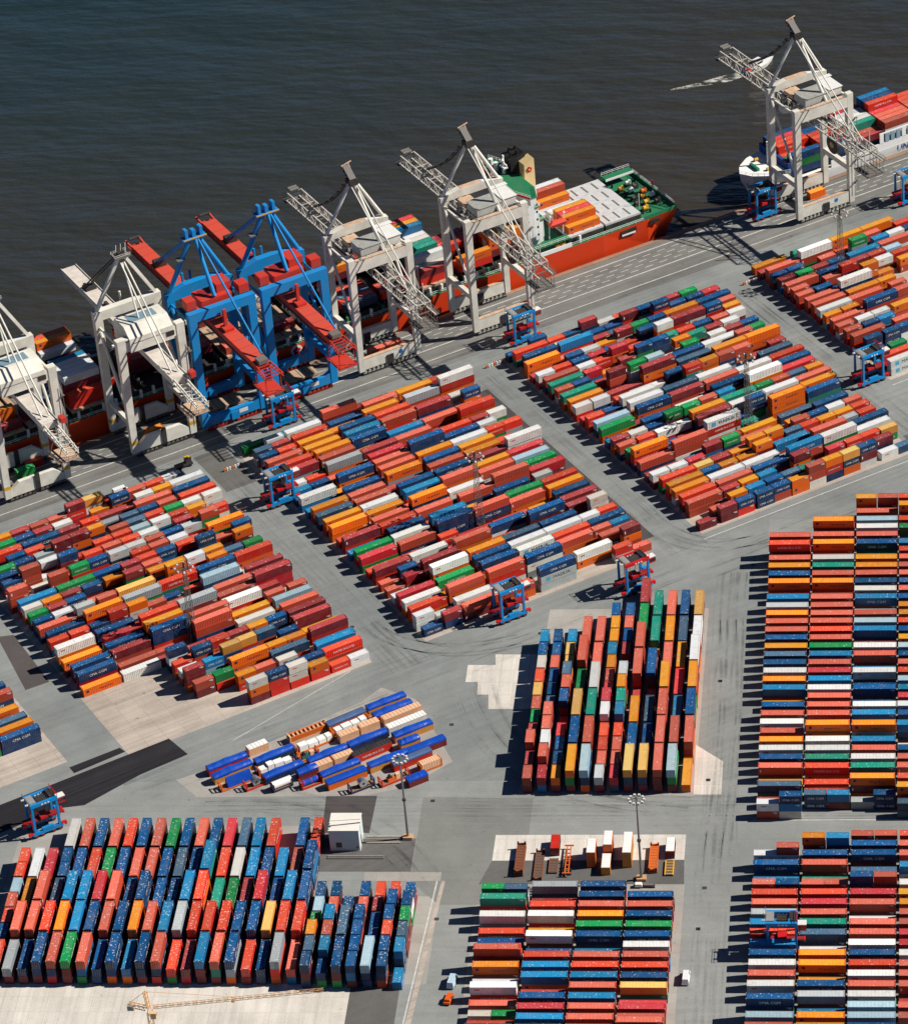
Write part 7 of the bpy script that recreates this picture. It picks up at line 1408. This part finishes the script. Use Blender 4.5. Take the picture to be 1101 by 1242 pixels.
# each entry: kind, label, place along and across the quay direction, length, paint, extra
CARGO = [
    ('closed', 'white-topped short peach container standing behind the blue tarpaulins', -101.4, -103.6, 6.1, 'p', 'w'),
    ('flat', 'empty orange flat racks stacked on each other at the back left of the triangular yard', -86.1, -101.9, 12.2, 'p', 'stack'),
    ('tarped', 'red and white container under a blue tarpaulin at the left tip of the triangular yard', -112.4, -101.6, 12.2, 'r', ''),
    ('tarped', 'tan container under blue tarpaulin at the far top corner of the triangular yard', -61.2, -101.1, 12.2, 'n', ''),
    ('tarped', 'orange container under a faded grey-blue tarpaulin at the back of the triangular yard', -74.1, -100.8, 12.2, 'o', 'grey'),
    ('flat', 'orange flat rack with white crates in the back row of the triangular yard', -74.5, -97.4, 12.2, 'o', 'crates'),
    ('tarped', 'tan container under a blue tarpaulin, second from the left tip of the triangular yard', -112.2, -97.7, 12.2, 'n', ''),
    ('tarped', 'long container with sloping blue tarpaulin beside the white-topped short box', -99.6, -96.9, 12.2, 'k', ''),
    ('tarped', 'red container under blue tarpaulin, second from the far top corner', -61.4, -96.8, 12.2, 'r', ''),
    ('flat', 'orange flat rack with white wrapped rolls behind the green machine', -87.0, -96.6, 12.2, 'o', 'crates'),
    ('closed', 'short peach ribbed container in the back row, right of its twin', -70.9, -94.3, 6.1, 'p', 'p'),
    ('closed', 'short peach ribbed container in the back row, left of its twin', -77.3, -93.9, 6.1, 'p', 'p'),
    ('closed', 'long peach ribbed container third from the far top corner', -60.6, -93.9, 12.2, 'p', 'p'),
    ('crate', 'crate wrapped in blue tarpaulin on an orange flat rack, front left of its yard', -112.7, -93.5, 12.2, 'o', 'tent'),
    ('flat', 'flat rack with white wrapped crates between two long blue tarpaulins', -100.5, -93.5, 12.2, 'b', 'crates'),
    ('flat', 'orange flat rack carrying a small green machine', -90.5, -92.6, 6.1, 'o', 'machine'),
    ('flat', 'low flat rack with a silver metal coil, left one of the two coils', -109.8, -89.5, 6.1, 'r', 'coil'),
    ('closed', 'long plain white container fourth from the far top corner', -60.7, -89.5, 12.2, 'w', 'w'),
    ('tarped', 'long all-blue tarpaulined container behind the white tank', -100.0, -89.2, 12.2, 'b', ''),
    ('tarped', 'dark container under a humped blue tarpaulin with machines beside it', -74.1, -88.9, 12.2, 'b', ''),
    ('tarped', 'orange container under blue tarpaulin in the middle of the triangular yard', -86.7, -88.7, 12.2, 'o', ''),
    ('closed', 'short peach ribbed container, right of a pinker one in the triangular yard', -83.9, -85.3, 6.1, 'p', 'p'),
    ('tarped', 'short dark red container with blue tarpaulin beside the white tank', -95.3, -85.4, 6.1, 'm', ''),
    ('closed', 'short pink-peach ribbed container, left of a peach one in the triangular yard', -90.2, -85.3, 6.1, 'p', 'p'),
    ('tarped', 'tan container under blue tarpaulin right of the long white container', -61.0, -85.2, 12.2, 'n', ''),
    ('flat', 'white cylindrical tank lying in a frame at the front of the triangular yard', -103.6, -84.8, 6.1, 'b', 'tank'),
    ('closed', 'bright red open container lettered in white, middle of the triangular yard', -75.0, -83.3, 12.2, 'r', 'o'),
    ('tarped', 'short tan container under blue tarpaulin at the right side of the yard', -64.3, -81.1, 6.1, 'n', ''),
    ('flat', 'short flat rack with a purple-banded blue roll', -96.3, -80.9, 6.1, 'r', 'roll'),
    ('tarped', 'tan container under blue tarpaulin behind the orange one by the second coil', -86.7, -80.8, 12.2, 'n', ''),
    ('tarped', 'tan container under blue tarpaulin right behind the light pole crown', -74.0, -76.9, 12.2, 'n', ''),
    ('tarped', 'orange container with flat blue tarpaulin left of the second metal coil', -87.3, -76.6, 12.2, 'o', 'flat'),
    ('tarped', 'dark red container under blue tarpaulin at the right corner of the yard', -61.5, -76.5, 12.2, 'm', 'flat'),
    ('tarped', 'bright red lettered container with grey-blue cover beside the light pole crown', -67.7, -73.4, 12.2, 'r', 'grey'),
    ('flat', 'low dark flat rack with a silver metal coil, right one of the two coils', -84.6, -71.4, 7.5, 'b', 'coil'),
    ('flat', 'low red flat rack with machine parts at the front right of the yard', -76.1, -69.2, 9.0, 'r', 'machine'),
    ('flat', 'orange flat rack with a big peach crate at the right edge of the yard', -64.8, -68.9, 6.8, 'o', 'peach'),
    ('tarped', 'short dark red container with flat blue cover at the front right of the yard', -71.3, -65.0, 6.1, 'm', 'flat'),
]

coil_m = mat('silver_coil', (196, 200, 204), .25, metal=.8, grime=.05); teal_m = mat('machine_green', (40, 110, 96), .5); purple = mat('purple_band', (150, 60, 160), .5)
for kd, lb, e, r, L, ch, ex in CARGO:
    r4 = random.Random(lb); c = qp(e + r4.uniform(-.5, .5), r + r4.uniform(-.25, .25), 0); jit = R(r4.uniform(-1.6, 1.6))
    if kd == 'tarped': o_ = tarped(lb, c, L, ch, tarp_g if ex == 'grey' else tarp_b, .35 if ex in ('flat', 'grey') else .95)
    elif kd == 'closed':
        o_ = closed(lb, c, L, ch, {'w': wrap_w, 'p': peach, 'o': d_steel}.get(ex, None), 2.6)
        if ex == 'o':
            v, f = text_mesh('HAMBURG S\u00dcD', 1.0); m = MB(); m.add([(a, -CW / 2 - .02, 1.3 + b_) for a, b_, _ in v], f, white_l); m.obj('lettering', o_)
    else:
        o_ = flat(lb, c, L, ch, ex); r2 = random.Random(lb)
        if ex == 'tank':
            o_['category'] = 'tank container'; m = MB(); m.tube((-2.9, 0, 1.75), (2.9, 0, 1.75), 1.1, wrap_w, 18)
            for s in (-2.95, 2.95): m.tube((s * .98, 0, 1.75), (s * 1.03, 0, 1.75), .8, g_steel, 14)
            m.obj('tank', o_)
        elif ex == 'coil':
            m = MB(); m.tube((.4, -.9, 1.9), (.4, .9, 1.9), 1.25, coil_m, 20); m.tube((.4, -.94, 1.9), (.4, .94, 1.9), .4, d_steel, 12); m.box(-.9, 1.7, -.9, .9, .64, .95, d_steel); m.obj('metal_coil', o_)
        elif ex == 'roll':
            m = MB(); m.tube((-2.4, 0, 1.5), (2.4, 0, 1.5), .85, tarp_b, 14)
            for s in (-2, .2, 2): m.tube((s - .15, 0, 1.5), (s + .15, 0, 1.5), .88, purple, 14)
            m.obj('roll', o_)
        elif ex == 'crates':
            x = -L / 2 + 1
            while x < L / 2 - 2:
                w_ = r2.uniform(1.6, 3.2); h = r2.uniform(1.0, 2.0); x1 = min(x + w_, L / 2 - .6); m = MB(); m.box(x, x1, -1.05, 1.05, .66, .66 + h, wrap_w, .06, .06); m.obj('wrapped_crate', o_); x = x1 + .25
        elif ex == 'machine':
            m = MB(); m.box(-2.2, .2, -.8, .8, .64, 1.6, teal_m if ch == 'o' else orange_m, .1, .1); m.box(.4, 1.9, -.7, .7, .64, 2.1, peach, .1, .1); m.tube((-1.2, -.6, 1.9), (-1.2, .6, 1.9), .5, d_steel, 12); m.box(2.1, 2.7, -.9, .9, .64, 1.3, d_steel); m.obj('machine', o_)
        elif ex == 'peach':
            m = MB(); m.box(-2.9, 2.9, -1.15, 1.15, .66, 2.7, peach)
            for k in range(8): m.box(-2.9 + k * .78, -2.6 + k * .78, -1.2, 1.2, .7, 2.75, peach)
            m.obj('wooden_crate', o_)
        elif ex == 'stack':
            m = MB()
            for z in (.66, 1.2, 1.75): m.box(-6, 6, -1.2, -.9, z, z + .42, orange_m); m.box(-6, 6, .9, 1.2, z, z + .42, orange_m); [m.box(-5.8 + k * 1.3, -5.4 + k * 1.3, -.9, .9, z + .1, z + .36, peach) for k in range(9)]
            m.obj('stacked_racks', o_)
        elif ex == 'tent':
            o_['category'] = 'crate'; m = MB(); m.hexa([(-4, -1.2, .66), (3.6, -1.2, .66), (3.6, 1.2, .66), (-4, 1.2, .66)], [(-3.9, -.4, 3.3), (3.5, -.4, 3.3), (3.5, .5, 3.3), (-3.9, .5, 3.3)], tarp_b); m.obj('tarpaulin', o_)

    o_.rotation_euler = (0, 0, QA + jit)
# ---------------------------------------------------------------- equipment parked behind the bottom centre block
brown = mat('rack_brown', (130, 70, 42), .8, grime=.45, gscale=.7); rack_o = mat('rack_orange', (216, 104, 40), .6, grime=.35); rack_d = mat('rack_floor', (96, 84, 76), .85, grime=.4, gscale=.8); yel = mat('yellow_frame', (232, 170, 40), .6, grime=.2)
def yflat(label, x, y, L, mm, floor, layers=1, ends=True, cat='flat rack'):
    o_ = empty('flat_rack', (x, y, .02), PI / 2, label=label, cat=cat, group='flat racks and boxes parked behind the bottom centre block'); w = CW / 2
    for k in range(layers):
        m = MB(); z = .1 + k * .55; m.box(0, L, -w, -w + .3, z, z + .45, mm); m.box(0, L, w - .3, w, z, z + .45, mm)
        m.box(.0, L, -w + .3, w - .3, z + .15, z + .38, floor)
        for i in range(int(L / 1.2)): m.box(.3 + i * 1.2, .55 + i * 1.2, -w + .3, w - .3, z + .38, z + .46, mm)
        m.obj('deck', o_)
    zt = .1 + layers * .55
    if ends:
        for xx in (.0, L - .4):
            m = MB()
            for s in (-1, 1): m.box(xx, xx + .4, s * w * .8 - .22, s * w * .8 + .22, zt - .1, zt + .75, mm)
            m.box(xx, xx + .4, -w, w, zt - .1, zt + .2, mm); m.obj('folded_end', o_)
    return o_
yflat('stack of brown rusty flat racks at the left end of the parked row', -63.4, -28.2, 12.2, brown, brown, 3)
yflat('rusty flat rack with grey floor, second from the left of the parked row', -58.2, -30.0, 12.2, brown, rack_d, 1)
yflat('short grey-floored flat rack in front of the lone short red container', -54.3, -27.0, 6.1, brown, rack_d, 1, False)
o_ = empty('chassis_trailer', (-50.4, -28.4, 0), PI / 2, label='orange skeleton container trailer with wheels in the parked row', cat='trailer')
m = MB()
for s in (-.5, .5): m.box(0, 12.4, s - .14, s + .14, .95, 1.3, rack_o)
for i in range(8): m.box(.2 + i * 1.7, .5 + i * 1.7, -.5, .5, 1.0, 1.25, rack_o)
for x in (.0, 6, 12): m.box(x, x + .35, -1.2, 1.2, 1.0, 1.35, rack_o)
m.obj('frame', o_)
for x in (1.2, 2.5, 3.8):
    for s in (-1, 1): m = MB(); m.tube((x, s * .8, .5), (x, s * 1.2, .5), .5, tyre, 12); m.obj('wheel', o_)
def ybox(label, x, y, L, ch, roof, lv=0):
    o_ = bpy.data.objects.new('shipping_container', None); C.objects.link(o_); o_.location = (x, y, .02 + lv * 2.62); o_.rotation_euler = (0, 0, PI / 2); tag(o_, label, 'container', 'flat racks and boxes parked behind the bottom centre block')
    m = MB(); mm = mat('yard_box_' + ch, P_col.get(ch, (228, 150, 50)), .5, grime=.25, gscale=.6); m.xf = Matrix.Translation((L / 2, 0, 0)); box_body(m, L, 2.6, mm); m.obj('body', o_)
    m = MB(); m.box(.06, L - .06, -1.14, 1.14, 2.5, 2.63, roof)
    for i in range(int(L / 1.0)): m.box(.2 + i, .55 + i, -1.1, 1.1, 2.63, 2.67, roof)
    m.obj('roof', o_); return o_
ybox('lone short red container in the parked row behind the bottom centre block', -54.2, -19.3, 6.1, 'm', pm_('r'))
for x, y, lb0, lb1 in ((-43.9, -24.4, 'white-roofed orange container, upper one of the left pair in the parked row', 'orange container under the left white-roofed one in the parked row'),
                       (-39.6, -21.0, 'white-roofed container, upper one of the rear middle pair', 'orange container under the rear middle white-roofed one'),
                       (-34.2, -24.4, 'white-roofed tan container, upper one of the right pair', 'tan container under the right white-roofed one')):
    ybox(lb1, x, y, 6.1 if x != -34.2 else 9.0, 'o' if x != -34.2 else 'n', wrap_w); ybox(lb0, x, y, 6.1 if x != -34.2 else 9.0, 'o' if x != -34.2 else 'n', wrap_w, 1)
ybox('white-roofed short tan container standing in front of the rear middle pair', -39.8, -27.6, 6.1, 'n', wrap_w)
yflat('bright orange flat rack, second from the right end of the parked row', -27.2, -26.8, 11.0, rack_o, rack_o, 2, True)
ybox('small white-roofed red container at the right end of the parked row', -22.8, -20.6, 6.1, 'm', wrap_w)
yflat('yellow-framed flat rack with grey floor at the right end of the parked row', -22.8, -28.0, 6.1, yel, rack_d, 1, False)
o_ = empty('spreader_frame', (-27.5, -32.6, 0), 0, label='white and dark machine lying at the foot of the bottom centre light pole', cat='machine')
m = MB(); m.box(-4.6, 1.2, -.5, .5, 0, .5, d_steel); m.obj('base', o_); m = MB(); m.box(-4.2, -2.2, -.7, .7, .5, 1.3, wrap_w, .15, .15); m.box(-1.8, .6, -.4, .4, .5, 1.0, g_steel); m.obj('machine_body', o_)
